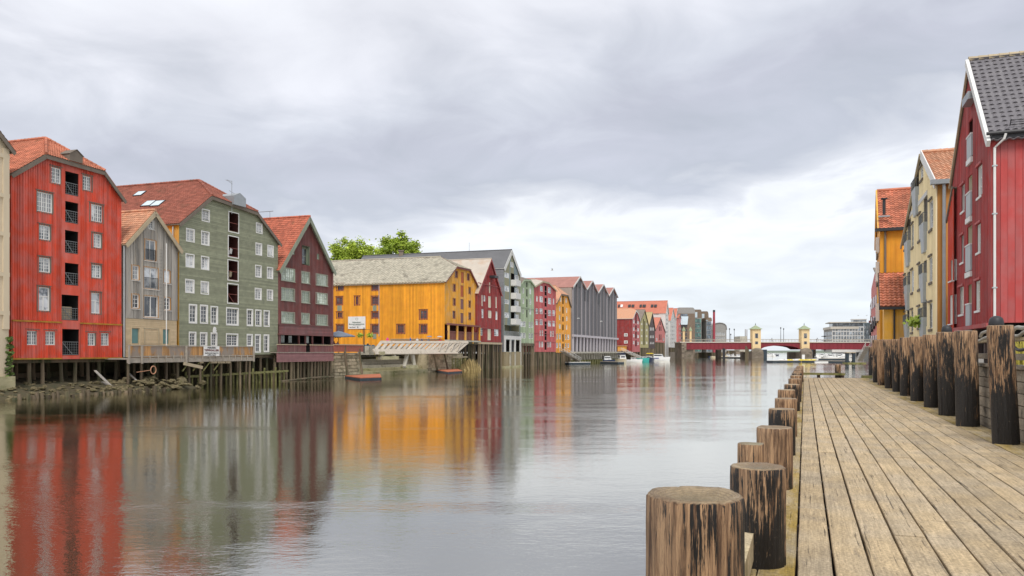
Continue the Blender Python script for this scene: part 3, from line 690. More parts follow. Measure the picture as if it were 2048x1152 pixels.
for i, (w, r) in enumerate(zip(ws, hs)):
    big = w[2] == 1; o = window(root, F, r, WHITE, PANED if i in (6, 5, 7) else PANE, w[1], w[2], w[3], ORANGEW if i else WHITE, .09, sill=WHITE)
    if big and i < 6:
        m = MB(); u0, u1, v0, v1 = r
        for k in range(13): x = u0+(u1-u0)*k/12; m.fb(F, x-.012, x+.012, v0, v0+1, .06, .085)
        m.fb(F, u0, u1, v0+.98, v0+1.02, .055, .09); m.build('railing', DARKM, root)
for r in hs[-2:]: window(root, F, r, TAN, PANET, 1, 1, 1, PALEB, .14)
u0, u1, v0, v1 = F.rect(287, 656, 317, 689); m = MB()
for a_, b_, c_, d_ in ((u0, u0+.12, v0, v1), (u1-.12, u1, v0, v1), (u0, u1, v1-.1, v1)): m.fb(F, a_, b_, c_, d_, .03, .08)
m.build('hatch_frame', TAN, root)
m = MB(); m.tube([F.P(F.uv(327, 600)[0], F.uv(327, 693)[1], .35), F.P(F.uv(327, 600)[0], F.uv(327, 487)[1], .35)], .05, 8); m.build('pole', WHITE, root)
m = MB(); x = F.uv(319, 560)[0]
for k in range(20): v = F.uv(319, 630)[1]+(k*.33); m.fb(F, x-.15, x+.3, v, v+.03, .05, .08)
m.fb(F, x-.15, x-.12, F.uv(319, 630)[1], F.uv(319, 500)[1], .05, .08); m.fb(F, x+.27, x+.3, F.uv(319, 630)[1], F.uv(319, 500)[1], .05, .08); m.build('ladder', IRON, root)
m = MB(); m.tube([F.P(-.25, F.uv(250, 492)[1], .1), F.P(-.25, base, .1)], .055, 8); m.build('downpipe', GALV, root)
piles(root, F, 7, base-.1, -.3, .6, .14); piles(root, F, 5, base-.1, -2.5, .6, .14)
# --- green warehouse
F = Face(lb(358), lb(555.6)); base = base_of(F, 400, 709.5)
small = [c3(955, 412, 1043, 540), c3(792, 615, 885, 752), c3(950, 643, 1040, 788), c3(1523, 555, 1597, 665), c3(1518, 765, 1592, 893), c3(1642, 788, 1713, 912), c3(787, 880, 882, 1020), c3(948, 905, 1037, 1045), c3(1515, 997, 1587, 1125), c3(1638, 1018, 1708, 1140),
         c4(783, 98, 882, 240), c4(945, 120, 1035, 255), c4(1511, 190, 1587, 312), c4(1637, 205, 1707, 322)]
tall = [c4(823, 362, 908, 555), c4(940, 368, 1022, 558), c4(1050, 382, 1128, 567), c4(1428, 412, 1496, 585), c4(1517, 418, 1583, 588), c4(1605, 425, 1670, 592), c4(823, 650, 900, 800), c4(940, 655, 1015, 800), c4(1052, 658, 1120, 800), c4(1428, 673, 1493, 800), c4(1513, 675, 1577, 862), c4(1605, 677, 1665, 858)]
wide = [c4(1213, 397, 1345, 578), c4(1212, 668, 1340, 802)]
gop = [c3(1240, 450, 1340, 650), c3(1235, 700, 1338, 912), c3(1232, 950, 1335, 1155), c4(1228, 150, 1335, 348)]
sh_ = lambda r, e=1.6: (r[0]+e, r[1]+e, r[2]-e, r[3]-e)
hw = [F.rect(*sh_(r)) for r in small]; ht = [F.rect(*sh_(r)) for r in tall]; hd_ = [F.rect(*sh_(r)) for r in wide]; ho = [F.rect(*r) for r in gop]
root, _, FS, top, rf = house('green_warehouse', 'large sage green clapboard warehouse with many white windows and a half-hipped red tiled roof', F, [(358, 446), (419, 394.5), (511, 427), (555.6, 487)], base, 24, GREEN, TILED, 'h', .19, hw+ht+hd_+ho, 'L', ridge_px=398.6, trim=TRIMBR, sidem=YEL2, trimw=.3)
for r in hw: window(root, F, r, WHITE, PANE, 2, 2, 4, WHITE, .1)
for r in ht: window(root, F, r, WHITE, PANED, 1, 2, 4, WHITE, .13)
for r in hd_: window(root, F, r, WHITE, PANED, 2, 2, 4, WHITE, .13)
for i, r in enumerate(ho):
    recess(root, F, r, DARKR, 1.4, BROWNTR, 1.0, trim=WHITE, brace=(i == 3), mesh=False)
    if i in (1, 2):
        m = MB(); u = (r[0]+r[1])/2; 
        for q in (-.25, .25): m.beam(F.P(u+q, r[2], -.6), F.P(u-q*.4, r[2]+.8, -.6), .05, .05)
        m.fb(F, u-.3, u+.3, r[2]+.4, r[2]+.46, -.9, -.5); m.beam(F.P(u+.2, r[2]+.45, -.5), F.P(u+.35, r[2]+1.0, -.5), .05, .4); m.build('balcony_chair', WHITE if i == 1 else TAN, root)
m = MB(); u0, u1, v0, v1 = F.rect(462, 389, 486, 412, .3); P = F.P; uc = (u0+u1)/2
m.hexa([P(u0, v0, .7), P(u1, v0, .7), P(u1, v0, -2.4), P(u0, v0, -2.4), P(u0, v1-.3, .7), P(u1, v1-.3, .7), P(u1, v1-.3, -2.4), P(u0, v1-.3, -2.4)])
m.face([P(u0, v1-.3, .7), P(u1, v1-.3, .7), P(uc, v1+.15, .7)]); m.face([P(u0, v1-.3, .7), P(uc, v1+.15, .7), P(uc, v1+.15, -2.4), P(u0, v1-.3, -2.4)]); m.face([P(u1, v1-.3, .7), P(u1, v1-.3, -2.4), P(uc, v1+.15, -2.4), P(uc, v1+.15, .7)]); m.build('hoist_house', METAL, root)
m = MB(); x = F.uv(459, 400)[0]; m.tube([P(x, F.uv(459, 428)[1], .3), P(x, F.uv(459, 362)[1], .3)], .03, 6); m.tube([P(x-.9, F.uv(459, 363)[1], .3), P(x+.1, F.uv(459, 368)[1], .3)], .02, 5); m.tube([P(x-.5, F.uv(459, 383)[1], .3), P(x+.4, F.uv(459, 386)[1], .3)], .02, 5)
for k in range(6): xx = x-.9+k*.15; m.beam(P(xx, F.uv(459, 363.5)[1], .1), P(xx, F.uv(459, 363.5)[1], .5), .015, .015)
m.build('antenna', METAL, root)
# skylights on the slope
def on_roof_left(F, top, px, py, hd=3):   # intersect a pixel ray with the left roof slope
    (a, b), (c, e) = top[0], top[1]; r = ray(px, py); p1 = F.P(a, b, 0); U3 = (F.P(c, e, 0)-p1); n = U3.cross(F.n).normalized(); p1 = p1+(n if n.z > 0 else -n)*.2
    t = (p1-Vector((0, 0, EYE))).dot(n)/r.dot(n); return Vector((0, 0, EYE))+r*t, U3.normalized(), n if n.z > 0 else -n
for cx, cy, w, h in ((279.5, 387.2, 1.2, 1.1), (297, 407, 1.3, 1.3), (315, 407, 1.3, 1.3)):
    c, up, n = on_roof_left(F, top, cx, cy); m = MB(); s = F.n*w/2; t = up*h/2
    m.hexa([c-s-t-n*.1, c+s-t-n*.1, c+s+t-n*.1, c-s+t-n*.1, c-s-t+n*.06, c+s-t+n*.06, c+s+t+n*.06, c-s+t+n*.06]); o = m.build('skylight', DARKM, rf)
    m = MB(); s *= .84; t *= .84; m.face([c-s-t+n*.07, c+s-t+n*.07, c+s+t+n*.07, c-s+t+n*.07]); m.build('skylight_pane', GLASSR, root)
m = MB(); m.tube([P(-.15, F.uv(356, 452)[1], -.6), P(-.3, F.uv(356, 462)[1], -.5), P(-.2, base, -.5)], .06, 8); m.build('downpipe', GALV, root)
piles(root, F, 13, base-.1, -.4, -.6, .15, sp=2.4, rows=2); m = MB(); m.beam(P(0, base-.22, -.4), P(F.W, base-.22, -.4), .3, .3); m.build('floor_beam', PILE, root)
# low mossy pile fence in front of it
fu0, fu1 = F.uv(372, 760, .9)[0], F.W+.5; root2 = empty('pile_fence', F.P(fu0, 0, .9), 'low mossy pile fence with one long horizontal beam in the water below the green warehouse', 'fence')
u = fu0; k = 0
while u < fu1:
    m = MB(); m.rnd(); zt = 1.25+(u-fu0)*.01; m.tube([P(u, -.6, .9), P(u+random.uniform(-.05, .05), zt+(.25 if k % 3 == 0 else -.1), .9)], [.12, .11], 7); m.build('pile', PILEG, root2); u += random.uniform(.55, .9); k += 1
m = MB(); m.beam(P(fu0-.2, 1.0, 1.08), P(fu1, 1.18, 1.08), .16, .22); m.build('beam', PILEG, root2)
# --- terrace in front of the grey and green houses
Ft = Face(lb(250, 54.6), lb(506, 54.6)); zt = Ft.uv(400, 715)[1]; troot = empty('timber_terrace', Ft.P(Ft.W/2, zt, -1), 'timber terrace with an orange-grey picket railing in front of the green warehouse', 'terrace')
P = Ft.P; uA, uB, uC = Ft.uv(282, 705)[0], Ft.uv(371, 705)[0], Ft.W; u00 = Ft.uv(256, 705)[0]
m = MB()
m.fb(Ft, u00, uC, zt-.12, zt, -2.6, 0); m.build('floor', DECKW, troot); m = MB(); m.fb(Ft, u00, uC, zt-.42, zt-.12, -.14, .04); m.build('edge_beam', DECKW, troot)
vt = Ft.uv(400, 692)[1]
m = MB()
for a_, b_ in ((u00, uA-.05), (uA+.05, uB-.06), (uB+.06, uC)):
    x = a_
    while x < b_: m.rnd(); m.fb(Ft, x, min(x+.10, b_), zt+.05, vt-.05, -.03 if random.random() < .5 else -.02, .0); x += .135
m.build('pickets', FENCEW, troot, kind='stuff')
m = MB()
for a_, b_ in ((u00, uA), (uA, uB), (uB, uC)): m.fb(Ft, a_, b_, vt-.03, vt+.03, -.08, .07); m.fb(Ft, a_, b_, zt+.1, zt+.2, .003, .05)
m.build('rail', DECKW, troot)
for x in (u00, uA, uB, uC): m = MB(); m.fb(Ft, x-.07, x+.07, zt-.5, vt+.02, .052, .19); m.build('post', DECKW, troot)
x = uA+1
while x < uC: m = MB(); m.fb(Ft, x-.04, x+.04, zt-.4, zt+.25, .051, .12); m.build('bracket', DECKW, troot); x += 1.0
for x in [u00+.4+k*1.55 for k in range(int((uC-u00)/1.55)+1)]:
    m = MB(); m.rnd(); m.tube([P(x, -.4, -.4), P(x+random.uniform(-.1, .1), zt-.15, -.4)], .12, 8); m.build('pile', PILE, troot)
for k in range(4): a_ = Ft.uv(368+k*21, 745)[0]; m = MB(); m.beam(P(a_, 1.6, -.2), P(a_+1.0, zt-.4, -.2), .1, .1); m.build('brace', PILEG, troot)
m = MB(); m.beam(P(Ft.uv(366, 727)[0], Ft.uv(366, 727)[1], .1), P(Ft.uv(403, 735)[0], Ft.uv(403, 735)[1], .1), .12, .3); m.build('hanging_beam', TAN, troot)
for a_, b_ in ((402, 409), (424, 436), (438, 452), (454, 463)): m = MB(); r = Ft.rect(a_, 722, b_, 726.5); m.fb(Ft, r[0], r[1], r[2], r[3], -.3, -.1); m.build('cross_beam', TAN, troot)
r = Ft.rect(405, 692.3, 436.3, 712.2); s = empty('banner_sign', P(r[0], r[2], .1), 'white sign with red and grey lettering hung on the terrace railing', 'sign')
m = MB(); m.fb(Ft, r[0], r[1], r[2], r[3], .13, .16); m.build('board', WHITE, s); uc = (r[0]+r[1])/2; H = r[3]-r[2]
TR1 = mat('dark_red_ink', (.16, .03, .03), .8); TG = mat('grey_ink', (.12, .11, .11), .8)
text(s, 'PERSISK', Ft, uc, r[2]+H*.83, H*.24, TG, .165, (r[1]-r[0])*.55, .01); text(s, 'TEPPEGALLERI', Ft, uc, r[2]+H*.57, H*.27, TR1, .165, (r[1]-r[0])*.92, .012); text(s, 'håndknyttede tepper og', Ft, uc, r[2]+H*.31, H*.19, TG, .165, (r[1]-r[0])*.86, .008); text(s, 'antikke tepper', Ft, uc, r[2]+H*.12, H*.17, TG, .165, (r[1]-r[0])*.55, .008)
# white ornament on the green wall
F = Face(lb(358), lb(555.6)); r = F.rect(423.5, 654, 432, 667); m = MB(); uc = (r[0]+r[1])/2; h = r[3]-r[2]; w_ = (r[1]-r[0])/2
pts = [(-.7, 0), (.9, 0), (.7, .3), (.95, .45), (.6, .6), (.75, .8), (.4, 1), (-.2, 1.02), (-.6, .8), (-.8, .4)]
fr_ = [F.P(uc+a_*w_, r[2]+b_*h, .12) for a_, b_ in pts]; bk = [F.P(uc+a_*w_, r[2]+b_*h, .06) for a_, b_ in pts]; k = len(pts); m.idx(fr_+bk, [tuple(range(k))]+[(i, i+k, (i+1) % k+k, (i+1) % k) for i in range(k)])
tag(m.build('wall_ornament', WHITE, loc=tuple(F.P(uc, r[2], .1))), 'small white cut-out ornament above a window of the green warehouse', 'ornament')
# life-ring like hoop under the terrace
m = MB(); c = Ft.P(Ft.uv(304, 740)[0], Ft.uv(304, 740)[1], .15); pts = [c+Ft.U*.33*math.cos(t*math.pi/8)+Vector((0, 0, .36*math.sin(t*math.pi/8))) for t in range(17)]; m.tube(pts, .045, 6, False); m.beam(c-Ft.U*.3, c-Ft.U*2.0-Vector((0, 0, .15)), .05, .05)
tag(m.build('life_ring', TILEO, loc=tuple(c)), 'orange rope ring hanging below the timber terrace among the piles', 'life ring')
# --- brown gabled house
F = Face(lb(556.4), lb(662.5)); base = base_of(F, 600, 690.2); P = F.P
def grp(c): return c
gr = []
for yy in ((c5(355, 783, 517, 935), 3), (c5(588, 825, 688, 960), 2), (c5(755, 855, 895, 988), 3), (c5(353, 1015, 515, 1162), 3), (c5(587, 1048, 688, 1187), 2), (c5(753, 1070, 893, 1200), 3), (c6(357, 137, 515, 268), 3), (c6(587, 150, 685, 278), 2), (c6(753, 168, 895, 292), 3)):
    gr.append((F.rect(*sh_(yy[0], .8)), yy[1]))
sm = [F.rect(*sh_(c5(470, 552, 517, 632), .6)), F.rect(*sh_(c5(755, 615, 800, 688), .6))]; vent = F.rect(608.5, 453.5, 614, 460); op_ = F.rect(*c5(597, 528, 688, 750)); gal = F.rect(560, 671, 659, 690); gal = (.35, F.W-.3, base+.02, gal[3]); gal2 = F.rect(*c5(400, 600, 462, 700))
root, _, FS, top, rf = house('brown_house', 'dark brown boarded house with a steep gable trimmed in sage green, beside the green warehouse', F, [(556.4, 537), (613.7, 436), (662.5, 541)], base, 19, BROWN, TILEB, None, .2, [g[0] for g in gr]+sm+[op_, gal], 'L', trim=SAGE, trimw=.5, oh=.5, tile=(.26, .38), cat='house')
vcl = F.uv(600, 650)[1]; b = MB(); clad_v(b, F, top, vcl, [g[0] for g in gr]+sm+[op_], .24); b.build('cladding', BROWN, root, kind='stuff')
b = MB(); clad_h(b, F, [(0, vcl), (F.W, vcl)], base, [gal], .2, .08); b.build('lower_cladding', BROWND, root, kind='stuff')
for r, s in gr: window(root, F, r, PSAGE, PANEG, s, 2, 4, PSAGE, .06, sill=PSAGE, fw=.06, mw=.03)
for r in sm: window(root, F, r, SAGE, PANEG, 1, 2, 2, None)
recess(root, F, op_, SAGE, .5); window(root, F, (op_[0]+.05, op_[1]-.35, op_[2]+.1, op_[3]-.3), SAGE, PANED, 1, 1, 2, depth=.3, name='window')
m = MB(); m.fb(F, *vent, .0, .05); m.build('vent', TRIMBR, root); m = MB(); m.fb(F, -.1, F.W+.1, vcl-.08, vcl, 0, .2); vv = gal[3]; m.fb(F, -.15, F.W+.15, vv, vv+.14, 0, .3); m.build('ledge', BROWND, root)
recess(root, F, gal, DARK, 2.2)
for x in (.37, .5, .64, .86): m = MB(); u = gal[0]+(gal[1]-gal[0])*x; m.fb(F, u-.09, u+.09, gal[2], gal[3], -.25, -.05); m.build('post', BROWN, root)
m = MB()
for x in (.04, .22, .36, .7): u = gal[0]+(gal[1]-gal[0])*x; m.rnd(); m.fb(F, u, u+.7, gal[2], gal[2]+1.7, -1.6, -1.55)
m.build('curtain', PANEG, root)
# its projecting balcony and skirt
Fb = Face(lb(554.7, 56), lb(667, 56)); bb0 = Fb.uv(600, 705)[1]; bt = Fb.uv(600, 690.3)[1]; b = MB(); g0, g1 = Fb.uv(612.5, 700)[0], Fb.uv(620.5, 700)[0]
for a_, b_ in ((0, g0), (g1, Fb.W)): clad_v(b, Fb, [(a_, bt), (b_, bt)], bb0, (), .16, -.03, False); b.fb(Fb, a_, b_, bb0, bt, -.05, -.03)
b.build('balcony_front', BROWND, root); b = MB(); b.fb(Fb, 0, Fb.W, bb0, bt+.3, -1.3, -1.2); b.build('balcony_gap_shade', DARK, root); b = MB(); b.fb(Fb, 0, g0, bt, bt+.1, -.1, .06); b.fb(Fb, g1, Fb.W, bt, bt+.1, -.1, .06); b.build('balcony_rail', TAN, root)  # added black sheet: shade behind the balcony gap, given by colour
sk0 = Fb.uv(555.5, 724.3)[1]; b = MB(); clad_h(b, Fb, [(0, bb0-.03), (Fb.W, bb0-.03)], sk0, (), .17, 0); b.fb(Fb, 0, Fb.W, sk0, bb0, -.1, 0); b.build('skirt_boards', mat('mauve_boards', (.26, .13, .13), .8, .15, .12, 1.5), root, kind='stuff'); b = MB(); b.fb(Fb, 0, Fb.W, bb0-.03, bb0+.05, -1.2, .1); b.build('balcony_floor', DECKW, root)
piles(root, Fb, 17, sk0, -.4, -.7, .16, jit=.12, lean=.1); m = MB(); m.tube([Fb.P(.3, .0, .3), Fb.P(Fb.W*.55, .22, .2), Fb.P(Fb.W-.2, .2, .2)], .11, 7); m.build('floating_log', PILE, root)
m = MB(); m.fb(F, F.W-.02, F.W+.34, base-.8, F.uv(662, 541)[1]-.3, -.3, .12); m.build('corner_board', BROWN, root)
m = MB()
for y_ in (0, .35): m.tube([F.P(2, top[1][1]+1.3+y_*0, -4.5), F.P(2, top[1][1]+.2, -4.5)], .02, 5)
pk = top[1]; m = MB(); m.tube([F.P(pk[0], pk[1]+1.15, -5), F.P(pk[0], pk[1]+1.15, -17)], .035, 5)
for dd in (-5.5, -11, -16.5): m.tube([F.P(pk[0], pk[1]+.2, dd), F.P(pk[0], pk[1]+1.15, dd)], .025, 5)
m.build('ridge_rail', IRON, root)
# ================================================================== ochre warehouse, square and the rest of the left bank
F = Face(lb(889, 57.5), lb(953.5, 57.5)); base = 5.0+0*base_of(F, 920, 650); vmid = F.uv(920, 650)[1]; base = vmid
fw_ = [c7(1293, 487, 1320, 555), c7(1408, 515, 1433, 580), c7(1272, 615, 1300, 685), c7(1422, 645, 1447, 710), c7(1272, 752, 1300, 820), c7(1422, 775, 1447, 840), c7(1270, 873, 1298, 945), c7(1422, 890, 1448, 958)]
fd = [c7(1350, 500, 1380, 605), c7(1347, 628, 1378, 738), c7(1345, 760, 1377, 858), c7(1343, 893, 1375, 990)]
hs = [F.rect(*sh_(r, .5)) for r in fw_]; hd2 = [F.rect(*r) for r in fd]
root, _, FS, top, rf = house('ochre_warehouse', 'large ochre yellow warehouse with a pale slate roof, its long boarded side facing the square', F, [(889, 562), (909.8, 534), (938, 540), (953.5, 572)], base, 30, YEL2, SLATE, 'v', .3, hs+hd2, 'L', roof='slate', ridge_px=881.7, trim=BROWNTR, trimw=.3, sidem=YEL, sideclad=None, sidewall=False)
for r in hs: window(root, F, r, BROWNTR, PANED, 1, 2, 3, BROWNTR, .12, fw=.1)
DOORR = mat('rust_red_door', (.42, .10, .03), .7, .15)
for i, r in enumerate(hd2): m = MB(); m.fb(F, *r, -.1, -.04); dr = m.build('door', DOORR if i < 2 else BROWND, root)
# open gallery below the river front
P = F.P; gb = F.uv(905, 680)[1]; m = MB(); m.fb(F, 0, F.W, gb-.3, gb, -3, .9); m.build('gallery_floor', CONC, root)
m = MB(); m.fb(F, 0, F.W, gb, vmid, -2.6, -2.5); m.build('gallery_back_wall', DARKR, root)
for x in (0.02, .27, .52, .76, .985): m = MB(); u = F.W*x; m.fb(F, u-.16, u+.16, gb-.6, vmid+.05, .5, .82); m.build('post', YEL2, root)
m = MB(); clad_v(m, F, [(0, gb+1.5), (F.W, gb+1.5)], gb, (), .25, .5, False); m.fb(F, 0, F.W, gb+1.45, gb+1.6, .45, .62); m.fb(F, 0, F.W, vmid-.2, vmid+.1, .4, .9); m.build('gallery_railing', mat('dull_maroon_boards', (.20, .075, .06), .8), root)
# long side wall (with its windows), down to the square
SB = 3.25; n = FS
sw_ = [(c7(155, 610, 228, 680), 2, 2), (c7(493, 608, 563, 680), 2, 2), (c7(152, 735, 223, 817), 2, 3), (c7(328, 730, 387, 818), 2, 3), (c7(492, 732, 563, 817), 2, 3), (c7(155, 882, 225, 943), 2, 2), (c7(493, 880, 562, 945), 2, 2), (c7(153, 1002, 232, 1092), 2, 3), (c7(488, 1002, 567, 1092), 2, 3), (c7(952, 862, 1032, 955), 2, 3), (c7(737, 1002, 818, 1092), 2, 3), (c7(952, 1002, 1030, 1092), 2, 3)]
hh = [FS.rect(*sh_(r[0], 1.6)) for r in sw_]; gv = [FS.rect(*r) for r in ((675, 611, 684, 621.5), (745.8, 611, 753.3, 622.5), (745.8, 668, 753, 677.5))]
vs = top[0][1]
m = MB(); wall(m, FS, [(0, vs), (FS.W, vs)], SB, hh, .02); m.build('side_wall', YEL, root); m = MB(); clad_v(m, FS, [(0, vs), (FS.W, vs)], SB, hh, .32, .02, True); m.build('side_cladding', YEL, root, kind='stuff')
for (r, s, k), h in zip(sw_, hh): window(root, FS, h, BROWNTR, PANED, s, 2, k, BROWNTR, .22, hood=True, fw=.09, mw=.05)
for r in gv: m = MB(); m.fb(FS, *r, .03, .09); m.build('vent', SAGE, root)
m = MB(); x = FS.uv(759, 600)[0]; m.tube([FS.P(x, vs-.3, .18), FS.P(x, FS.uv(759, 673)[1], .18)], .06, 8); m.build('downpipe', GALV, root)
m = MB(); m.fb(FS, 0, FS.W, vs-.35, vs+.05, .05, .35); m.build('eaves_board', TAN, root)
m = MB(); m.fb(FS, FS.uv(782, 690)[0], FS.W-.6, FS.uv(830, 679)[1], FS.uv(830, 677.5)[1], .05, .3); m.build('ledge', TAN, root)
r = FS.rect(696, 633, 730.5, 657.7, .2); s = empty('restaurant_sign', FS.P(r[0], r[2], .15), 'white painted sign with green lettering on the ochre warehouse wall', 'sign')
m = MB(); m.fb(FS, *r, .10, .16); m.build('board', WHITE, s); uc = (r[0]+r[1])/2; H = r[3]-r[2]; Wd = r[1]-r[0]; GI = mat('green_ink', (.05, .12, .08), .8)
text(s, 'Nykonberg', FS, uc, r[2]+H*.53, H*.15, GI, .165, Wd*.5, .012); text(s, 'Bryggerirestauranten', FS, uc, r[2]+H*.38, H*.14, GI, .165, Wd*.88, .012); text(s, 'mat og drikke', FS, uc, r[2]+H*.27, H*.08, TG, .165, Wd*.45, .0)
text(s, 'Aas Fadøl', FS, r[0]+Wd*.25, r[2]+H*.13, H*.11, TG, .165, Wd*.36, .012); m = MB(); m.fb(FS, r[0]+Wd*.52, r[0]+Wd*.6, r[2]+H*.07, r[2]+H*.13, .161, .168); m.fb(FS, r[0]+Wd*.52, r[0]+Wd*.6, r[2]+H*.17, r[2]+H*.2, .161, .168); m.build('logo', TG, s)
m = MB(); m.lathe((0, 0, 0), [(.02, 0), (.02, 0.01)], 4)
c_ = FS.P(uc, r[2]+H*.8, .165); m = MB(); m.tube([c_+FS.U*.28*math.cos(t)+Vector((0, 0, .2*math.sin(t))) for t in [k*math.pi/6 for k in range(13)]], .025, 5, False); m.build('emblem', SAGE, s)
# ---------------------------------------------------------------- square: ground, block walls, steps
A0 = along(667, 57); A1 = along(925, 57); As = along(719, 57); Ae = along(856, 57)
mb = MB(); mb.face([lq(61, A0, 3.2), lq(61, A1, 3.2), lq(75, A1, 3.2), lq(75, A0, 3.2)])
mb.face([lq(57, A0, 3.25), lq(57, As, 3.25), lq(75, As, 3.25), lq(75, A0, 3.25)]); mb.face([lq(57, Ae, 3.25), lq(57, A1, 3.25), lq(75, A1, 3.25), lq(75, Ae, 3.25)])
mb.build('square_ground', GROUND, kind='structure')
def block_wall(a, b, name='quay_block_wall', batter=.04):
    base_ = MB(); base_.face([lq(57.25, a, -.8), lq(57.25, b, -.8), lq(57.25, b, 3.24), lq(57.25, a, 3.24)]); base_.face([lq(57.25, a, -.8), lq(75, a, -.8), lq(75, a, 3.24), lq(57.25, a, 3.24)]); base_.face([lq(57.25, b, -.8), lq(75, b, -.8), lq(75, b, 3.24), lq(57.25, b, 3.24)])
    o = base_.build(name, STONE, kind='structure'); z = -.7; r = 0
    while z < 3.15:
        h = .46; x = a-random.uniform(0, .9)
        while x < b:
            w = random.uniform(1.1, 2.3); x0, x1 = max(x, a), min(x+w, b)
            if x1-x0 > .15:
                m = MB(); m.rnd(); g = .03; z1 = min(z+h, 3.24); dd = 57-random.uniform(0, .09)+(z+.7)*batter*0
                m.hexa([lq(dd, x0+g, z+g), lq(dd, x1-g, z+g), lq(57.4, x1-g, z+g), lq(57.4, x0+g, z+g), lq(dd+.02, x0+g, z1-g), lq(dd+.02, x1-g, z1-g), lq(57.4, x1-g, z1-g), lq(57.4, x0+g, z1-g)]); m.build('stone', STONE, o)
            x += w
        z += h
    return o
block_wall(A0+.2, As); block_wall(Ae, A1)
for k in range(7):
    zt_ = .55+.44*k; d = 57+k*1.05; m = MB(); m.hexa([lq(d, As+.01+0.0*k, -.8), lq(d, Ae-.01, -.8), lq(d+1.3, Ae-.01, -.8), lq(d+1.3, As+.01, -.8), lq(d, As+.01, zt_), lq(d, Ae-.01, zt_), lq(d+1.3, Ae-.01, zt_), lq(d+1.3, As+.01, zt_)])
    st_ = m.build('river_step', CONCG if k < 2 else CONC, kind='structure')
# leaning fender poles against the walls
def lean_pole(p0, p1, lab, r=.17, g='fender poles leaning on the quay wall'):
    a = lb(p0[0], 56.75); a.z = EYE+(HZ-p0[1])/FPX*a.y; b = lb(p1[0], 56.0); b.z = EYE+(HZ-p1[1])/FPX*b.y; m = MB(); m.rnd(); m.tube([b, a.lerp(b, .5), a], [r*1.1, r, r*.9], 10); tag(m.build('fender_pole', PILE, loc=tuple(b)), lab, 'pole', g)
lean_pole((688.5, 689), (695, 751), 'tall leaning timber pole on the block wall under the brown railing, left of two'); lean_pole((718, 694), (724, 748), 'leaning timber pole at the corner of the wall beside the steps', .16)
lean_pole((866, 703), (874.5, 740), 'leaning pole left of two on the wall right of the steps', .16); lean_pole((887.5, 703), (895.5, 738), 'leaning pole right of two on the wall right of the steps', .15)
# brown railing on the terrace over the block wall
Fb2 = Face(lb(667.3, 56.6), lb(726.5, 56.6)); rr = empty('terrace_railing', Fb2.P(0, 3.3, 0), 'maroon boarded terrace railing over the stone block wall, right of the brown house', 'railing')
v0, v1 = Fb2.uv(700, 703.6)[1], Fb2.uv(700, 690.5)[1]; m = MB(); clad_v(m, Fb2, [(0, v1), (Fb2.W, v1)], v0, (), .16, 0, False); m.fb(Fb2, 0, Fb2.W, v0, v1, -.04, 0); m.build('boards', mat('terracotta_boards', (.34, .12, .085), .8, .15, .1), rr, kind='stuff')
m = MB(); m.fb(Fb2, 0, Fb2.W, v1, v1+.12, -.12, .1); m.build('rail', TAN, rr)
# cafe umbrella
def cafe_umbrella(px, d, ztop_py, zedge_py, halfw, col, lab, zg=3.25):
    p = lb(px, d); zt_ = EYE+(HZ-ztop_py)/FPX*p.y; ze = EYE+(HZ-zedge_py)/FPX*p.y; rt = empty('parasol', (p.x, p.y, zg), lab, 'parasol')
    m = MB(); m.tube([(p.x, p.y, zg), (p.x, p.y, zt_)], .04, 8); m.build('pole', DARKM, rt); m = MB(); top_ = Vector((p.x, p.y, zt_)); n_ = 8; R = halfw
    ring = [Vector((p.x+R*math.cos(2*math.pi*k/n_+.3), p.y+R*math.sin(2*math.pi*k/n_+.3), ze)) for k in range(n_)]; 
    for k in range(n_): m.rnd(); m.face([top_, ring[k], ring[(k+1) % n_]]); m.face([ring[k], ring[k]-Vector((0, 0, .15)), ring[(k+1) % n_]-Vector((0, 0, .15)), ring[(k+1) % n_]])
    m.build('canopy', col, rt); m = MB()
    for k in range(n_): m.tube([(p.x, p.y, ze-.35), top_.lerp(ring[k], .6)-Vector((0, 0, .04))], .02, 5)
    m.build('struts', DARKM, rt)
GC = mat('slate_blue_canvas', (.17, .20, .25), .8, .1, .25)
cafe_umbrella(677.5, 59.5, 661.5, 671.5, 2.3, GC, 'large slate blue parasol on the terrace beside the brown house')
cafe_umbrella(667, 58.4, 665, 672, 1.9, GC, 'second slate blue parasol, nearest to the brown house')
# lamp post with hanging flower baskets
p = lb(728, 57.9); z0 = 3.25; zt_ = EYE+(HZ-655)/FPX*p.y; rt = empty('basket_post', (p.x, p.y, z0), 'dark iron post with two hanging baskets of green plants, on the square', 'post')
m = MB(); m.tube([(p.x, p.y, z0), (p.x, p.y, zt_)], [.09, .07], 8); m.build('pole', DARKM, rt); m = MB(); m.beam((p.x-.85, p.y, zt_-.3), (p.x+.85, p.y, zt_-.3), .05, .05)
for sx in (-.55, .85): m.tube([(p.x+sx, p.y, zt_-.3), (p.x+sx, p.y, zt_-.9)], .015, 4)
m.build('arm', DARKM, rt)
for sx in (-.55, .85):
    m = MB(); c = Vector((p.x+sx, p.y, zt_-1.15))
    for k in range(170): m.rnd(); q = Vector((random.gauss(0, .19), random.gauss(0, .19), random.gauss(0, .15))); a = Vector((random.uniform(-1, 1), random.uniform(-1, 1), random.uniform(-1, 1))).normalized(); b = a.orthogonal().normalized(); s_ = .07; m.face([c+q-a*s_-b*s_, c+q+a*s_-b*s_, c+q+a*s_+b*s_, c+q-a*s_+b*s_])
    m.build('flower_basket', LEAF2, rt)
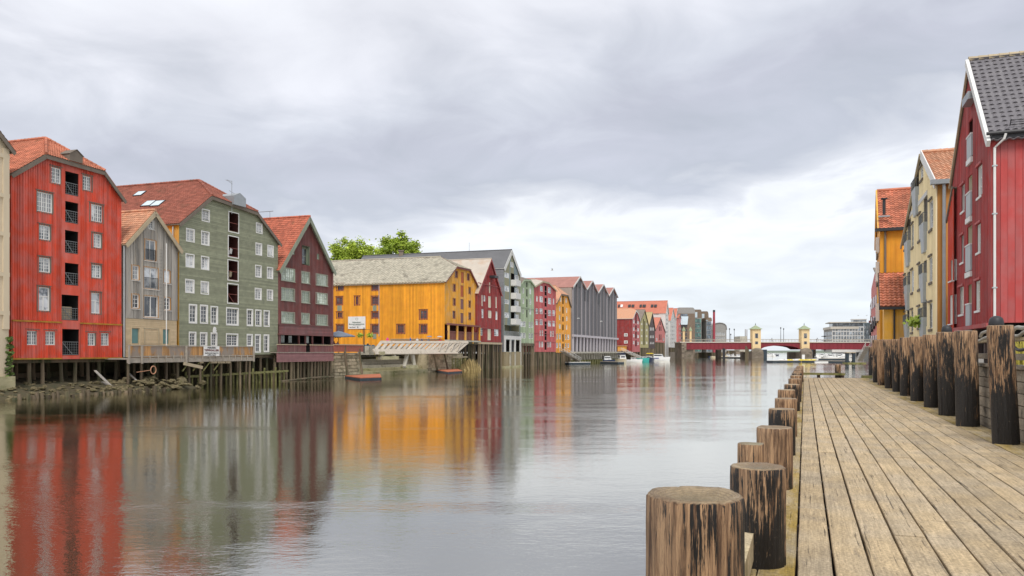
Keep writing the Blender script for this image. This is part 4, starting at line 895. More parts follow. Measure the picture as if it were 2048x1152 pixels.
# blue cafe chairs / tables
def cafe_chair(p, rot, lab):
    rt = empty('cafe_chair', p, lab, 'chair', 'blue chairs outside the ochre warehouse'); c_, s_ = math.cos(rot), math.sin(rot)
    T = lambda x, y, z: (p[0]+x*c_-y*s_, p[1]+x*s_+y*c_, p[2]+z)
    def bx(m, x0, x1, y0, y1, z0, z1): m.hexa([T(x0, y0, z0), T(x1, y0, z0), T(x1, y1, z0), T(x0, y1, z0), T(x0, y0, z1), T(x1, y0, z1), T(x1, y1, z1), T(x0, y1, z1)])
    m = MB(); bx(m, -.25, .25, -.25, .25, .43, .48); m.build('seat', BLUEC, rt); m = MB(); bx(m, -.25, .25, .22, .26, .5, .95); m.build('backrest', BLUEC, rt)
    for x in (-.22, .22):
        for y in (-.22, .22): m = MB(); m.tube([T(x, y, 0), T(x, y, .45 if y < 0 else .55)], .022, 5); m.build('leg', DARKM, rt)
for k, (px, d, r) in enumerate(((731, 63, .2), (736, 63.6, 2.2), (741, 63.2, .9), (746, 63.8, 3.4), (750, 63.2, 1.4), (733.5, 64.2, 4))): p = lb(px, d); cafe_chair((p.x, p.y, 3.63), r, ['blue cafe chair nearest the dark post', 'blue cafe chair beside the black bollard', 'blue cafe chair in the middle of the row', 'blue cafe chair turned to the wall', 'blue cafe chair farthest right, beside the slatted rack', 'blue cafe chair at the back of the group'][k])
p = lb(735.5, 62.2); m = MB(); m.lathe((p.x, p.y, 3.63), [(.16, 0), (.14, .9), (.19, .95), (.16, 1.1), (.02, 1.15)], 12); tag(m.build('bollard', DARKM, loc=(p.x, p.y, 3.63)), 'black iron bollard on the square beside the blue chairs', 'bollard')
# slatted timber rack (old boat lift)
pb0 = lb(748, 55.2); pb1 = lb(914, 55.2); pt0 = lb(762.5, 56.3); pt1 = lb(936, 56.3)
for q, y in ((pb0, 703.5), (pb1, 703.5), (pt0, 684.5), (pt1, 684.5)): q.z = EYE+(HZ-y)/FPX*q.y
rt = empty('slatted_rack', (pb0+pb1)/2, 'long slanting pale timber rack of diagonal slats above the steps by the ochre warehouse', 'rack'); RK = mat('pale_silvered_wood', (.50, .44, .36), .85, .15, .15, 2, (1, 1, 1), (.36, .31, .24), (.55, .7)); up = (pt0-pb0).cross(pb1-pb0).normalized()
m = MB(); m.beam(pb0, pb1, .9, .16, up); m.build('bottom_board', RK, rt); m = MB(); m.beam(pt0, pt1, .5, .16, up); m.build('top_board', RK, rt)
for k in range(19):
    f = k/18; a, b = pb0.lerp(pb1, f), pt0.lerp(pt1, f); m = MB(); m.rnd(); m.beam(a+up*.03, b+up*.03, .40, .14, up); m.build('slat', RK, rt)
for k in range(4):
    f0 = .64+.085*k; m = MB(); m.beam(pt0.lerp(pt1, f0)-up*.16, pb0.lerp(pb1, f0+.09)-up*.16, .12, .25, up); m.build('brace', RK, rt)
def leg(x0, x1, y1, xt0, xt1, lab, y0=704):
    for (xb, xt) in ((x0, xt0), (x1, xt1)):
        a = lb(xb, 55.1); a.z = max(EYE+(HZ-y1)/FPX*a.y, .2); b = lb(xt, 55.5); b.z = EYE+(HZ-y0)/FPX*b.y; m = MB(); m.beam(a, b, .5, .42); m.build('leg', CONC, rt)
    c0 = lb(x0-1, 55.3); c1_ = lb(x1+2, 55.3); z_ = max(EYE+(HZ-y1)/FPX*c0.y, .2); c0.z = c1_.z = z_; m = MB(); m.beam(c0, c1_, 1.0, .5); m.build('footing', CONCG, rt)
leg(759, 790, 716, 766, 785, ''); leg(808.5, 828, 734, 815, 824.5, '')
leg(755, 762, 706.5, 757, 764, '')
# floating platforms
def platform(pts, z1, lab):
    c = sum((Vector(p) for p in pts), Vector())/4; rt = empty('float', (c.x, c.y, 0), lab, 'pontoon', 'small floating platforms by the steps'); m = MB(); m.hexa([(p.x, p.y, -.15) for p in pts]+[(p.x, p.y, z1-.08) for p in pts]); m.build('float_body', FENDER, rt); m = MB(); m.hexa([(p.x, p.y, z1-.07) for p in pts]+[(p.x, p.y, z1+.03) for p in pts]); m.build('deck', RUST, rt)
def wpt(px, py, z=0.3): Y = (EYE-z)*FPX/(py-HZ); p = at(px, Y, z); return p
platform([wpt(719.5, 755.5), wpt(763, 754), wpt(760, 747.8), wpt(690, 751.5)], .3, 'small floating platform with a rusty red deck, at the foot of the left block wall')
platform([wpt(896, 743.5), wpt(924.5, 741.5), wpt(912, 736.5), wpt(873, 740)], .3, 'small floating platform with an orange deck, right of the slatted rack')
# raised walkway behind the rack
m = MB(); m.hexa([lq(58.7, along(758), 3.0), lq(58.7, along(868), 3.0), lq(60.6, along(868), 3.0), lq(60.6, along(758), 3.0), lq(58.7, along(758), 4.35), lq(58.7, along(868), 4.35), lq(60.6, along(868), 4.35), lq(60.6, along(758), 4.35)]); m.build('raised_walkway', CONC, kind='structure')
m = MB(); m.hexa([lq(57.0, along(872), 3.26), lq(57.0, along(900), 3.26), lq(58.4, along(900), 3.26), lq(58.4, along(872), 3.26), lq(57.0, along(872), 4.35), lq(57.0, along(900), 4.35), lq(58.4, along(900), 4.35), lq(58.4, along(872), 4.35)]); m.build('raised_landing', CONC, kind='structure')
# ---------------------------------------------------------------- people
SKIN = mat('skin', (.55, .33, .24), .6, .05); HAIR = {}
def cloth(rgb): 
    k = 'cloth_%d_%d_%d' % tuple(int(c*100) for c in rgb)
    return bpy.data.materials.get(k) or mat(k, rgb, .85, .08, 0)
def person(p, face, jacket, trousers, hair, lab, h=1.72, umb=None, pose='stand', group=None):
    k = h/1.72; rt = empty('person', p, lab, 'person', group); J = {}
    c_, s_ = math.cos(face), math.sin(face); T = lambda x, y, z: Vector((x*c_-y*s_, x*s_+y*c_, z))*k
    step = .12 if pose == 'walk' else .02
    sit = pose == 'sit'
    pts = [(0, 0, .95), (0, 0, 1.15), (0, .01, 1.38), (0, .01, 1.48), (0, -.02, 1.60), (0, -.02, 1.71)]
    rad = [.15, .13, .14, .055, .095, .06]; ed = [(0, 1), (1, 2), (2, 3), (3, 4), (4, 5)]
    def add(chain, start, rs):
        prev = start
        for q, r in zip(chain, rs): pts.append(q); rad.append(r); ed.append((prev, len(pts)-1)); prev = len(pts)-1
    for sx in (-1, 1):
        if sit: add([(.1*sx, -.02, .9), (.11*sx, -.42, .92), (.11*sx, -.45, .52), (.11*sx, -.55, .47)], 0, [.1, .075, .05, .04])
        else: add([(.1*sx, 0, .86), (.1*sx, -step*sx*.7, .48), (.1*sx, step*sx, .09), (.1*sx, step*sx-.15, .04)], 0, [.1, .065, .045, .04])
        if umb and sx == 1: add([(.2, 0, 1.38), (.25, -.08, 1.15), (.15, -.25, 1.28)], 2, [.065, .045, .035])
        else: add([(.2*sx, 0, 1.38), (.25*sx, .02*sx+(.0 if not sit else -.08), 1.12), (.23*sx, -.08 if not sit else -.28, .88 if not sit else 1.0)], 2, [.065, .045, .035])
    me = bpy.data.meshes.new('body'); zo = -.42 if sit else 0
    me.from_pydata([T(x, y, z+zo) for x, y, z in pts], ed, []); ob = bpy.data.objects.new('body_tmp', me); COL.objects.link(ob)
    md = ob.modifiers.new('s', 'SKIN'); md.use_smooth_shade = True
    for i, v in enumerate(me.skin_vertices[0].data): v.radius = (rad[i]*k, rad[i]*k*(.75 if i < 3 else 1)); v.use_root = i == 0
    sb = ob.modifiers.new('u', 'SUBSURF'); sb.levels = 1; sb.render_levels = 1
    bpy.context.view_layer.update(); m2 = bpy.data.meshes.new_from_object(ob.evaluated_get(bpy.context.evaluated_depsgraph_get())); bpy.data.objects.remove(ob)
    m2.materials.clear(); [m2.materials.append(x) for x in (SKIN, cloth(jacket), cloth(trousers), cloth(hair))]
    for pl in m2.polygons:
        c = pl.center; z = c.z/k-zo; rr_ = math.hypot(c.x, c.y)/k
        if z > 1.5: pl.material_index = 3 if (z > 1.66 or (Vector((c.x, c.y, 0)).dot(T(0, 1, 0).normalized()) > .02*k)) else 0
        elif z > .93 or (rr_ > .19 and z > .9): pl.material_index = 1
        else: pl.material_index = 2 if rr_ < .21 or z < .8 else 0
        pl.use_smooth = True
    b = bpy.data.objects.new('body', m2); COL.objects.link(b); b.parent = rt; ORG[b.name] = Vector(p)
    if umb:
        q = Vector(p)+T(.15, -.25, 1.25); u = empty('umbrella', q, umb[1], 'umbrella'); m = MB(); m.tube([q-Vector((0, 0, .1)), q+Vector((0, 0, .85))], .012, 5); m.build('shaft', DARKM, u); m = MB(); R = .55; n_ = 8
        rg = [(R*math.cos(2*math.pi*i/n_), R*math.sin(2*math.pi*i/n_), .62) for i in range(n_)]; mid_ = [(R*.6*math.cos(2*math.pi*i/n_), R*.6*math.sin(2*math.pi*i/n_), .80) for i in range(n_)]
        o_ = [Vector(x)+q for x in rg]; mi = [Vector(x)+q for x in mid_]; tp = q+Vector((0, 0, .86))
        for i in range(n_): j = (i+1) % n_; m.face([o_[i], o_[j], mi[j], mi[i]]); m.face([mi[i], mi[j], tp])
        m.build('canopy', cloth(umb[0]), u)
    return rt
PG = 'people behind the slatted rack'
for px, headpy, jk, tr, hr, lab, um, fc in (
    (775, 678.5, (.75, .06, .30), (.05, .05, .07), (.5, .05, .2), 'person in a bright pink coat and hood, leftmost behind the slatted rack', None, .3),
    (821, 674.0, (.02, .10, .40), (.10, .09, .08), (.20, .22, .28), 'person in a blue jacket standing behind the slatted rack', None, 2.0),
    (834.5, 676.5, (.70, .68, .64), (.2, .2, .2), (.65, .62, .6), 'person in a white jacket with a pale hood, beside the blue jacket', None, .2),
    (843.5, 677.0, (.03, .03, .10), (.04, .04, .05), (.5, .4, .3), 'fair-haired person in a navy jacket right of the white jacket', None, .6),
    (857, 681, (.25, .25, .33), (.1, .1, .1), (.1, .08, .06), 'person in grey under a grey umbrella behind the rack', ((.22, .23, .30), 'small grey umbrella held low behind the slatted rack'), .2),
    (880, 677, (.60, .03, .04), (.05, .05, .06), (.08, .05, .04), 'person in a red jacket holding a pale umbrella', ((.45, .45, .42), 'pale grey umbrella held by the person in red'), 2.9),
    (889, 678.5, (.16, .03, .16), (.04, .04, .05), (.06, .04, .03), 'person in a purple jacket near the corner of the ochre warehouse', None, .9),
    (896, 676.5, (.04, .04, .05), (.04, .04, .05), (.60, .45, .28), 'person in black with a straw coloured hat, rightmost behind the rack', None, -.5)):
    p = lb(px, 59.4+random.uniform(-.3, .3) if px < 870 else 57.9-(px-880)*.035); ht = EYE+(HZ-headpy)/FPX*p.y-4.35; person((p.x, p.y, 4.35), fc, jk, tr, hr, lab, min(max(ht, 1.5), 1.95), um, group=PG)
for px, jk, lab in ((668.5, (.25, .03, .15), 'person in a purple top seated under the parasol, left of two'), (675, (.45, .30, .45), 'person in a lilac top seated under the parasol, right of two')):
    p = lb(px, 59.3); q = (p.x, p.y, 3.65); person(q, .4, jk, (.05, .05, .08), (.08, .05, .03), lab, 1.7, pose='sit')
# ---------------------------------------------------------------- further houses along the bank
def rw(*a): return [F.rect(*c8(*x)) for x in a]
def simple_windows(root, F, rs, fr, pn, s=1, c=2, r=3, cas=None, cw=.1, fw=.1, mw=.05):
    for q in rs: window(root, F, q, fr, pn, s, c, r, cas, cw, fw=fw, mw=mw)
# dark red gable
F = Face(lb(955), lb(1001.5)); base = base_of(F, 956, 683.5)
h1 = rw((80, 345, 95, 443), (10, 460, 22, 562), (73, 473, 102, 577), (140, 478, 153, 580), (73, 605, 103, 673), (70, 775, 102, 877)); h2 = rw((33, 465, 50, 520), (10, 590, 32, 673), (140, 612, 160, 690), (0, 765, 27, 833), (127, 775, 168, 838))
h2[3] = (max(h2[3][0], .1),)+h2[3][1:]
root, _, FS, top, rf = house('dark_red_warehouse', 'narrow dark red warehouse with steep gable and faded roof, right of the ochre one', F, [(955, 586), (980.6, 519), (1001.5, 590)], base, 26, RED2, PALER, 'v', .4, h1+h2, 'L', roof='sheet', trim=RED2, oh=.3, trimw=.35)
for r in h1: m = MB(); m.fb(F, *r, -.12, -.05); m.build('hatch', PANEW, root); window(root, F, r, WHITE, PANEW, 1, 1, 1, None)
simple_windows(root, F, h2, WHITE, PANE)
m = MB(); r = F.rect(*c8(85, 285, 120, 305)); m.fb(F, r[0], r[1], r[2], r[3], 0, 1.2); m.build('hoist_beam', DARKM, root)
for v in (F.uv(980, 571)[1], F.uv(980, 657)[1]): m = MB(); m.fb(F, .1, F.W-.1, v-.08, v+.08, .03, .16); m.build('ledge', RED2, root)
m = MB(); m.fb(F, -.2, F.W+.2, base-.45, base-.05, -.5, .3); m.build('floor_beam', TAN, root)
piles(root, F, 13, base-.4, .1, -.6, .17, jit=.35, lean=.35); piles(root, F, 9, base-.4, -2, -.6, .2)
# piles and struts under the gallery and front of the ochre warehouse
F = Face(lb(900, 57.3), lb(953, 57.3)); root = empty('ochre_pile_row', F.P(F.W/2, 0, 0), 'dark crowded piles carrying the river front of the ochre warehouse', 'piles')
piles(root, F, 15, gb-.4, -.3, -.6, .15, jit=.35, lean=.3); m = MB(); m.fb(F, .4, F.W, gb-.75, gb-.35, -.5, .4); m.build('floor_beam', PILE, root); m = MB(); m.fb(F, F.uv(894, 710)[0] if 0 else .1, F.W*.55, 2.35, 2.6, .2, .5); m.build('cross_beam', TAN, root)
piles(root, F, 9, 2.3, .35, -.6, .17, PILEG, u0=.1, u1=F.W*.5)
F2 = Face(lb(926, 55.4), lb(966, 55.4)); m = MB()
for k in range(260): 
    u = random.gauss(F2.W*.42, F2.W*.2); h_ = max(.4, 2.1*math.exp(-((u-F2.W*.42)/(F2.W*.3))**2))*random.uniform(.6, 1.1); d_ = random.uniform(-1.3, .9); m.rnd(); m.tube([F2.P(u, -.3, d_), F2.P(u+random.uniform(-.3, .3), h_, d_-.3)], [.05, .03], 4, False)
tag(m.build('reed_bed', mat('dry_reed', (.38, .29, .13), .9, .3, .4), kind='stuff'), 'dry straw coloured reeds growing in the water under the ochre warehouse', 'reeds', kind='stuff')
# grey-teal concrete block
F = Face(lb(1007.6), lb(1040.2)); base = base_of(F, 1024, 703.8)
lw = rw((226, 255, 268, 303), (226, 377, 268, 428), (226, 502, 268, 543), (226, 622, 268, 670)); rwn = rw((320, 280, 357, 320), (320, 400, 357, 450), (320, 515, 357, 563), (320, 640, 357, 685)); tw = rw((280, 157, 307, 205))
bal = rw((285, 262, 316, 372), (285, 385, 316, 492), (285, 500, 316, 612), (285, 620, 316, 728)); ter = rw((226, 742, 362, 842)); gnd = rw((228, 876, 272, 982), (280, 880, 318, 982), (322, 880, 362, 982))
root, _, FS, top, rf = house('teal_apartment_block', 'tall grey-teal concrete apartment house with white balconies and a long grey roof', F, [(1007.6, 536), (1022.3, 501), (1040.2, 549)], base, 37, TEAL, MSHEET, None, .3, lw+rwn+tw+bal+ter+gnd, 'L', roof='sheet', trim=OFFW, trimw=.9, oh=.2, sidem=SGREY, sideclad='h', cat='apartment house')
simple_windows(root, F, lw+rwn+tw, WHITE, PANE, 3, 1, 1)
for r in bal:
    recess(root, F, r, DARK, 1.2); m = MB(); v0 = r[2]; m.fb(F, r[0]-.1, r[1]+.9, v0-.15, v0, -.1, 1.3); m.fb(F, r[0]-.1, r[1]+.9, v0, v0+1.15, 1.2, 1.28); m.fb(F, r[0]-.1, r[0], v0, v0+1.15, 0, 1.2); m.build('balcony', OFFW, root)
recess(root, F, ter[0], TEAL, 2.5, GALV, 1.1, brace=False)
for i, r in enumerate(gnd): recess(root, F, r, DARK if i != 1 else SGREY, 2.5)
m = MB(); v = F.uv(1024, 676)[1]; m.fb(F, 0, F.W, v-.35, v+.45, .02, .3); m.build('white_band', OFFW, root)
for x in (.0, .32, .60, .94): m = MB(); m.fb(F, x*F.W, x*F.W+.6, base, v-.35, .03, .3); m.build('column', OFFW, root)
m = MB(); m.fb(F, -.3, F.W+.2, -.6, .35, -3, .5); m.build('foundation', CONCG, root); m = MB(); m.fb(F, 0, F.W, .36, base, -3, .1); m.build('plinth', mat('brown_plinth', (.30, .24, .14), .9, .2, .1, .8, V), root)
for x in (.3, .6, .96): m = MB(); m.fb(F, x*F.W, x*F.W+.5, .36, base, .11, .35); m.build('pier', CONC, root)
m = MB(); m.tube([F.P(top[1][0], top[1][1], -10), F.P(top[1][0], top[1][1]+2.2, -10)], .04, 5); m.build('antenna', METAL, root)
c_ = F.P(top[1][0], top[1][1], -27); m = MB(); m.box(c_.x-.5, c_.x+.5, c_.y-.5, c_.y+.5, c_.z-1, c_.z+.9); m.box(c_.x-.65, c_.x+.65, c_.y-.65, c_.y+.65, c_.z+.9, c_.z+1.1); m.build('chimney', BSTONE, root)
# light green
F = Face(lb(1040.8), lb(1067.4)); base = base_of(F, 1054, 686.5)
sh4 = rw((424, 407, 438, 475), (424, 500, 438, 575), (424, 597, 438, 668), (424, 345, 438, 388)); wi = rw((390, 395, 405, 445), (390, 490, 405, 540), (455, 400, 470, 453), (455, 495, 470, 547), (455, 588, 470, 640), (388, 592, 403, 632)); wj = rw((372, 703, 394, 752), (398, 703, 420, 755), (448, 708, 466, 762), (470, 708, 488, 762), (372, 808, 394, 860), (398, 808, 420, 860), (448, 812, 466, 864), (470, 812, 488, 864))
root, _, FS, top, rf = house('light_green_warehouse', 'narrow light green warehouse squeezed between the teal concrete house and the pink one', F, [(1040.8, 567), (1045.7, 560), (1058.8, 560.5), (1067.4, 572)], base, 22, LGREEN, BRF, 'v', .5, sh4+wi+wj, 'L', roof='sheet', hd=2.5, trim=LGREEN, trimw=.3)
for r in sh4: recess(root, F, r, DARK, 1)
simple_windows(root, F, wi+wj, WHITE, PANE, fw=.12)
m = MB(); m.fb(F, 0, F.W, F.uv(1054, 616)[1]-.08, F.uv(1054, 616)[1]+.08, .04, .15); m.build('ledge', LGREEN, root); piles(root, F, 10, base, 0, -.6, .18, jit=.3)
m = MB(); m.fb(F, -.05, F.W, base-.6, base-.02, -.3, .25); m.build('floor_beam', PILE, root)
# pink
F = Face(lb(1068.2), lb(1111.3)); base = base_of(F, 1090, 703.8)
shp = rw((592, 375, 613, 468), (592, 487, 613, 570), (592, 597, 613, 678), (592, 700, 613, 778), (592, 792, 613, 880), (592, 895, 612, 965)); wi = []
for a_, b_, y0, y1 in ((550, 578, 377, 428), (625, 655, 392, 445), (515, 530, 470, 520), (548, 577, 472, 528), (625, 655, 489, 545), (668, 682, 494, 547), (508, 538, 585, 635), (548, 578, 585, 635), (625, 655, 600, 653), (663, 688, 600, 653), (508, 538, 685, 737), (548, 578, 685, 737), (625, 655, 699, 750), (663, 688, 699, 750), (545, 560, 787, 837), (565, 580, 787, 837), (642, 658, 792, 845), (664, 680, 792, 845), (541, 558, 885, 942), (564, 581, 885, 942), (618, 635, 889, 942), (640, 656, 889, 942)): wi += rw((a_, y0, b_, y1))
root, _, FS, top, rf = house('pink_warehouse', 'broad dusty pink warehouse with many paired white windows, left of the bright yellow one', F, [(1068.2, 573), (1083.7, 563), (1095.7, 566), (1111.3, 582)], base, 22, PINK, PALER, 'v', .5, shp+wi, 'L', roof='sheet', hd=2.5, trim=TAN, trimw=.3)
for i, r in enumerate(shp): recess(root, F, r, DARK if i < 5 else DARKR, 1, GALV if i < 5 else None, 1.2, brace=False, mesh=False)
simple_windows(root, F, wi, WHITE, PANE, 1, 2, 3, fw=.14, mw=.07)
for y in (627, 643, 667, 683): m = MB(); v = F.uv(1090, y)[1]; m.fb(F, 0, F.W, v-.05, v+.05, .05, .12); m.build('ledge', PINK, root)
piles(root, F, 17, base, -.1, -.6, .2, jit=.3)
# bright yellow
F = Face(lb(1111.8), lb(1140.8)); base = base_of(F, 1126, 705.3)
shp = rw((758, 468, 771, 545), (758, 568, 771, 633), (758, 662, 771, 705), (758, 733, 771, 785), (758, 823, 771, 890), (758, 908, 771, 980)); wi = []
for a_, b_, y0, y1 in ((736, 748, 482, 522), (786, 799, 492, 530), (727, 739, 567, 610), (791, 803, 580, 625), (727, 741, 647, 690), (791, 804, 657, 700), (726, 742, 730, 771), (789, 803, 737, 779), (703, 719, 817, 868), (728, 746, 817, 868), (781, 797, 824, 872), (803, 821, 824, 872), (701, 718, 902, 948), (727, 745, 902, 948), (781, 797, 906, 948), (803, 820, 906, 948)): wi += rw((a_, y0, b_, y1))
root, _, FS, top, rf = house('yellow_warehouse', 'small bright yellow warehouse on piles between the pink one and the grey zigzag roofs', F, [(1111.8, 606), (1120.6, 588.5), (1134.3, 591), (1140.8, 614)], base, 22, SYEL, TILEO, 'v', .5, shp+wi, 'L', roof='sheet', hd=2.5, trim=TRIMBR, trimw=.35)
for i, r in enumerate(shp): recess(root, F, r, DARK, 1)
simple_windows(root, F, wi, WHITE, PANE, 1, 2, 3, fw=.16, mw=.08)
piles(root, F, 11, base, -.1, -.6, .2, jit=.3)
# grey zigzag warehouses
F = Face(lb(1143.5), lb(1234)); base = 3.45; vdk = F.uv(1190, 672.8)[1]
zz = [(1143.5, 575), (1157.5, 554), (1171, 580), (1182.5, 562.5), (1194, 586.5), (1204.8, 569.5), (1215.5, 592.5), (1225.2, 576), (1234, 596)]
top = [F.uv(*p) for p in zz]; top[0] = (0, top[0][1]); top[-1] = (F.W, top[-1][1]); rt = root = empty('zigzag_warehouses', F.P(F.W/2, base, -10), 'long dark grey building with four pointed gables over a white colonnade', 'warehouse')
hz_ = rw((888, 330, 925, 388), (965, 436, 988, 520), (1075, 465, 1098, 540))
m = MB(); wall(m, F, top, vdk, (), 0); FLs = Face(F.P(0, 0, -32), F.P(0, 0)); FRs = Face(F.P(F.W, 0), F.P(F.W, 0, -32)); wall(m, FRs, [(0, top[-1][1]), (32, top[-1][1])], base); m.build('wall', DGREY, root)
m = MB(); wall(m, FLs, [(0, top[0][1]), (32, top[0][1])], base); m.build('side_wall', mat('taupe_cladding', (.33, .28, .24), .8, .1), root)
m = MB(); u = .4; t = topfn(top)
while u < F.W-.6: m.rnd(); m.hexa([F.P(u, vdk, .35), F.P(u+.5, vdk, .35), F.P(u+.5, vdk, 0), F.P(u, vdk, 0), F.P(u, t(u)-.1, .35), F.P(u+.5, t(u+.5)-.1, .35), F.P(u+.5, t(u+.5)-.1, 0), F.P(u, t(u)-.1, 0)]); u += 5.2
m.build('cladding_ribs', mat('pale_rib', (.27, .25, .26), .7, .1), root, kind='stuff')
for r in hz_: m = MB(); m.fb(F, *r, .02, .2); m.build('dark_grille', DARKM, root)
for i in range(0, 8, 2):
    a, pk, b = top[i], top[i+1], top[i+2]; m = MB(); P = F.P; slab(m, [P(a[0], a[1], .5), P(pk[0], pk[1], .5), P(pk[0], pk[1], -32), P(a[0], a[1], -32)], .15, .03); slab(m, [P(b[0], b[1], -32), P(pk[0], pk[1], -32), P(pk[0], pk[1], .5), P(b[0], b[1], .5)], .15, .03); m.build('roof', RRF, root)
    m = MB(); m.beam(P(a[0], a[1]+.1, .52), P(pk[0], pk[1]+.1, .52), .12, .5); m.beam(P(pk[0], pk[1]+.1, .52), P(b[0], b[1]+.1, .52), .12, .28); m.build('verge_board', OFFW, root)
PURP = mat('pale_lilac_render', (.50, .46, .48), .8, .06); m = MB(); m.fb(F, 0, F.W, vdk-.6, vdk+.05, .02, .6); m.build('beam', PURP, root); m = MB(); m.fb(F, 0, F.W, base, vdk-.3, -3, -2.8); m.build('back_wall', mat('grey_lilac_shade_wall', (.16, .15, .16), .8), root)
u = .4
while u < F.W: m = MB(); m.fb(F, u, u+1.3, base, vdk-.6, -.1, .3); m.build('column', PURP, root); u += 4.4
m = MB(); m.fb(F, -1, F.W+1.5, base-.5, base, -4, 1.3); m.build('deck', CONC, root)
u = 0
while u < F.W: m = MB(); m.fb(F, u, u+.6, -.5, base-.5, -.3, .4); m.build('pier', CONC, root); m = MB(); m.fb(F, u-.2, u+.8, -.5, 1.0, -.5, .7); m.build('pier_foot', PILEG, root); u += 3.4
# ================================================================== far left bank
def rw9(*a): return [F.rect(*c9(*x)) for x in a]
# far red warehouse
D9 = 58
F = Face(lb(1264.4, 56.5), lb(1279.7, 56.5)); base = 3.3
wi = []
for y in (437, 540, 635, 735): wi += rw9((332, y, 352, y+45), (394, y+12, 414, y+55))
shp = rw9((366, 345, 382, 480), (366, 510, 382, 570), (366, 600, 382, 700), (366, 725, 382, 810))
root, _, FS, top, rf = house('far_red_warehouse', 'red warehouse with a large faded orange half-hipped roof, first beyond the grey zigzag building', F, [(1264.4, 637), (1270.7, 621), (1275, 626), (1279.7, 641)], base, 30, PINK, TILEO, None, .6, wi+shp, 'L', roof='sheet', ridge_px=1262, trim=OFFW, trimw=.5, sidem=RED2, sideclad='v')
simple_windows(root, F, wi, WHITE, PANE, 2, 1, 1, fw=.25)
for r in shp: recess(root, F, r, DARK, 1)
for a_ in (c9(203, 625, 255, 668), c9(203, 728, 255, 770)): r = FS.rect(*a_); m = MB(); m.fb(FS, *r, .03, .12); m.build('window_frame', WHITE, root); m = MB(); rr_ = (r[0]+.3, (r[0]+r[1])/2-.15, r[2]+.25, r[3]-.25); m.fb(FS, *rr_, .13, .15); m.fb(FS, (r[0]+r[1])/2+.15, r[1]-.3, rr_[2], rr_[3], .13, .15); m.build('pane', PANED, root)
piles(root, F, 5, base, -.3, -.6, .3)
m = MB(); u0_ = FS.uv(1238, 698)[0]; m.fb(FS, u0_, FS.W-2, 3.6, 5.6, 1, 3); m.build('yellow_shed', SYEL, root); m = MB(); m.fb(FS, u0_-.3, FS.W-1.7, 5.6, 5.9, .7, 3.3); m.build('shed_roof', TILEO, root)
# long building with orange roof behind
def block(name, lab, cat, x0, x1, Y, zb, yt, depth, wm, roofm=None, ridge_y=None, mats=None, gable='side'):
    pass
F = Face(lb(1330.9, 56.3), lb(1337, 56.3)); base = .6
wi = []
for y in range(300, 700, 58): wi += rw9((808, y, 834, y+32))
root, _, FS, top, rf = house('white_apartment_house', 'white apartment house with a very long orange-red roof behind the small far warehouses', F, [(1330.7, 626), (1334, 602), (1337, 628)], base, 60, OFFW, RFAR, None, .5, wi, 'L', roof='sheet', trim=OFFW, trimw=.8, sideclad=None, cat='apartment house')
simple_windows(root, F, wi, WHITE, PANE, 2, 1, 1, fw=.2)
for a_ in (c9(640, 335, 655, 352), c9(662, 335, 677, 352), c9(682, 335, 697, 352)): r = FS.rect(*a_); m = MB(); m.fb(FS, *r, .02, .1); m.build('window', DARKM, root)
for x0, x1 in ((1236, 1240), (1241, 1246), (1256, 1262), (1263, 1269), (1279, 1284), (1285, 1292), (1301.5, 1307), (1308, 1314)):
    c, up, n = on_roof_left(F, [top[0], top[1]], (x0+x1)/2, 612.4); m = MB(); s = F.n*((x1-x0)*c.y/FPX*.9/2); t = up*.9; m.hexa([c-s-t-n*.1, c+s-t-n*.1, c+s+t-n*.1, c-s+t-n*.1, c-s-t+n*.35, c+s-t+n*.35, c+s+t+n*.35, c-s+t+n*.35]); m.build('skylight', DARKM if random.random() < .8 else WHITE, root)
def small_far(name, lab, x0, x1, xp, yp, ye0, ye1, by, wm, rm, cols, rows_, wpane, L=14, trim=TRIMBR, d=56.5, fr=None, hipy=None, cat='warehouse', op=None, pile_=True, sm=None):
    global F
    F = Face(lb(x0, d), lb(x1, d)); base = base_of(F, (x0+x1)/2, by); hs = []
    for c in cols:
        for y0, y1 in rows_: hs.append(F.rect(c[0], y0, c[1], y1))
    os_ = [F.rect(*q) for q in (op or [])]
    pts = [(x0, ye0), (xp, yp), (x1, ye1)] if not hipy else [(x0, ye0)]+hipy+[(x1, ye1)]
    root, a, FS, top, rf = house(name, lab, F, pts, base, L, wm, rm, None, .5, hs+os_, 'L', roof='sheet', hd=2 if hipy else None, trim=trim, trimw=.4, oh=.3, sideclad=None, sidem=sm or wm, cat=cat)
    for h in hs: window(root, F, h, fr or WHITE, wpane, 1, 1, 2, None, fw=.16)
    for q in os_: recess(root, F, q, DARK, .8)
    if pile_: piles(root, F, max(4, int(F.W/1.3)), base, -.2, -.6, .28, jit=.3)
    return root, FS, top
small_far('olive_warehouse', 'pale olive yellow warehouse with a brown roof, right of the far red one', 1280.2, 1297, 1289, 620, 641, 652, 695.5, OLIVE, BRF, ((1282, 1284.5), (1292, 1294.5)), ((646, 650), (658, 662), (670, 674), (683, 688)), PANEW, 20, op=[(1286, 638, 1287.3, 690), (1288.8, 642, 1290.2, 690)])
small_far('dark_timber_warehouse', 'dark brown timber warehouse with a pointed gable and yellowish roof, far left bank', 1297.4, 1310, 1304, 625, 650, 661, 697, DBROWN, mat('yellow_brown_roof', (.42, .32, .16), .8), ((1300, 1301.6), (1303, 1304.6), (1306, 1307.6)), ((655, 661), (671, 676), (684, 688)), PANE, 18)
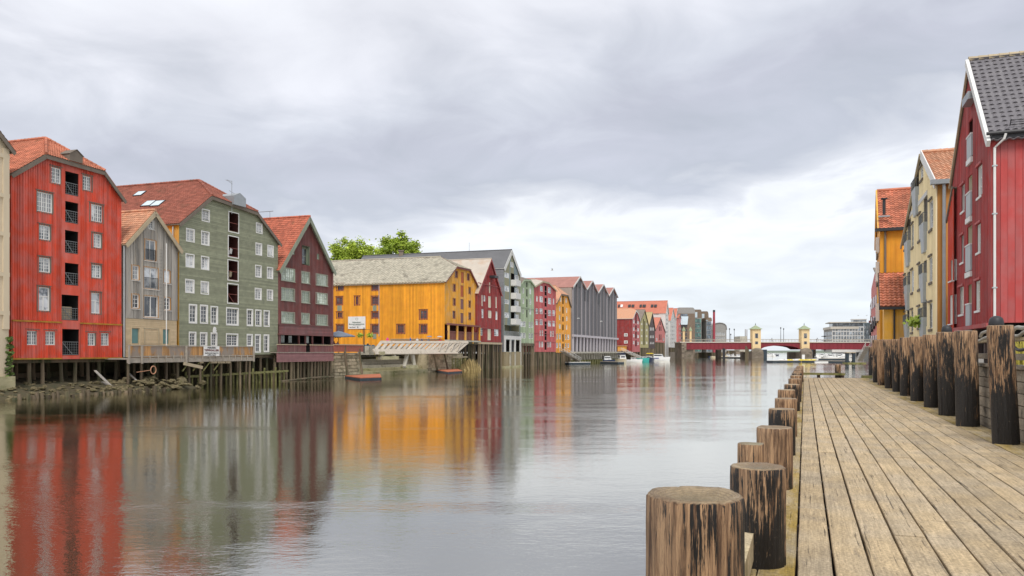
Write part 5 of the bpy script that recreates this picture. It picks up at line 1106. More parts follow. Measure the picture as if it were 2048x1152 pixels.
small_far('rose_warehouse', 'rose pink warehouse with a low orange roof and dark double hatches, far left bank', 1310.5, 1330.4, 1320.7, 636, 659, 665, 685, ROSE, RFAR, ((1312.5, 1314.5), (1326, 1328)), ((676, 682),), PANE, 14, op=[(1319.5, 643, 1321, 650), (1318, 653, 1319.3, 662), (1321.3, 653, 1322.6, 662), (1318, 669, 1319.3, 680), (1321.3, 669, 1322.6, 680)])
small_far('white_gabled_house', 'white pointed gable house with orange roof, left of the white pair near the bridge', 1340.5, 1350.2, 1345.7, 616.5, 641, 637, 695, OFFW, RFAR, ((1341.8, 1343), (1344.6, 1346), (1347.5, 1348.8)), tuple((y, y+4) for y in range(636, 690, 8)), PANED, 9, trim=OFFW, sm=SGREY, cat='house', d=57.5)
small_far('white_gabled_house', 'white pointed gable house with orange roof, right of the white pair near the bridge', 1350.6, 1356.2, 1354, 617.5, 637, 640, 695, OFFW, RFAR, ((1352, 1353), (1354, 1355)), tuple((y, y+4) for y in range(638, 690, 8)), PANED, 9, trim=OFFW, cat='house', d=57.5)
small_far('narrow_red_house', 'very narrow pink-red house between the white gables and the stone bridge abutment', 1356.6, 1363, 1359.5, 630, 636, 640, 699, ROSE, RFAR, ((1358, 1359), (1360.5, 1361.5)), tuple((y, y+4) for y in range(646, 690, 9)), PANED, 14, cat='house')
m = MB(); F = Face(lb(1340, 56.3), lb(1363, 56.3)); m.fb(F, 0, F.W, -.6, 3.2, -6, 0); m.build('stone_quay', BSTONE, kind='structure')
# barrel-roofed brick building and glass fronted blocks behind the bridge
def arc_block(name, lab, x0, x1, Y, yt, yb_, ye, wm, rm, cols, rws, depth=40, fm=None, wf=None, cat='office building', dx=0, r=.35):
    a = at(x0, Y, 0); b = at(x1, Y, 0); b2 = b.copy(); F = Face(a, b); W_ = F.W; vt_ = EYE+(HZ-yt)/FPX*Y; ve = EYE+(HZ-ye)/FPX*Y; vb = 3.0; pts = []
    for k in range(9): t = math.pi*k/8; pts.append((W_/2-W_/2*math.cos(t), ve+(vt_-ve)*(math.sin(t)**.55)))
    rt = empty(name, F.P(W_/2, 3, 0), lab, cat); holes = []
    for i in range(cols):
        for j in range(rws): u0 = W_*(.08+.84*i/cols); holes.append((u0, u0+W_*.84/cols*.72, vb+(ve-vb)*(.12+.85*j/rws), vb+(ve-vb)*(.12+.85*(j+.68)/rws)))
    m = MB(); wall(m, F, pts, vb, holes); FL_ = Face(F.P(0, 0, -depth), F.P(0, 0)); FR_ = Face(F.P(W_, 0), F.P(W_, 0, -depth)); wall(m, FL_, [(0, ve), (depth, ve)], vb); wall(m, FR_, [(0, ve), (depth, ve)], vb); m.build('wall', wm, rt)
    m = MB()
    for p, q in zip(pts, pts[1:]): slab(m, [F.P(p[0], p[1], .5), F.P(q[0], q[1], .5), F.P(q[0], q[1], -depth), F.P(p[0], p[1], -depth)], .3, .05)
    m.build('roof', rm, rt)
    for h in holes: window(rt, F, h, wf or WHITE, fm or PANE, 1, 1, 1, None, fw=.2, depth=.3)
    return rt, F
BRICK = mat('brown_brick', (.20, .15, .11), .9, .15, .1, 1); GREYZ = mat('grey_zinc', (.30, .29, .27), .6, .12, .1)
# first block: gabled along the river with its long side towards us
def glassblock(name, lab, x0, x1, Y, yt, ys, wm, rm, ncol, nrow, glassm, seed=0, depth=30, cap=True, side=0.3):
    a = at(x0, Y, 0); b = at(x1, Y, 0); F = Face(a, b); W_ = F.W; vt_ = EYE+(HZ-yt)/FPX*Y; vs_ = EYE+(HZ-ys)/FPX*Y; rt = empty(name, F.P(W_/2, 3, 0), lab, 'office building')
    m = MB(); m.fb(F, 0, W_, 3, vs_, -depth, 0); m.build('wall', wm, rt)
    m = MB(); prof = [(0, vs_), (.03, vs_+(vt_-vs_)*.7), (.12, vt_), (.88, vt_), (.97, vs_+(vt_-vs_)*.7), (1, vs_)]
    for (p0, q0), (p1, q1) in zip(prof, prof[1:]): slab(m, [F.P(p0*W_, q0, 0), F.P(p1*W_, q1, 0), F.P(p1*W_, q1, -depth), F.P(p0*W_, q0, -depth)], .3, 0)
    m.face([F.P(p*W_, q, -.02) for p, q in prof]); m.build('roof', rm, rt)
    for i in range(ncol):
        for j in range(nrow):
            u0 = W_*(.06+.88*i/ncol); u1 = W_*(.06+.88*(i+.86)/ncol); v0 = 3.5+(vs_-3.5)*(j/nrow); v1 = 3.5+(vs_-3.5)*((j+.84)/nrow); m = MB(); m.rnd(); m.fb(F, u0, u1, v0, v1, .02, .2); m.build('window', glassm, rt)
    return rt, F
GG = glass('green_glass', (.10, .22, .19), .15, (.05, .09, .09), (.45, .55)); GB = glass('grey_glass', (.20, .25, .30), .15, (.08, .10, .12))
rt, F = glassblock('brick_office_building', 'big brown brick building with a rounded grey roof, left end of the bridge', 1354, 1390, 470, 616, 627, BRICK, GREYZ, 1, 1, BRICK)
r = F.rect(1361, 636, 1376, 646, 1); m = MB(); m.hexa([F.P(r[0], r[2]-1, 2.0), F.P(r[1]-.6, r[2]-1, 2.0), F.P(r[1], r[2]-1, .1), F.P(r[0], r[2]-1, .1), F.P(r[0], r[3]+1, .6), F.P(r[1]+.3, r[3]+1, .6), F.P(r[1]+.3, r[3]+1, .1), F.P(r[0], r[3]+1, .1)]); m.build('sloping_window', GLASSR, rt)
for x0, x1, y0, y1 in ((1361, 1375, 628, 632.5),): r = F.rect(x0, y0, x1, y1); m = MB(); m.fb(F, *r, .25, .4); m.build('window', GB, rt)
for k in range(4):
    for j in range(4): r = F.rect(1362+k*3.2, 650+j*8, 1364.2+k*3.2, 655+j*8); m = MB(); m.fb(F, *r, .25, .4); m.build('window', PANED, rt)
def glass_pair(x0, x1, x2, yt, ys, Y, lab1, gm):
    rt, F = glassblock('glass_office_building', lab1, x0, x2, Y, yt, ys, GREYZ, BRICK, 4, 7, gm); r = F.rect(x0, yt+4, x0+(x2-x0)*.42, ys-1, 1); m = MB(); m.fb(F, *r, .1, .3); m.build('roof_window', GLASSR, rt); return rt
glass_pair(1389.5, 1396, 1403, 620, 636, 480, 'glass fronted office block with a rounded brown roof, left of three behind the bridge', GG)
glass_pair(1404, 1411, 1416.5, 623.5, 639, 490, 'glass fronted office block with a rounded brown roof, middle of three behind the bridge', GG)
glass_pair(1412.5, 1418, 1423, 636, 642, 478, 'lower glass fronted office block, right of three behind the bridge', GB)
arc_block('barrel_roofed_hall', 'grey hall with a large barrel roof and gridded glass gable, right of the red chimney', 1425, 1453, 520, 646, 700, 660, GREYZ, GREYZ, 6, 4, fm=GB)
p = at(1428, 505, 2.9); m = MB(); m.tube([(p.x, p.y, 2.9), (p.x, p.y, EYE+(HZ-624)/FPX*p.y)], [.9, .7], 14); rt = empty('factory_chimney', p, 'tall slim red factory chimney with a black top behind the bridge', 'chimney'); m.build('shaft', mat('chimney_red', (.36, .06, .08), .7), rt)
m = MB(); m.tube([(p.x, p.y, EYE+(HZ-624)/FPX*p.y), (p.x, p.y, EYE+(HZ-620)/FPX*p.y)], [.72, .72], 14); m.build('cap', DARKM, rt)
# two small kiosks with copper roofs at the bridge head
for px, lab in ((1367.5, 'small ochre kiosk with a green copper roof at the bridge end, left of two'), (1381, 'small ochre kiosk with a green copper roof at the bridge end, right of two')):
    Y = 415; p = at(px, Y, 8.2); rt = empty('kiosk', p, lab, 'kiosk', 'copper roofed kiosks at the bridge end'); m = MB(); m.box(p.x-.45, p.x+.45, Y-.45, Y+.45, 8.0, EYE+(HZ-662)/FPX*Y); m.build('wall', TOWER, rt); z = EYE+(HZ-662)/FPX*Y; m = MB(); m.lathe((p.x, Y, z), [(.9, 0), (.8, .7), (.4, 1.5), (.1, 2.2)], 8); m.build('roof', COPPER, rt)
# ================================================================== bridge
BY = 400.0; zd = lambda py, Y=BY: EYE+(HZ-py)/FPX*Y; bx_ = lambda px, Y=BY: (px-1024)/FPX*Y
br = empty('road_bridge', (bx_(1560), BY, 0), 'dark red steel road bridge across the river with two pale yellow towers', 'bridge')
z1, z0 = zd(685.5), zd(699); x0, xa, xb, x1 = bx_(1372), bx_(1520), bx_(1601), bx_(1790); Wb = 14
def girder(xs, xe, zf):
    n_ = max(1, int((xe-xs)/2.0))
    for yy in (BY, BY+Wb):
        m = MB()
        for k in range(n_):
            a, b = xs+(xe-xs)*k/n_, xs+(xe-xs)*(k+1)/n_
            m.hexa([(a, yy, zf(a)), (b, yy, zf(b)), (b, yy+.5, zf(b)), (a, yy+.5, zf(a)), (a, yy, z1), (b, yy, z1), (b, yy+.5, z1), (a, yy+.5, z1)])
            if yy == BY: m.box(a-.06, a+.06, yy-.12, yy+.05, zf(a), z1-.01)
        m.build('girder', BRED, br)
girder(x0, xa, lambda x: z0); xm = (xa+xb)/2
girder(xa, xb, lambda x: z0+(zd(691)-z0)*max(0, 1-((x-xm)/((xb-xa)/2))**2)**.6); girder(xb, x1, lambda x: z0)
m = MB(); m.box(x0-3, x1, BY-.4, BY+Wb+.9, z1, z1+.5); m.build('deck', BCONC, br)
m = MB(); m.box(x0, xa, BY+.5, BY+Wb, z1-1.2, z1-.01); m.box(xb, x1, BY+.5, BY+Wb, z1-1.2, z1-.01); m.box(xa, xb, BY+.5, BY+Wb, z1-.8, z1-.01)
for k in range(6): y = BY+2+k*2; m.box(xa, xb, y, y+.4, zd(692), z1-.81) if 0 else None
m.build('underside', FENDER, br)
m = MB(); x = x0
while x < x1: m.box(x-.06, x+.06, BY-.25, BY-.15, z1+.5, z1+1.75); x += 1.6
m.box(x0, x1, BY-.27, BY-.13, z1+1.65, z1+1.8); m.box(x0, x1, BY-.24, BY-.16, z1+1.1, z1+1.18); m.box(x0, x1, BY+Wb+.2, BY+Wb+.3, z1+1.65, z1+1.8); m.build('railing', mat('grey_beige_railing', (.34, .31, .26), .7), br, kind='stuff')
YT = TOWER
for pxa, pxb in ((1502.5, 1519), (1600, 1616)):
    a, b = bx_(pxa), bx_(pxb); c = (a+b)/2; h = (b-a)/2; zt_ = zd(658.5); m = MB(); m.box(a, b, BY-2.2, BY-2.2+2*h, zd(698.5), zt_); tw_ = m.build('tower', YT, br)
    m = MB(); e = h+.75; yc = BY-2.2+h; m.idx([(c-e, yc-e, zt_), (c+e, yc-e, zt_), (c+e, yc+e, zt_), (c-e, yc+e, zt_), (c-e*.55, yc-e*.55, zt_+.9), (c+e*.55, yc-e*.55, zt_+.9), (c+e*.55, yc+e*.55, zt_+.9), (c-e*.55, yc+e*.55, zt_+.9), (c, yc, zt_+2.1)], [(3, 2, 1, 0), (0, 1, 5, 4), (1, 2, 6, 5), (2, 3, 7, 6), (3, 0, 4, 7), (4, 5, 8), (5, 6, 8), (6, 7, 8), (7, 4, 8)]); m.build('tower_roof', COPPER, tw_)
    m = MB(); m.tube([(c, yc, zt_+1.9), (c, yc, zt_+3.2)], [.12, .05], 6); m.lathe((c, yc, zt_+2.5), [(.05, -.25), (.3, 0), (.05, .25)], 8); m.build('finial', DARKM, tw_)
    for yy0, yy1 in ((667, 676.5), (683, 688.5)):
        m = MB(); m.box(c-.75, c+.55, BY-2.26, BY-2.2, zd(yy1), zd(yy0)); m.build('window', PANED, tw_)
        m = MB(); m.box(c-.95, c-.75, BY-2.32, BY-2.2, zd(yy1), zd(yy0)); m.box(c+.55, c+.75, BY-2.32, BY-2.2, zd(yy1), zd(yy0)); m.build('window_frame', BCONC, tw_)
    pm = MB(); pm.box(a-.7, b+.9, BY-3.6, BY+Wb+3, -1, zd(704)); pier = pm.build('pier', BSTONE, br)
    m = MB(); zt2 = zd(698.5); yc2 = BY-2.6; z_ = zd(704)
    for k in range(6): 
        t0, t1 = math.pi*k/12, math.pi*(k+1)/12; r0, r1 = math.cos(t0), math.cos(t1); m.hexa([(c-(h+.8)*r0, yc2-1.0*r0, z_+2.0*math.sin(t0)), (c+(h+.8)*r0, yc2-1.0*r0, z_+2.0*math.sin(t0)), (c+(h+.8)*r0, yc2+1, z_+2.0*math.sin(t0)), (c-(h+.8)*r0, yc2+1, z_+2.0*math.sin(t0)), (c-(h+.8)*r1, yc2-1.0*r1, z_+2.0*math.sin(t1)), (c+(h+.8)*r1, yc2-1.0*r1, z_+2.0*math.sin(t1)), (c+(h+.8)*r1, yc2+1, z_+2.0*math.sin(t1)), (c-(h+.8)*r1, yc2+1, z_+2.0*math.sin(t1))])
    m.build('pier_cap', BSTONE, pier)
    # individual pier stones
    zz_ = -.2; 
    while zz_ < zd(704.5):
        x = a-.7+random.uniform(-.8, 0)
        while x < b+.9:
            w_ = random.uniform(.9, 1.7); xs, xe = max(x, a-.7), min(x+w_, b+.9)
            if xe-xs > .2: m = MB(); m.rnd(); m.box(xs+.04, xe-.04, BY-3.68-random.uniform(0, .12), BY-3.6, zz_+.04, min(zz_+.6, zd(704))-.04); m.build('stone', BSTONE, pier)
            x += w_
        zz_ += .62
    m = MB(); m.box(b+.95, b+(3.0 if pxa < 1550 else 1.6), BY-2.4, BY+6, -1, z0-.05); m.build('fender', FENDER, br)
m = MB(); m.box(x0-2.4, x0-.02, BY-1, BY+Wb+2, -1, z1); m.box(x0-.02, x0+3.8, BY+1, BY+Wb, -1, z0-.02); m.build('abutment', BSTONE, br)
zz_ = 0
while zz_ < z1-.7:
    m = MB(); m.rnd(); m.box(x0-2.35, x0-1.2, BY-1.1, BY-1, zz_+.03, zz_+.7); m.build('stone', BSTONE, br); m = MB(); m.rnd(); m.box(x0-1.15, x0-.1, BY-1.12, BY-1, zz_+.03, zz_+.7); m.build('stone', BSTONE, br); zz_ += .75
for px in (1447, 1556.5, 1640): m = MB(); xx = bx_(px); m.box(xx-(1 if px != 1556.5 else 2.2), xx+(1 if px != 1556.5 else 2.4), BY+8+(60 if px == 1556.5 else 0), BY+12+(60 if px == 1556.5 else 0), -1, z0-.03 if px != 1556.5 else 3.6); m.build('pier', BSTONE, br)
# street lamps on the bridge
for i, (px, yt, Y, lab) in enumerate(((1459, 657, BY+1, 'tall bridge lamp left of the towers, first of a close pair'), (1468.5, 658, BY+11, 'tall bridge lamp left of the towers, second of a close pair'), (1561.5, 655, BY+1, 'tall bridge lamp over the arch, left of two'), (1567.3, 657, BY+11, 'tall bridge lamp over the arch, right of two'), (1461.5, 668, BY+11, 'shorter lamp mast behind the left lamp pair'))):
    x, z = bx_(px, Y), zd(yt, Y); rt = empty('street_lamp', (x, Y, z1+.5), lab, 'lamp', 'street lamps on the bridge'); m = MB(); m.tube([(x, Y, z1+.5), (x, Y, z)], [.14, .10], 6); m.build('pole', DARKM, rt); m = MB(); m.lathe((x, Y, z-.3), [(.12, -.5), (.32, 0), (.25, .35), (.05, .5)], 8); m.build('lantern', DARKM, rt)
for px, lab in ((1490.5, 'thin distant mast left of the left bridge tower, first of two'), (1493.8, 'thin distant mast left of the left bridge tower, second of two')):
    Y = 800; p = at(px, Y, 0); m = MB(); m.tube([(p.x, Y, 3), (p.x, Y, zd(658.5, Y))], [.5, .35], 8); tag(m.build('mast', BRICK, loc=(p.x, Y, 3)), lab, 'mast', 'distant masts behind the bridge')
m = MB(); Y = 780; m.box(bx_(1480, Y), bx_(1494, Y), Y, Y+20, 3, zd(672.5, Y)); tag(m.build('distant_building', CONC, loc=(bx_(1487, Y), Y, 3)), 'small beige flat block far behind the bridge left of the tower', 'building')
# cyclists and walkers on the bridge
def bicycle(p, lab):
    rt = empty('bicycle', p, lab, 'bicycle')
    for sx in (-.52, .52): m = MB(); m.tube([(p[0]+sx+.33*math.cos(t), p[1], p[2]+.33+.33*math.sin(t)) for t in [k*math.pi/6 for k in range(13)]], .03, 5, False); m.build('wheel', DARKM, rt)
    m = MB(); q = lambda x, z: (p[0]+x, p[1], p[2]+z)
    for a, b in (((-.52, .33), (-.1, .35)), ((-.1, .35), (.38, .85)), ((-.2, .85), (.38, .85)), ((-.1, .35), (-.22, .95)), ((.52, .33), (.36, 1.05)), ((-.52, .33), (-.2, .8))): m.tube([q(*a), q(*b)], .025, 5)
    m.build('frame', DARKM, rt)
for px, lab, lb2 in ((1544.5, 'person cycling on the bridge between the towers', 'bicycle under the rider between the bridge towers'), (1635.5, 'person cycling on the bridge right of the right tower', 'bicycle ridden right of the right bridge tower')):
    p = (bx_(px, BY+1), BY+1, z1+.5); bicycle(p, lb2); person((p[0]-.15, p[1], p[2]+.75), -1.57, (.05, .05, .06), (.03, .03, .04), (.06, .04, .03), lab, 1.75, pose='sit')
person((bx_(1632.5, BY+1.4), BY+1.4, z1+.5), 1.57, (.06, .06, .07), (.04, .04, .05), (.05, .04, .03), 'person in dark clothes walking just left of the right-hand cyclist', 1.7, pose='walk')
# ================================================================== hotel and far right bank
HYY = 640; HW = mat('hotel_white_frame', (.62, .60, .57), .7, .05); HG = glass('hotel_glass', (.30, .33, .36), .15, (.12, .13, .14))
ha = at(1664, HYY, 0); hb = at(1728, HYY-6, 0); F = Face(ha, hb); rt = empty('hotel', F.P(F.W/2, 3, 0), 'large white gridded hotel with a flat overhanging roof beyond the bridge', 'hotel')
zt_ = F.uv(1700, 653)[1]; m = MB(); m.fb(F, 0, F.W, 3, zt_, -24, 0); m.build('wall', HW, rt); vr = F.uv(1700, 645.5)[1]
m = MB(); m.fb(F, .5, F.W, zt_, vr, -22, -1.5); m.build('top_storey', HG, rt); m = MB(); m.fb(F, -2, F.W+2, vr, vr+.7, -26, 1.0); m.build('flat_roof', BCONC, rt)
for j in range(5):
    y0 = 655+8.6*j
    if y0 > 690: break
    for i in range(11):
        x0_ = 1665.5+5.65*i; w_ = 4.2; r = F.rect(x0_, y0, x0_+w_, y0+6.4); m = MB(); m.rnd(); m.fb(F, *r, .05, .25); m.build('window', HG, rt)
r = F.rect(1707.5, 639, 1734, 643.4); m = MB(); m.fb(F, r[0], r[1], vr+.7, r[3], -14, -3); m.build('roof_house', HG, rt); m = MB(); m.fb(F, r[0]-.5, r[1]+.5, r[3], r[3]+.6, -14.5, -2.5); m.build('roof_house_roof', HW, rt)
F2 = Face(at(1647.5, HYY+40, 0), ha); m = MB(); m.fb(F2, 0, F2.W, 3, zt_-2, -20, 0); m.build('left_wing', mat('taupe_render', (.36, .34, .31), .8), rt)
for j in range(4):
    for i in range(6): m = MB(); m.rnd(); u = F2.W*(i+.2)/6; v = 5+(zt_-8)*j/4; m.fb(F2, u, u+F2.W*.11, v, v+3.0, .05, .25); m.build('window', HG if i % 2 else PANED, rt)
    m = MB(); v = 4.6+(zt_-8)*j/4; m.fb(F2, -3, F2.W*.25, v, v+.5, -3, 1.5); m.build('balcony', DARKM, rt)
m = MB(); m.fb(F2, F2.W*.1, F2.W+1, zt_-2, zt_, -20, 1.2); m.build('left_wing_roof', BCONC, rt)
F3 = Face(at(1728, HYY-20, 0), at(1775, HYY-60, 0)); rt = empty('glass_office_block', F3.P(F3.W/2, 3, 0), 'dark glazed office block with reddish top, right of the white hotel', 'office building'); v3 = F3.uv(1740, 645)[1]; m = MB(); m.fb(F3, 0, F3.W, 3, v3, -24, 0); m.build('wall', mat('dark_glazing_wall', (.10, .13, .14), .4), rt); v4 = F3.uv(1740, 641)[1]; m = MB(); m.fb(F3, F3.W*.18, F3.W, v3, v4, -22, -.5); m.build('red_top', BRED, rt)
for j in range(5):
    for i in range(9): m = MB(); m.rnd(); u = F3.W*(i+.12)/9; v = 5+(v3-6)*j/5; m.fb(F3, u, u+F3.W*.075, v, v+2.9, .05, .2); m.build('window', HG, rt)
# ================================================================== boats
def boat(p, L_, rot, hullm, cabm, lab, cabin='cabin', canopy=None, group=None, detail=True, beam=None, h=.8, stripe=None):
    B = beam or L_*.17; rt = empty('motor_boat' if cabin else 'open_boat', p, lab, 'boat', group); c_, s_ = math.cos(rot), math.sin(rot); T = lambda x, y, z: (p[0]+x*c_-y*s_, p[1]+x*s_+y*c_, p[2]+z)
    n_ = 9; vs = []; fs = []; prof = [(0, -.25), (.75, -.15), (.95, .35), (1.0, 1.0)]
    for i in range(n_):
        t = i/(n_-1); x = -L_/2+L_*t; w_ = B*(1-max(0, (t-.45)/.55)**2.2) if t > .45 else B*(.9+.1*t/.45); sh_2 = h*(1+.35*max(0, t-.4)); 
        for j, (a, z) in enumerate(prof): vs.append(T(x+(z*.25 if i == n_-1 else 0), w_*a, z*sh_2 if z > 0 else z))
        for j, (a, z) in enumerate(prof): vs.append(T(x+(z*.25 if i == n_-1 else 0), -w_*a, z*sh_2 if z > 0 else z))
    k = len(prof)
    for i in range(n_-1):
        for s in range(2):
            for j in range(k-1): a = i*2*k+s*k+j; b = a+2*k; fs.append((a, b, b+1, a+1) if s else (a+1, b+1, b, a))
        a = i*2*k+k-1; b = a+2*k; fs.append((a, b, b+k, a+k))
    fs.append(tuple(range(k))+tuple(range(2*k-1, k-1, -1))); m = MB(); m.idx(vs, fs); m.build('hull', hullm, rt, smooth=False)
    if stripe: 
        m = MB(); 
        for s in (-1, 1): m.hexa([T(-L_*.48, s*B*.93, h*.62), T(L_*.1, s*B*1.03, h*.66), T(L_*.1, s*B*.9, h*.66), T(-L_*.48, s*B*.85, h*.62), T(-L_*.48, s*B*.96, h*.86), T(L_*.1, s*B*1.05, h*.9), T(L_*.1, s*B*.9, h*.9), T(-L_*.48, s*B*.85, h*.86)])
        m.build('stripe', stripe, rt)
    if cabin:
        x0, x1, hh = (-L_*.12, L_*.2, 1.15) if cabin == 'cabin' else (-L_*.02, L_*.16, .55)
        m = MB(); b2 = B*.68; m.hexa([T(x0, -b2, h), T(x1+.5, -b2, h), T(x1+.5, b2, h), T(x0, b2, h), T(x0+.1, -b2*.8, h+hh), T(x1, -b2*.8, h+hh), T(x1, b2*.8, h+hh), T(x0+.1, b2*.8, h+hh)]); m.build('cabin', cabm, rt)
        m = MB(); z0_, z1_ = h+hh*.45, h+hh*.85
        for s in (-1, 1): m.hexa([T(x0+.2, s*b2*.93, z0_), T(x1+.1, s*b2*.93, z0_), T(x1+.1, s*b2*.5, z0_), T(x0+.2, s*b2*.5, z0_), T(x0+.2, s*b2*.87, z1_), T(x1-.02, s*b2*.87, z1_), T(x1-.02, s*b2*.5, z1_), T(x0+.2, s*b2*.5, z1_)])
        m.hexa([T(x1+.2, -b2*.7, z0_), T(x1+.32, -b2*.7, z0_), T(x1+.32, b2*.7, z0_), T(x1+.2, b2*.7, z0_), T(x1-.05, -b2*.65, z1_), T(x1+.14, -b2*.65, z1_), T(x1+.14, b2*.65, z1_), T(x1-.05, b2*.65, z1_)]); m.build('window', PANED, rt)
        if detail: m = MB(); m.hexa([T(x0-.1, -b2*.9, h+hh), T(x1+.15, -b2*.85, h+hh), T(x1+.15, b2*.85, h+hh), T(x0-.1, b2*.9, h+hh), T(x0-.05, -b2*.8, h+hh+.1), T(x1, -b2*.8, h+hh+.1), T(x1, b2*.8, h+hh+.1), T(x0-.05, b2*.8, h+hh+.1)]); m.build('cabin_roof', cabm if canopy is None else cabm, rt)
    if canopy:
        m = MB(); zc = h+1.5; m.hexa([T(-L_*.4, -B*.8, zc-.15), T(L_*.08, -B*.8, zc), T(L_*.08, B*.8, zc), T(-L_*.4, B*.8, zc-.15), T(-L_*.36, -B*.6, zc+.12), T(L_*.04, -B*.6, zc+.22), T(L_*.04, B*.6, zc+.22), T(-L_*.36, B*.6, zc+.12)]); m.build('canopy', canopy, rt)
        m = MB()
        for x in (-L_*.38, L_*.06):
            for s in (-1, 1): m.tube([T(x, s*B*.75, h), T(x, s*B*.75, zc)], .02, 4)
        m.build('canopy_frame', METAL, rt)
    if detail:
        m = MB(); m.tube([T(L_*.1, B*.85, h+.55), T(L_*.35, B*.55, h+.65), T(L_*.5, 0, h+.75), T(L_*.35, -B*.55, h+.65), T(L_*.1, -B*.85, h+.55)], .02, 4, False)
        for x, y in ((.1, .85), (.35, .55), (.5, 0), (.35, -.55), (.1, -.85)): m.tube([T(L_*x, B*y, h*1.1), T(L_*x, B*y, h+.6)], .018, 4)
        m.build('bow_rail', METAL, rt)
    if detail: m = MB(); m.hexa([T(-L_/2-.35, -.18, -.1), T(-L_/2, -.18, -.1), T(-L_/2, .18, -.1), T(-L_/2-.35, .18, -.1), T(-L_/2-.4, -.2, h+.3), T(-L_/2-.02, -.2, h+.3), T(-L_/2-.02, .2, h+.3), T(-L_/2-.4, .2, h+.3)]); m.build('outboard_motor', DARKM, rt)
    return rt
def wp(px, py): Y = EYE*FPX/(py-HZ); p = at(px, Y, 0); return (p.x, p.y, 0)
HWT = mat('white_gelcoat', (.74, .74, .72), .25, .04, .02); HTQ = mat('turquoise_hull', (.06, .42, .38), .3); HCR = mat('cream_hull', (.68, .60, .42), .35); HNV = mat('navy_hull', (.02, .03, .07), .3); CYEL = mat('yellow_canvas', (.75, .55, .04), .8)
boat(wp(1211, 724), 7.0, .35, HNV, HWT, 'white cabin boat with a dark hull beside the wooden jetty, leftmost of the row', 'cabin', h=.7)
boat(wp(1243.5, 726), 7.5, -1.5, HCR, HWT, 'cream cabin cruiser pointing at us beside the foot of the gangway', 'cabin', h=1.15, beam=1.45, canopy=HNV)
boat(wp(1264, 724.5), 6.8, -.5, HWT, HWT, 'low white sports boat between the cream cruiser and the turquoise boat', 'low', h=.85)
boat(wp(1283.5, 723.5), 6.5, -.9, HTQ, HWT, 'turquoise motor boat with a white windscreen in the boat row', 'low', h=1.15, beam=1.35)
boat(wp(1299, 723), 6.5, -1.9, HNV, HWT, 'motor boat with a yellow canopy and navy hull in the boat row', 'low', CYEL, h=1.25, beam=1.4)
boat(wp(1314, 721.5), 9.5, -.35, HWT, HWT, 'white motor cruiser with a blue stripe, rightmost of the row by the houses', 'cabin', h=1.25, stripe=mat('blue_stripe', (.03, .05, .22), .4))
def pontoon(a, b, w, lab, m_=None, z=.45, g=None):
    a, b = Vector(a), Vector(b); dr = (b-a).normalized(); nn = Vector((-dr.y, dr.x, 0))*w; rt = empty('pontoon', (a+b)/2, lab, 'pontoon', g); m = MB(); V0 = Vector((0, 0, -.2)); Z = Vector((0, 0, z)); m.hexa([a+V0, b+V0, b+nn+V0, a+nn+V0, a+Z, b+Z, b+nn+Z, a+nn+Z]); m.build('float_body', FENDER, rt); m = MB(); Z2 = Vector((0, 0, z+.12)); e = nn*.03; m.hexa([a-e+Z, b-e+Z, b+nn+e+Z, a+nn+e+Z, a-e+Z2, b-e+Z2, b+nn+e+Z2, a+nn+e+Z2]); m.build('deck', m_ or DECKW, rt); return rt
pontoon(wp(1200, 726.5), wp(1236, 727.5), 2, 'low wooden jetty float beside the white cabin boat under the zigzag building'); pontoon(wp(1138, 728.5), wp(1181, 728), 2.4, 'pale edged float at the foot of the gangway by the bright yellow warehouse', WHITE)
def gangway(a, b, lab, wd=1.3):
    a, b = Vector(a), Vector(b); rt = empty('gangway', a, lab, 'gangway'); d = (b-a).normalized(); s = Vector((-d.y, d.x, 0)).normalized()*wd/2; m = MB(); m.hexa([a-s, a+s, b+s, b-s, a-s+Vector((0, 0, .15)), a+s+Vector((0, 0, .15)), b+s+Vector((0, 0, .15)), b-s+Vector((0, 0, .15))]); m.build('walkway', DECKW, rt)
    m = MB(); H_ = Vector((0, 0, 1.1))
    for q in (-s, s):
        m.beam(a+q+H_, b+q+H_, .1, .1); m.beam(a+q+H_*.5, b+q+H_*.5, .07, .07)
        for k in range(7): c = a.lerp(b, k/6)+q; m.beam(c, c+H_, .07, .07)
    m.build('handrail', OFFW, rt)
def pz(px, py, d): p = lb(px, d); return (p.x, p.y, EYE+(HZ-py)/FPX*p.y)
gangway(pz(1124, 703, 55.5), wp(1157, 727.2)[:2]+(.6,), 'sloping gangway from the bright yellow warehouse down to its float'); gangway(pz(1243, 702, 56), wp(1281, 722)[:2]+(.6,), 'long sloping gangway from the yellow shed down to the boat row', 1.8)
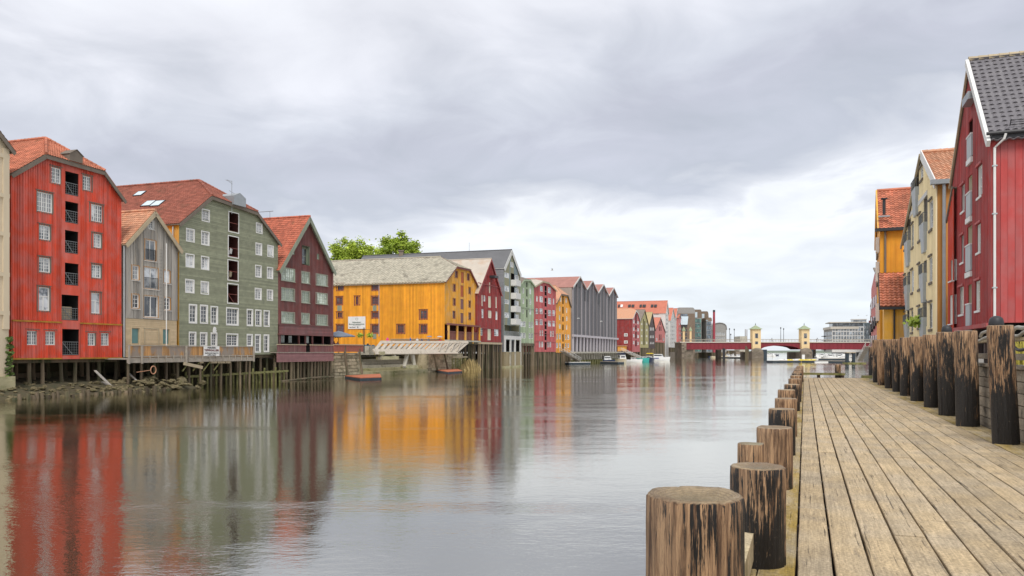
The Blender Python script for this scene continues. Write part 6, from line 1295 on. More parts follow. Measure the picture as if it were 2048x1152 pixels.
# kayak pontoons in mid river
pontoon(wp(1545, 724.8), wp(1601, 724.6), 3.5, 'low floating pontoon in mid river with yellow kayaks, left of two'); pontoon(wp(1604, 724.6), wp(1692, 725.4), 3.5, 'low floating pontoon in mid river, right of two')
def kayak(px, py, L_, col, lab, z=.62):
    p = wp(px, py); q = (p[0], p[1]+1.6, z); m = MB(); pts = [(q[0]-L_/2+L_*k/10, q[1], q[2]+.06+.16*(abs(k-5)/5)**2) for k in range(11)]; m.tube(pts, [.04, .14, .22, .27, .3, .3, .3, .27, .22, .14, .04], 8); o = empty('kayak', q, lab, 'kayak', 'kayaks on the mid river pontoons'); m.build('hull', col, o); m = MB(); m.lathe((q[0], q[1], q[2]+.3), [(.25, 0), (.28, .06), (.2, .06)], 10); m.build('cockpit', DARKM, o)
KY = mat('yellow_plastic', (.80, .62, .02), .35)
for px, lab in ((1582, 'yellow kayak on the left mid river pontoon, nearer its middle'), (1587, 'yellow kayak at the right part of the left pontoon'), (1609, 'yellow kayak leftmost on the right pontoon'), (1617, 'yellow kayak in the middle on the right pontoon'), (1626, 'yellow kayak rightmost on the right pontoon')): kayak(px, 724.6, 3.6, KY, lab, .6)
kayak(1572, 724.6, 4, HWT, 'long white kayak on the left part of the left pontoon'); kayak(1592, 724.6, 3.4, HWT, 'white kayak at the right end of the left pontoon')
for px, lab in ((1634, 'small white boat lying on the right pontoon beside the yellow kayaks'), (1597, 'small white open boat moored behind the end of the left pontoon')): p = wp(px, 723); boat((p[0], p[1]+4, .1), 4.5, .3, HWT, HWT, lab, None, detail=False, h=.7)
p = wp(1609, 723); m = MB(); m.box(p[0]-.5, p[0]+.5, p[1]+1, p[1]+1.1, .6, 2.4); tag(m.build('notice_board', WHITE, loc=(p[0], p[1], .6)), 'white square notice board standing on the right mid river pontoon', 'sign')
p = wp(1651, 725); m = MB(); m.box(p[0]-3.6, p[0]+3.6, p[1]-.9, p[1]-.1, -.1, .35); tag(m.build('white_float', HWT, loc=(p[0], p[1], 0)), 'flat white float tied in front of the right pontoon', 'float')
# dark blue gate frame and gangway on the right
p = wp(1702, 727); rt = empty('gate_frame', (p[0], p[1], 0), 'dark blue gate shaped frame with two white signs on a mossy float', 'frame'); Y = p[1]
for a, b in ((1693.5, 1698), (1706, 1710.5)): m = MB(); m.box(bx_(a, Y), bx_(b, Y), Y, Y+1.2, .3, zd(706, Y)); m.build('column', FENDER, rt)
m = MB(); m.box(bx_(1693, Y), bx_(1711, Y), Y-.2, Y+1.4, zd(706, Y), zd(704.5, Y)); m.build('lintel', TAN, rt)
for a, b in ((708.5, 714.5), (716, 722)): m = MB(); m.box(bx_(1699, Y), bx_(1705, Y), Y+.4, Y+.5, zd(b, Y), zd(a, Y)); m.build('sign_board', WHITE, rt)
m = MB(); m.box(bx_(1692, Y), bx_(1728, Y), Y-1.5, Y+2.5, -.1, .3); m.build('float', PILEG, rt)
gangway((bx_(1736, 236), 236, 4.9), (bx_(1719, 240), 240, .5), 'steep white gangway leading down to the float at the right bank', 1.6)
# clusters of mooring piles by the left pier
rt = empty('mooring_piles', wp(1493, 720), 'cluster of dark mooring piles left of the left bridge pier', 'piles')
for px, py in ((1491, 692), (1493, 695), (1495.5, 698)): p = wp(px, 719); m = MB(); m.tube([(p[0], p[1], -.5), (p[0]+.2, p[1], zd(py, p[1]))], .35, 8); m.build('pile', PILE, rt)
for i, px in enumerate((1446.5, 1449)):
    p = wp(px, 717.5); m = MB(); m.tube([(p[0], p[1], -.5), (p[0], p[1], 5.0)], .35, 8); tag(m.build('mooring_pile', DARKM, loc=(p[0], p[1], 0)), ('dark mooring pile in the water under the left bridge span, left of two', 'dark mooring pile in the water under the left bridge span, right of two')[i], 'pile')
# marina behind the bridge
def marina(x0, x1, y1, n_, words, hh=1.3):
    xs = sorted(x0+(x1-x0)*(k+.5)/n_+random.uniform(-.6, .6) for k in range(n_))
    for k, px in enumerate(xs):
        py = y1[k % len(y1)]; L_ = random.uniform(5, 8); kind = ('cabin', 'low', 'cabin')[k % 3]; navy = k % 6 == 4
        place_ = 'leftmost' if k == 0 else 'rightmost' if k == n_-1 else ORD[k]+' from the left'
        boat(wp(px, py), L_, (0.1, 3.0, -1.3, 1.5, .4)[k % 5], HNV if navy else HWT, HWT, ('navy hulled ' if navy else 'white ')+('cabin boat' if kind == 'cabin' else 'low sports boat')+' moored '+words+', '+place_, kind, None, 'boats in the marina '+words, detail=False, h=hh)
ORD = ['first', 'second', 'third', 'fourth', 'fifth', 'sixth', 'seventh', 'eighth', 'ninth', 'tenth', 'eleventh', 'twelfth', 'thirteenth', 'fourteenth', 'fifteenth', 'sixteenth', 'seventeenth', 'eighteenth', 'nineteenth', 'twentieth', 'twenty-first', 'twenty-second']
marina(1452, 1488, (713.5, 714.5, 715.5), 8, 'under the left bridge span', .8); marina(1533, 1553, (711, 712.5), 5, 'beyond the bridge arch', .8); marina(1622, 1692, (711, 712.5, 714.5, 717), 20, 'under the right bridge span', .85)
for (a, b, y, lab) in ((1424, 1445, 715.5, 'low dark boat under the left bridge span near the abutment'),): boat(wp(1431, y), 8, 0.0, HNV, HNV, lab, None, detail=False, h=.9)
boat(wp(1439, 716), 9, .1, HCR, HCR, 'cream open boat under the left bridge span beside a dark one', None, detail=False, h=1.0)
pontoon(wp(1436, 716), wp(1490, 716.5), 3, 'long low pontoon with boats under the left bridge span'); pontoon(wp(1620, 719.5), wp(1690, 719.8), 3, 'long low pontoon with boats under the right bridge span')
# left bank wall seen below the left span
m = MB()
for k in range(26):
    x = bx_(1395+k*3.2, 560); m.rnd(); m.box(x, x+1.0, 560, 561.3, -.3, 4.2)
m.build('timber_quay_front', PILE, kind='structure')
m = MB(); m.box(bx_(1370, 564), bx_(1475, 564), 564, 600, -.5, 4.4); m.build('far_quay', BSTONE, kind='structure')
# gulls
def gull(px, py, Y, w_, lab, tilt=.3):
    p = at(px, Y, py=py); m = MB(); rt = empty('gull', p, lab, 'bird', 'gulls in the air'); m.tube([p+Vector((-.28, 0, 0)), p+Vector((-.1, 0, .02)), p+Vector((.12, 0, .03)), p+Vector((.3, 0, .05))], [.02, .09, .09, .03], 8); m.build('body', WHITE, rt)
    for s in (-1, 1): m = MB(); a = p+Vector((.1, 0, .04)); b = p+Vector((-.12, 0, .04)); c = a+Vector((.03, s*w_*.5, tilt*.6)); d = b+Vector((.05, s*w_*.5, tilt*.6)); e = a+Vector((-.2+s*.25, s*w_*.9, tilt*(.3 if s > 0 else .9))); m.idx([a, b, d, c, e], [(0, 1, 2, 3), (3, 2, 4)]); m.build('wing', GALV, rt)
gull(1104.3, 540.5, 150, 1.1, 'small gull high above the pink warehouse'); gull(1156.5, 637, 190, 1.2, 'white gull in front of the left part of the zigzag building'); gull(1202.3, 643, 190, 1.2, 'white gull in front of the right part of the zigzag building'); gull(1716, 631.5, 300, 1.3, 'grey gull above the white hotel, left of two'); gull(1733, 631.5, 300, 1.3, 'grey gull above the hotel roof, right of two')
# ================================================================== trees
def tree(px, Y, ytop, halfw, lab, lm, nclump=60, ybase=None, seed=1):
    random.seed(seed); x = (px-1024)/FPX*Y; zt_ = EYE+(HZ-ytop)/FPX*Y; zg = 3; R = halfw/FPX*Y; H_ = zt_-zg; rt = empty('leafy_tree', (x, Y, zg), lab, 'tree'); m = MB(); m.tube([(x, Y, zg), (x+.2, Y, zg+H_*.3), (x, Y, zg+H_*.55), (x+.3, Y, zg+H_*.85)], [.7, .5, .35, .1], 8); tr = m.build('trunk', BARK, rt)
    cl = []
    for k in range(nclump):
        while True:
            q = Vector((random.uniform(-1, 1), random.uniform(-1, 1), random.uniform(-1, 1)))
            if .35 < q.length < 1: break
        zc = zg+H_*.62; top_h = H_*.36; c = Vector((x+q.x*R*.86, Y+q.y*R*.86, zc+q.z*top_h*.9)); cl.append((c, random.uniform(.10, .2)*R))
    m = MB()
    for c, r in cl[::4]: b = Vector((x, Y, zg+H_*random.uniform(.3, .6))); m.tube([b, b.lerp(c, .5)+Vector((0, 0, .5)), c], [.16, .09, .03], 5)
    m.build('branch', BARK, rt, kind='stuff'); m = MB()
    for c, r in cl:
        for k in range(190):
            q = Vector((random.gauss(0, 1), random.gauss(0, 1), random.gauss(0, .8)))*r*.62; a = Vector((random.uniform(-1, 1), random.uniform(-1, 1), random.uniform(-.6, .6))).normalized(); b = a.cross(Vector((random.uniform(-1, 1), random.uniform(-1, 1), random.uniform(-1, 1)))).normalized(); s = random.uniform(.18, .36); m.rnd(); p = c+q; m.face([p-a*s, p+b*s*.6, p+a*s, p-b*s*.6])
    m.build('crown', lm, rt, kind='stuff')
tree(700, 205, 467, 62, 'broad bright green tree rising behind the pale slate roof, left of two', LEAF2, 210, seed=5); tree(800, 200, 453, 56, 'taller green tree behind the slate roof, right of two', LEAF, 190, seed=9); tree(752, 212, 477, 44, 'lower green tree filling the gap between the two taller trees', LEAF2, 130, seed=12)
# ================================================================== RIGHT BANK HOUSES
random.seed(21)
SR = 7.49
def rp_(px): return rb(px, SR)
# --- near dark red house with charcoal pantiles
F = Face(rp_(1907), rp_(1985)); base = 4.72
cA = cc(1890, 110, 6.4); cB = cc(1890, 290, 6.4); cC = cc(1890, 470, 6.4)
nw = [cB(430, 265, 485, 655), cB(222, 510, 262, 845), (1955.8, 448, 1963.7, 503.5), (1923.5, 471, 1929.5, 524), cC(405, 585, 466, 960), cC(195, 665, 250, 1010)]
nd = [cA(318, 830, 372, 1300), cB(308, 395, 362, 900), (1937, 452, 1946.5, 540), cC(303, 635, 352, 1150)]
hw = [F.rect(*r) for r in nw]; hd_ = [F.rect(*r) for r in nd]
root, _, FS, top, rf = house('near_red_house', 'tall dark red boarded house with charcoal pantile roof and white verge, nearest on the right', F, [(1907, 372), (1944, 128), (1985, 276)], base, 15, NRED, TILEK, None, .13, hw+hd_, 'R', roof='flat', trim=None, oh=.14, sideclad=None, cat='house')
m = MB(); clad_v(m, F, top, base, hw+hd_, .14, 0, True); m.build('cladding', NRED, root, kind='stuff')
for i, r in enumerate(hw): 
    window(root, F, r, WHITE, PANE if i < 4 else PANEW, 2, 1, 3, None, depth=.12)
    m = MB(); m.fb(F, r[0]-.15, r[1]+.15, r[3]+.02, r[3]+.12, 0, .12); m.build('hood', NRED, root); m = MB(); m.fb(F, r[0]-.1, r[1]+.1, r[2]-.12, r[2]-.02, 0, .10); m.build('sill', WHITE, root)
for i, r in enumerate(hd_):
    recess(root, F, r, PANEW if i else DARKR, .9, None); m = MB(); v0, v1 = r[2]-.05, r[2]+(r[3]-r[2])*(.55 if i < 3 else .5); m.fb(F, r[0]-.05, r[1]+.05, v0, v1, .04, .13); m.build('balcony_panel', GALV, root)
    m = MB(); m.fb(F, r[0]-.08, r[1]+.08, v1, v1+.06, .02, .16); m.fb(F, r[0]-.08, r[1]+.08, v0-.3, v0-.05, .02, .16); m.build('balcony_rail', WHITE, root)
# side wall: boards one by one
vs = top[-1][1]; u = .02; fbk = MB(); fbk.fb(FS, 0, 15, base, vs, .0, .012); fbk.build('side_wall', NRED, root); bi = 0
bm_ = None
while u < 14.6:
    w_ = .27; m = MB(); m.rnd(); m.fb(FS, u, u+w_-.012, base, vs-.05, .013, .035+(.02 if bi % 2 else 0)); m.build('board', NRED, root); u += w_; bi += 1
m = MB(); m.fb(FS, -.02, .12, base, vs, .056, .075); m.build('corner_board', NRED, root)
uv = lambda px, py: FS.uv(px, py, .2)
xd = uv(1990, 400)[0]; m = MB(); m.tube([FS.P(xd+.35, vs+.05, .45), FS.P(xd+.3, vs-.15, .4), FS.P(xd, vs-.45, .14), FS.P(xd, base+.1, .14)], .052, 10); m.build('downpipe', WHITE, root)
for py in (331, 427, 575): m = MB(); v = uv(1990, py)[1]; m.fb(FS, xd-.09, xd+.09, v-.03, v+.03, .06, .2); m.build('pipe_bracket', GALV, root)
m = MB(); m.tube([FS.P(-.3, vs+.1, .42), FS.P(15, vs+.1, .42)], .075, 8); m.fb(FS, -.1, 15, vs-.12, vs+.1, .06, .36); m.build('gutter', DARKM, root)
# pantiles
um, vr = max(top, key=lambda p: p[1]); W_ = F.W; P = F.P
sl = (vr-vs)/(W_-um); oh = .35; exx = oh
E0 = P(W_+exx, vs-sl*exx+.14, .12); R0 = P(um, vr+.14, .12); upv = (R0-E0); Lr = upv.length; upn = upv.normalized(); al = -F.n; nn = al.cross(upn); nn = nn if nn.z > 0 else -nn
tw, th = .30, .345; seg = 6
m = MB(); vs_ = []; 
for j, (t, lift) in enumerate(((0, .085), (th+.03, .012))):
    for k in range(seg+1): x = tw*1.02*k/seg; vs_.append((x, t, lift+.036*math.sin(2*math.pi*k/seg)))
for k in range(seg+1): x = tw*1.02*k/seg; vs_.append((x, .04, -.005+.036*math.sin(2*math.pi*k/seg)))
n1 = seg+1; m.idx(vs_, [(k, k+1, n1+k+1, n1+k) for k in range(seg)]+[(2*n1+k, 2*n1+k+1, k+1, k) for k in range(seg)]); to = m.build('tile', TILEK); tme = to.data; bpy.data.objects.remove(to)
from mathutils import Matrix
Rm = Matrix((al, upn, nn)).transposed(); rot = Rm.to_euler(); nr = int(Lr/th); cnt = 0; far = MB()
for j in range(nr):
    for i in range(int(15/tw)):
        o_ = E0+al*(tw*i)+upn*(Lr/nr*j); 
        if i < 15 and cnt < 300: place(tme, 'tile', rf, o_, rote=rot); cnt += 1
        else:
            q = [o_+al*x+upn*t+nn*l for x, t, l in vs_]; far.rnd(); far.idx(q, [(k, k+1, n1+k+1, n1+k) for k in range(seg)]+[(2*n1+k, 2*n1+k+1, k+1, k) for k in range(seg)])
far.build('tile_rows', TILEK, rf, kind='stuff')
m = MB()
for k in range(36): m.rnd(); a = P(um, vr+.24, .15-k*.42); m.tube([a, a-F.n*.44], [.13, .11], 8)
m.build('ridge_tiles', TAN, rf)
m = MB(); m.beam(P(W_+exx, vs-sl*exx+.06, .22), P(um, vr+.1, .22), .14, .30, (0, 0, 1)); m.build('verge_board', WHITE, root); m = MB(); s2 = (vr-top[0][1])/um; m.beam(P(-.2, top[0][1]-s2*.2+.1, .16), P(um, vr+.08, .16), .08, .16); m.build('far_verge_board', TAN, root)
m = MB(); v = uv(1950, 195)[1]; r = F.rect(1929.5, 191, 1941.5, 206, .3); m.fb(F, r[0], r[1], r[2], r[3], .05, .42); m.build('hoist_box', METAL, root)
a = E0+upn*.9+nn*.12; m = MB()
for h in (.05, .16, .27): m.tube([a+al*.8+nn*h, a+al*9+nn*h], .014, 6)
for k in range(7): m.beam(a+al*(.8+1.35*k), a+al*(.8+1.35*k)+nn*.32, .03, .05)
m.build('snow_guard', DARKM, root)
m = MB(); m.fb(F, .3, W_-.2, 3.2, base, -6, -1.2); m.build('underfloor_shade', DARK, root); m = MB(); m.fb(F, 0, W_+.05, base-.18, base, -.2, .25); m.build('ledge', NRED, root)  # open underfloor: its shade put into a recessed near-black block
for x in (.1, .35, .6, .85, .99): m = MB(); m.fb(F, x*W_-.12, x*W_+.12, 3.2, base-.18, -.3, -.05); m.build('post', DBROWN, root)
m = MB(); m.fb(FS, .2, 15, 3.2, base, -2, -.6); m.build('side_underfloor_shade', DARK, root)  # black block along the side, standing for the underfloor shade
# --- lower red house wedge between
F = Face(rb(1897, SR+.4), rb(1909, SR+.4)); lowt = [(1897, 440), (1907, 382)]
a = F.A; F = Face(rb(1896.5, 7.3), rb(1908.5, 7.3)); root = empty('lower_red_house', F.P(F.W/2, 3.2, -3), 'lower dark red house wedged between the cream house and the near red house', 'house')
t0, t1 = F.uv(1897, 441)[1], F.uv(1908.5, 378)[1]; m = MB(); wall(m, F, [(0, t0), (F.W, t1)], 3.2, [F.rect(1902, 520, 1908, 562), F.rect(1901, 590, 1907.5, 648)]); clad_v(m, F, [(0, t0), (F.W, t1)], 3.2, [F.rect(1902, 520, 1908, 562), F.rect(1901, 590, 1907.5, 648)], .3); m.build('wall', RED, root)
for r in (F.rect(1902, 520, 1908, 562), F.rect(1901, 590, 1907.5, 648)): window(root, F, r, WHITE, PANEW, 1, 1, 2, None, sill=WHITE)
m = MB(); m.beam(F.P(-.1, t0-.05, .08), F.P(F.W, t1+.1, .08), .08, .2); m.build('verge_board', TRIMBR, root)
m = MB(); slab(m, [F.P(-.1, t0, .1), F.P(F.W, t1+.05, .1), F.P(F.W, t1+.05, -1), F.P(-.1, t0, -1)], .08); m.build('roof', TRIMBR, root)
# --- cream house
SC = 7.49; F = Face(rb(1808, SC), rb(1874, SC)); base = 3.2; cD = cc(1740, 360, 7.2); cE = cc(1740, 520, 7.2)
cw_ = [cD(868, 300, 912, 700), cD(705, 505, 742, 860), cD(610, 640, 636, 960), cD(503, 765, 530, 985), cE(868, -40, 906, 310), cE(703, 70, 737, 410), cE(605, 150, 634, 460), cE(500, 225, 525, 440), cE(862, 620, 902, 985), cE(700, 680, 736, 965), cE(600, 725, 632, 1030), cE(497, 765, 523, 1010), (1842, 335, 1847, 358)]
cdoor = [cD(780, 250, 832, 760), cD(548, 570, 590, 1000), cE(776, 10, 822, 330), cE(545, 170, 583, 480), cE(765, 580, 822, 960), cE(540, 690, 578, 1020), (1831.5, 352, 1838.5, 395)]
hw = [F.rect(*r) for r in cw_]; hd_ = [F.rect(*r) for r in cdoor]
root, _, FS, top, rf = house('cream_gabled_house', 'cream yellow gabled house with grey balcony panels and orange tiled roof, on the right', F, [(1808, 490), (1846.5, 311), (1874, 366)], base, 14, CREAM, TILEO, None, .2, hw+hd_, 'R', trim=None, oh=.14, sideclad=None, sidem=ORANGEW, cat='house', tile=(.30, .36))
m = MB(); clad_v(m, F, top, base, hw+hd_, .35, 0, True); m.build('cladding', CREAM, root, kind='stuff'); m = MB(); clad_v(m, FS, [(0, top[-1][1]), (14, top[-1][1])], base, (), .42, .02, True); m.build('side_cladding', ORANGEW, root, kind='stuff')
for r in hw: window(root, F, r, WHITE, PANE, 1, 2, 4, None); m = MB(); m.fb(F, r[0]-.12, r[1]+.12, r[3]+.05, r[3]+.16, 0, .15); m.build('hood', TRIMBR, root); m = MB(); m.fb(F, r[0]-.1, r[1]+.1, r[2]-.2, r[2]-.04, 0, .12); m.build('sill', TRIMBR, root)
for i, r in enumerate(hd_):
    recess(root, F, r, mat('grey_door_recess', (.36, .34, .31), .8) if i == 0 else bpy.data.materials['grey_door_recess'], .3, None, door=TRIMBR)
    m = MB(); v1 = r[2]+1.15; v0 = r[2]-1.3; u0, u1 = r[0]-.15, r[1]+.1; m.hexa([F.P(u0+.35, v0, .20), F.P(u1-.35, v0, .20), F.P(u1-.35, v0, .02), F.P(u0+.35, v0, .02), F.P(u0, v1-.55, .28), F.P(u1, v1-.55, .28), F.P(u1, v1-.55, .02), F.P(u0, v1-.55, .02)]); m.build('balcony', GALV, root)
    m = MB(); z = v1+.05; pts = [F.P(u0, z, .02), F.P(u0, z, .30), F.P(u1, z, .30), F.P(u1, z, .02)]; m.tube(pts, .03, 5, False)
    for k in range(7): q = F.P(u0+(u1-u0)*k/6, v1-.55, .30); m.tube([q, q+Vector((0, 0, .6))], .02, 4)
    for dd in (.2,): 
        for uu in (u0, u1): q = F.P(uu, v1-.55, dd); m.tube([q, q+Vector((0, 0, .6))], .02, 4)
    m.build('balcony_railing', IRON, root)
m = MB(); e0, e1 = F.uv(1816, 438), F.uv(1856, 385); m.beam(F.P(e0[0], e0[1], .06), F.P(e1[0], e1[1], .06), .05, .3); m.build('sloping_trim', OFFW, root)
um, vr = max(top, key=lambda p: p[1]); m = MB(); m.beam(F.P(um, vr+.1, .16), F.P(F.W+.3, top[-1][1]-.1, .16), .06, .6); m.build('verge_board', WHITE, root); m = MB(); m.beam(F.P(um, vr+.05, .2), F.P(-.3, top[0][1]-.2, .2), .12, .2); m.build('far_verge_board', TAN, root)
m = MB(); x = FS.uv(1886.5, 500)[0]; m.tube([FS.P(x, top[-1][1]-.1, .35), FS.P(x, base, .25)], .10, 8); m.fb(FS, -.4, 14, top[-1][1]-.15, top[-1][1]+.12, .2, .55); m.build('downpipe', METAL, root)
# flower box
c = F.P(hd_[4][0]+.2, hd_[4][2]+.35, .45); m = MB()
for k in range(160): m.rnd(); q = Vector((random.gauss(0, .2), random.gauss(0, .4), random.gauss(0, .15))); a = Vector((random.uniform(-1, 1), random.uniform(-1, 1), random.uniform(-1, 1))).normalized(); b = a.orthogonal(); s_ = .08; m.face([c+q-a*s_-b*s_, c+q+a*s_-b*s_, c+q+a*s_+b*s_, c+q-a*s_+b*s_])
tag(m.build('flowers', LEAF2, loc=tuple(c), kind='stuff'), 'box of green and yellow flowers on a lower balcony of the cream house', 'flowers')
# --- yellow house
YZ = 68; B = at(1760, YZ, 0); base = 3.2; DY = (at(1753.5, YZ+11.3)-B).normalized(); NY = Vector((DY.y, -DY.x, 0))
root = empty('yellow_gabled_house', B+DY*6+NY*5+Vector((0, 0, 3.2)), 'orange-yellow house with red pantile roof and a lower lean-to roof, leftmost on the right bank', 'house')
ve = EYE+(HZ-452)/FPX*YZ; WD = 12; FR = Face(B, B+NY*14); FF = Face(B+DY*WD, B)
um = WD/2; vr = ve+3.9
m = MB(); wall(m, FF, [(0, ve), (um, vr), (WD, ve)], base, ()); wall(m, FR, [(0, ve), (14, ve)], base); m.build('wall', YEL, root); m = MB(); clad_v(m, FR, [(0, ve), (14, ve)], base, (), .45, .0, True); m.build('side_cladding', YEL, root, kind='stuff')
m = MB(); e = [FR.P(-.12, ve-.4, .35), FR.P(14, ve-.4, .35), FR.P(14, vr, -um), FR.P(-.12, vr, -um)]; slab(m, e, .1, 0); m.mi = 0; tiled(m, e[0], e[1], e, .34, .38, .045, .06, 5); b_ = [FR.P(14, vr, -um), FR.P(-.12, vr, -um), FR.P(-.12, ve-.4, -WD-.35), FR.P(14, ve-.4, -WD-.35)]; slab(m, b_, .1, 0); rf = m.build('roof', TILE, root)
m = MB(); m.tube([FR.P(-.12, vr+.2, -um), FR.P(14, vr+.2, -um)], .16, 8); m.build('ridge_cap', TILE, rf); m = MB(); m.beam(FR.P(-.16, ve-.45, .4), FR.P(-.16, vr+.05, -um), .12, .5); m.beam(FR.P(-.16, vr+.05, -um), FR.P(-.16, ve-.45, -WD-.4), .12, .5); m.build('verge_board', YEL2, root)
m = MB(); m.fb(FR, -.4, 14, ve-.5, ve-.25, .2, .55); m.build('gutter', DARKM, root); m = MB(); x = FR.uv(1770.5, 500)[0]; m.tube([FR.P(x, ve-.3, .15), FR.P(x, base, .15)], .09, 8); m.build('downpipe', TRIMBR, root)
q0 = FR.uv(1768.5, 424)[0]; c = FR.P(q0, ve+1.0, -.4); m = MB(); m.tube([c, c+Vector((0, 0, 1.3))], .13, 8); m.tube([c+Vector((0, 0, 1.3)), c+Vector((0, 0, 1.4))], [.28, .28], 8); m.build('roof_vent', DARKM, rf); m = MB(); m.beam(c-NY*.45-Vector((0, 0, .15)), c+NY*.45-Vector((0, 0, .15)), .4, .12); m.build('flashing', METAL, rf)
c = FR.P(FR.uv(1808, 404)[0]-.3, vr-2.2, -um+1.5); m = MB(); m.beam(c, c+NY*.9, .5, .7); m.build('roof_window', OFFW, rf)
# lean-to in front of it
L0 = B-DY*3.0; x0_, x1_ = 1768, 1812; FL2 = Face(at(x0_, YZ-4, 0), at(x0_, YZ-4, 0)+NY*9); vle = FL2.uv(1770, 612)[1]; vlt = EYE+(HZ-549)/FPX*(YZ-.5)
m = MB(); wall(m, FL2, [(0, vle), (9, vle)], base); clad_v(m, FL2, [(0, vle), (9, vle)], base, (), .5, 0, True); m.face([FL2.P(0, base, 0), FL2.P(0, base, -4), FL2.P(0, vlt, -3.8), FL2.P(0, vle, 0)]); m.build('lean_to_wall', YEL2, root)
m = MB(); e = [FL2.P(-.3, vle-.15, .3), FL2.P(9, vle-.15, .3), FL2.P(9, vlt, -3.7), FL2.P(-.3, vlt, -3.7)]; slab(m, e, .1, 0); tiled(m, e[0], e[1], e, .34, .38, .045, .06, 5); m.build('lean_to_roof', TILE, root); m = MB(); m.fb(FL2, -.3, 9, vle-.3, vle-.1, .2, .5); m.beam(FL2.P(-.32, vle-.2, .35), FL2.P(-.32, vlt, -3.7), .1, .3); m.build('lean_to_gutter', DARKM, root)
x = FL2.uv(1788.5, 650)[0]; m = MB(); m.tube([FL2.P(x, vle-.2, .15), FL2.P(x, base, .15)], .08, 8); m.build('lean_to_downpipe', DARKM, root)
for y0, y1 in ((470, 500), (520, 560), (605, 640)): r = (WD*.8, WD*.88, EYE+(HZ-y1)/FPX*YZ, EYE+(HZ-y0)/FPX*YZ); m = MB(); m.fb(FF, *r, .02, .3); m.build('window', WHITE, root); m = MB(); m.fb(FF, WD*.3, WD*.6, r[2], r[3], .02, .15); m.build('balcony', TRIMBR, root)
# distant pinkish houses on the same bank
for i, (t, s_, h_, mt_, lab) in enumerate(((92, 8.2, 8.5, ROSE, 'sliver of a pinkish house with dark balconies beyond the yellow house'), (112, 9.6, 7.5, BRICK, 'sliver of a brown brick house farther along the right bank'))):
    o_ = ds(s_, t, 0); FFx = Face(o_+DR*14, o_); FRx = Face(o_, o_+NR*10); rt = empty('far_right_house', o_+DR*7+NR*4+Vector((0, 0, 3.2)), lab, 'house'); m = MB(); wall(m, FFx, [(0, 3.2+h_), (7, 5.2+h_), (14, 3.2+h_)], 3.2); wall(m, FRx, [(0, 3.2+h_), (10, 3.2+h_)], 3.2); m.build('wall', mt_, rt); m = MB(); slab(m, [FRx.P(-.3, 3.2+h_, .3), FRx.P(10, 3.2+h_, .3), FRx.P(10, 5.2+h_, -7), FRx.P(-.3, 5.2+h_, -7)], .15); m.build('roof', BRF, rt)
    for k in range(4):
        for j in range(3): m = MB(); u = 2+k*3.2; v = 4.2+j*2.4; m.fb(FFx, u, u+1, v, v+1.3, .02, .12); m.build('window', PANE, rt)
        m = MB(); m.fb(FFx, 1.5+k*3.2, 3.5+k*3.2, 6+k*.3, 7+k*.3, .1, .3); m.build('balcony', DARKM, rt)
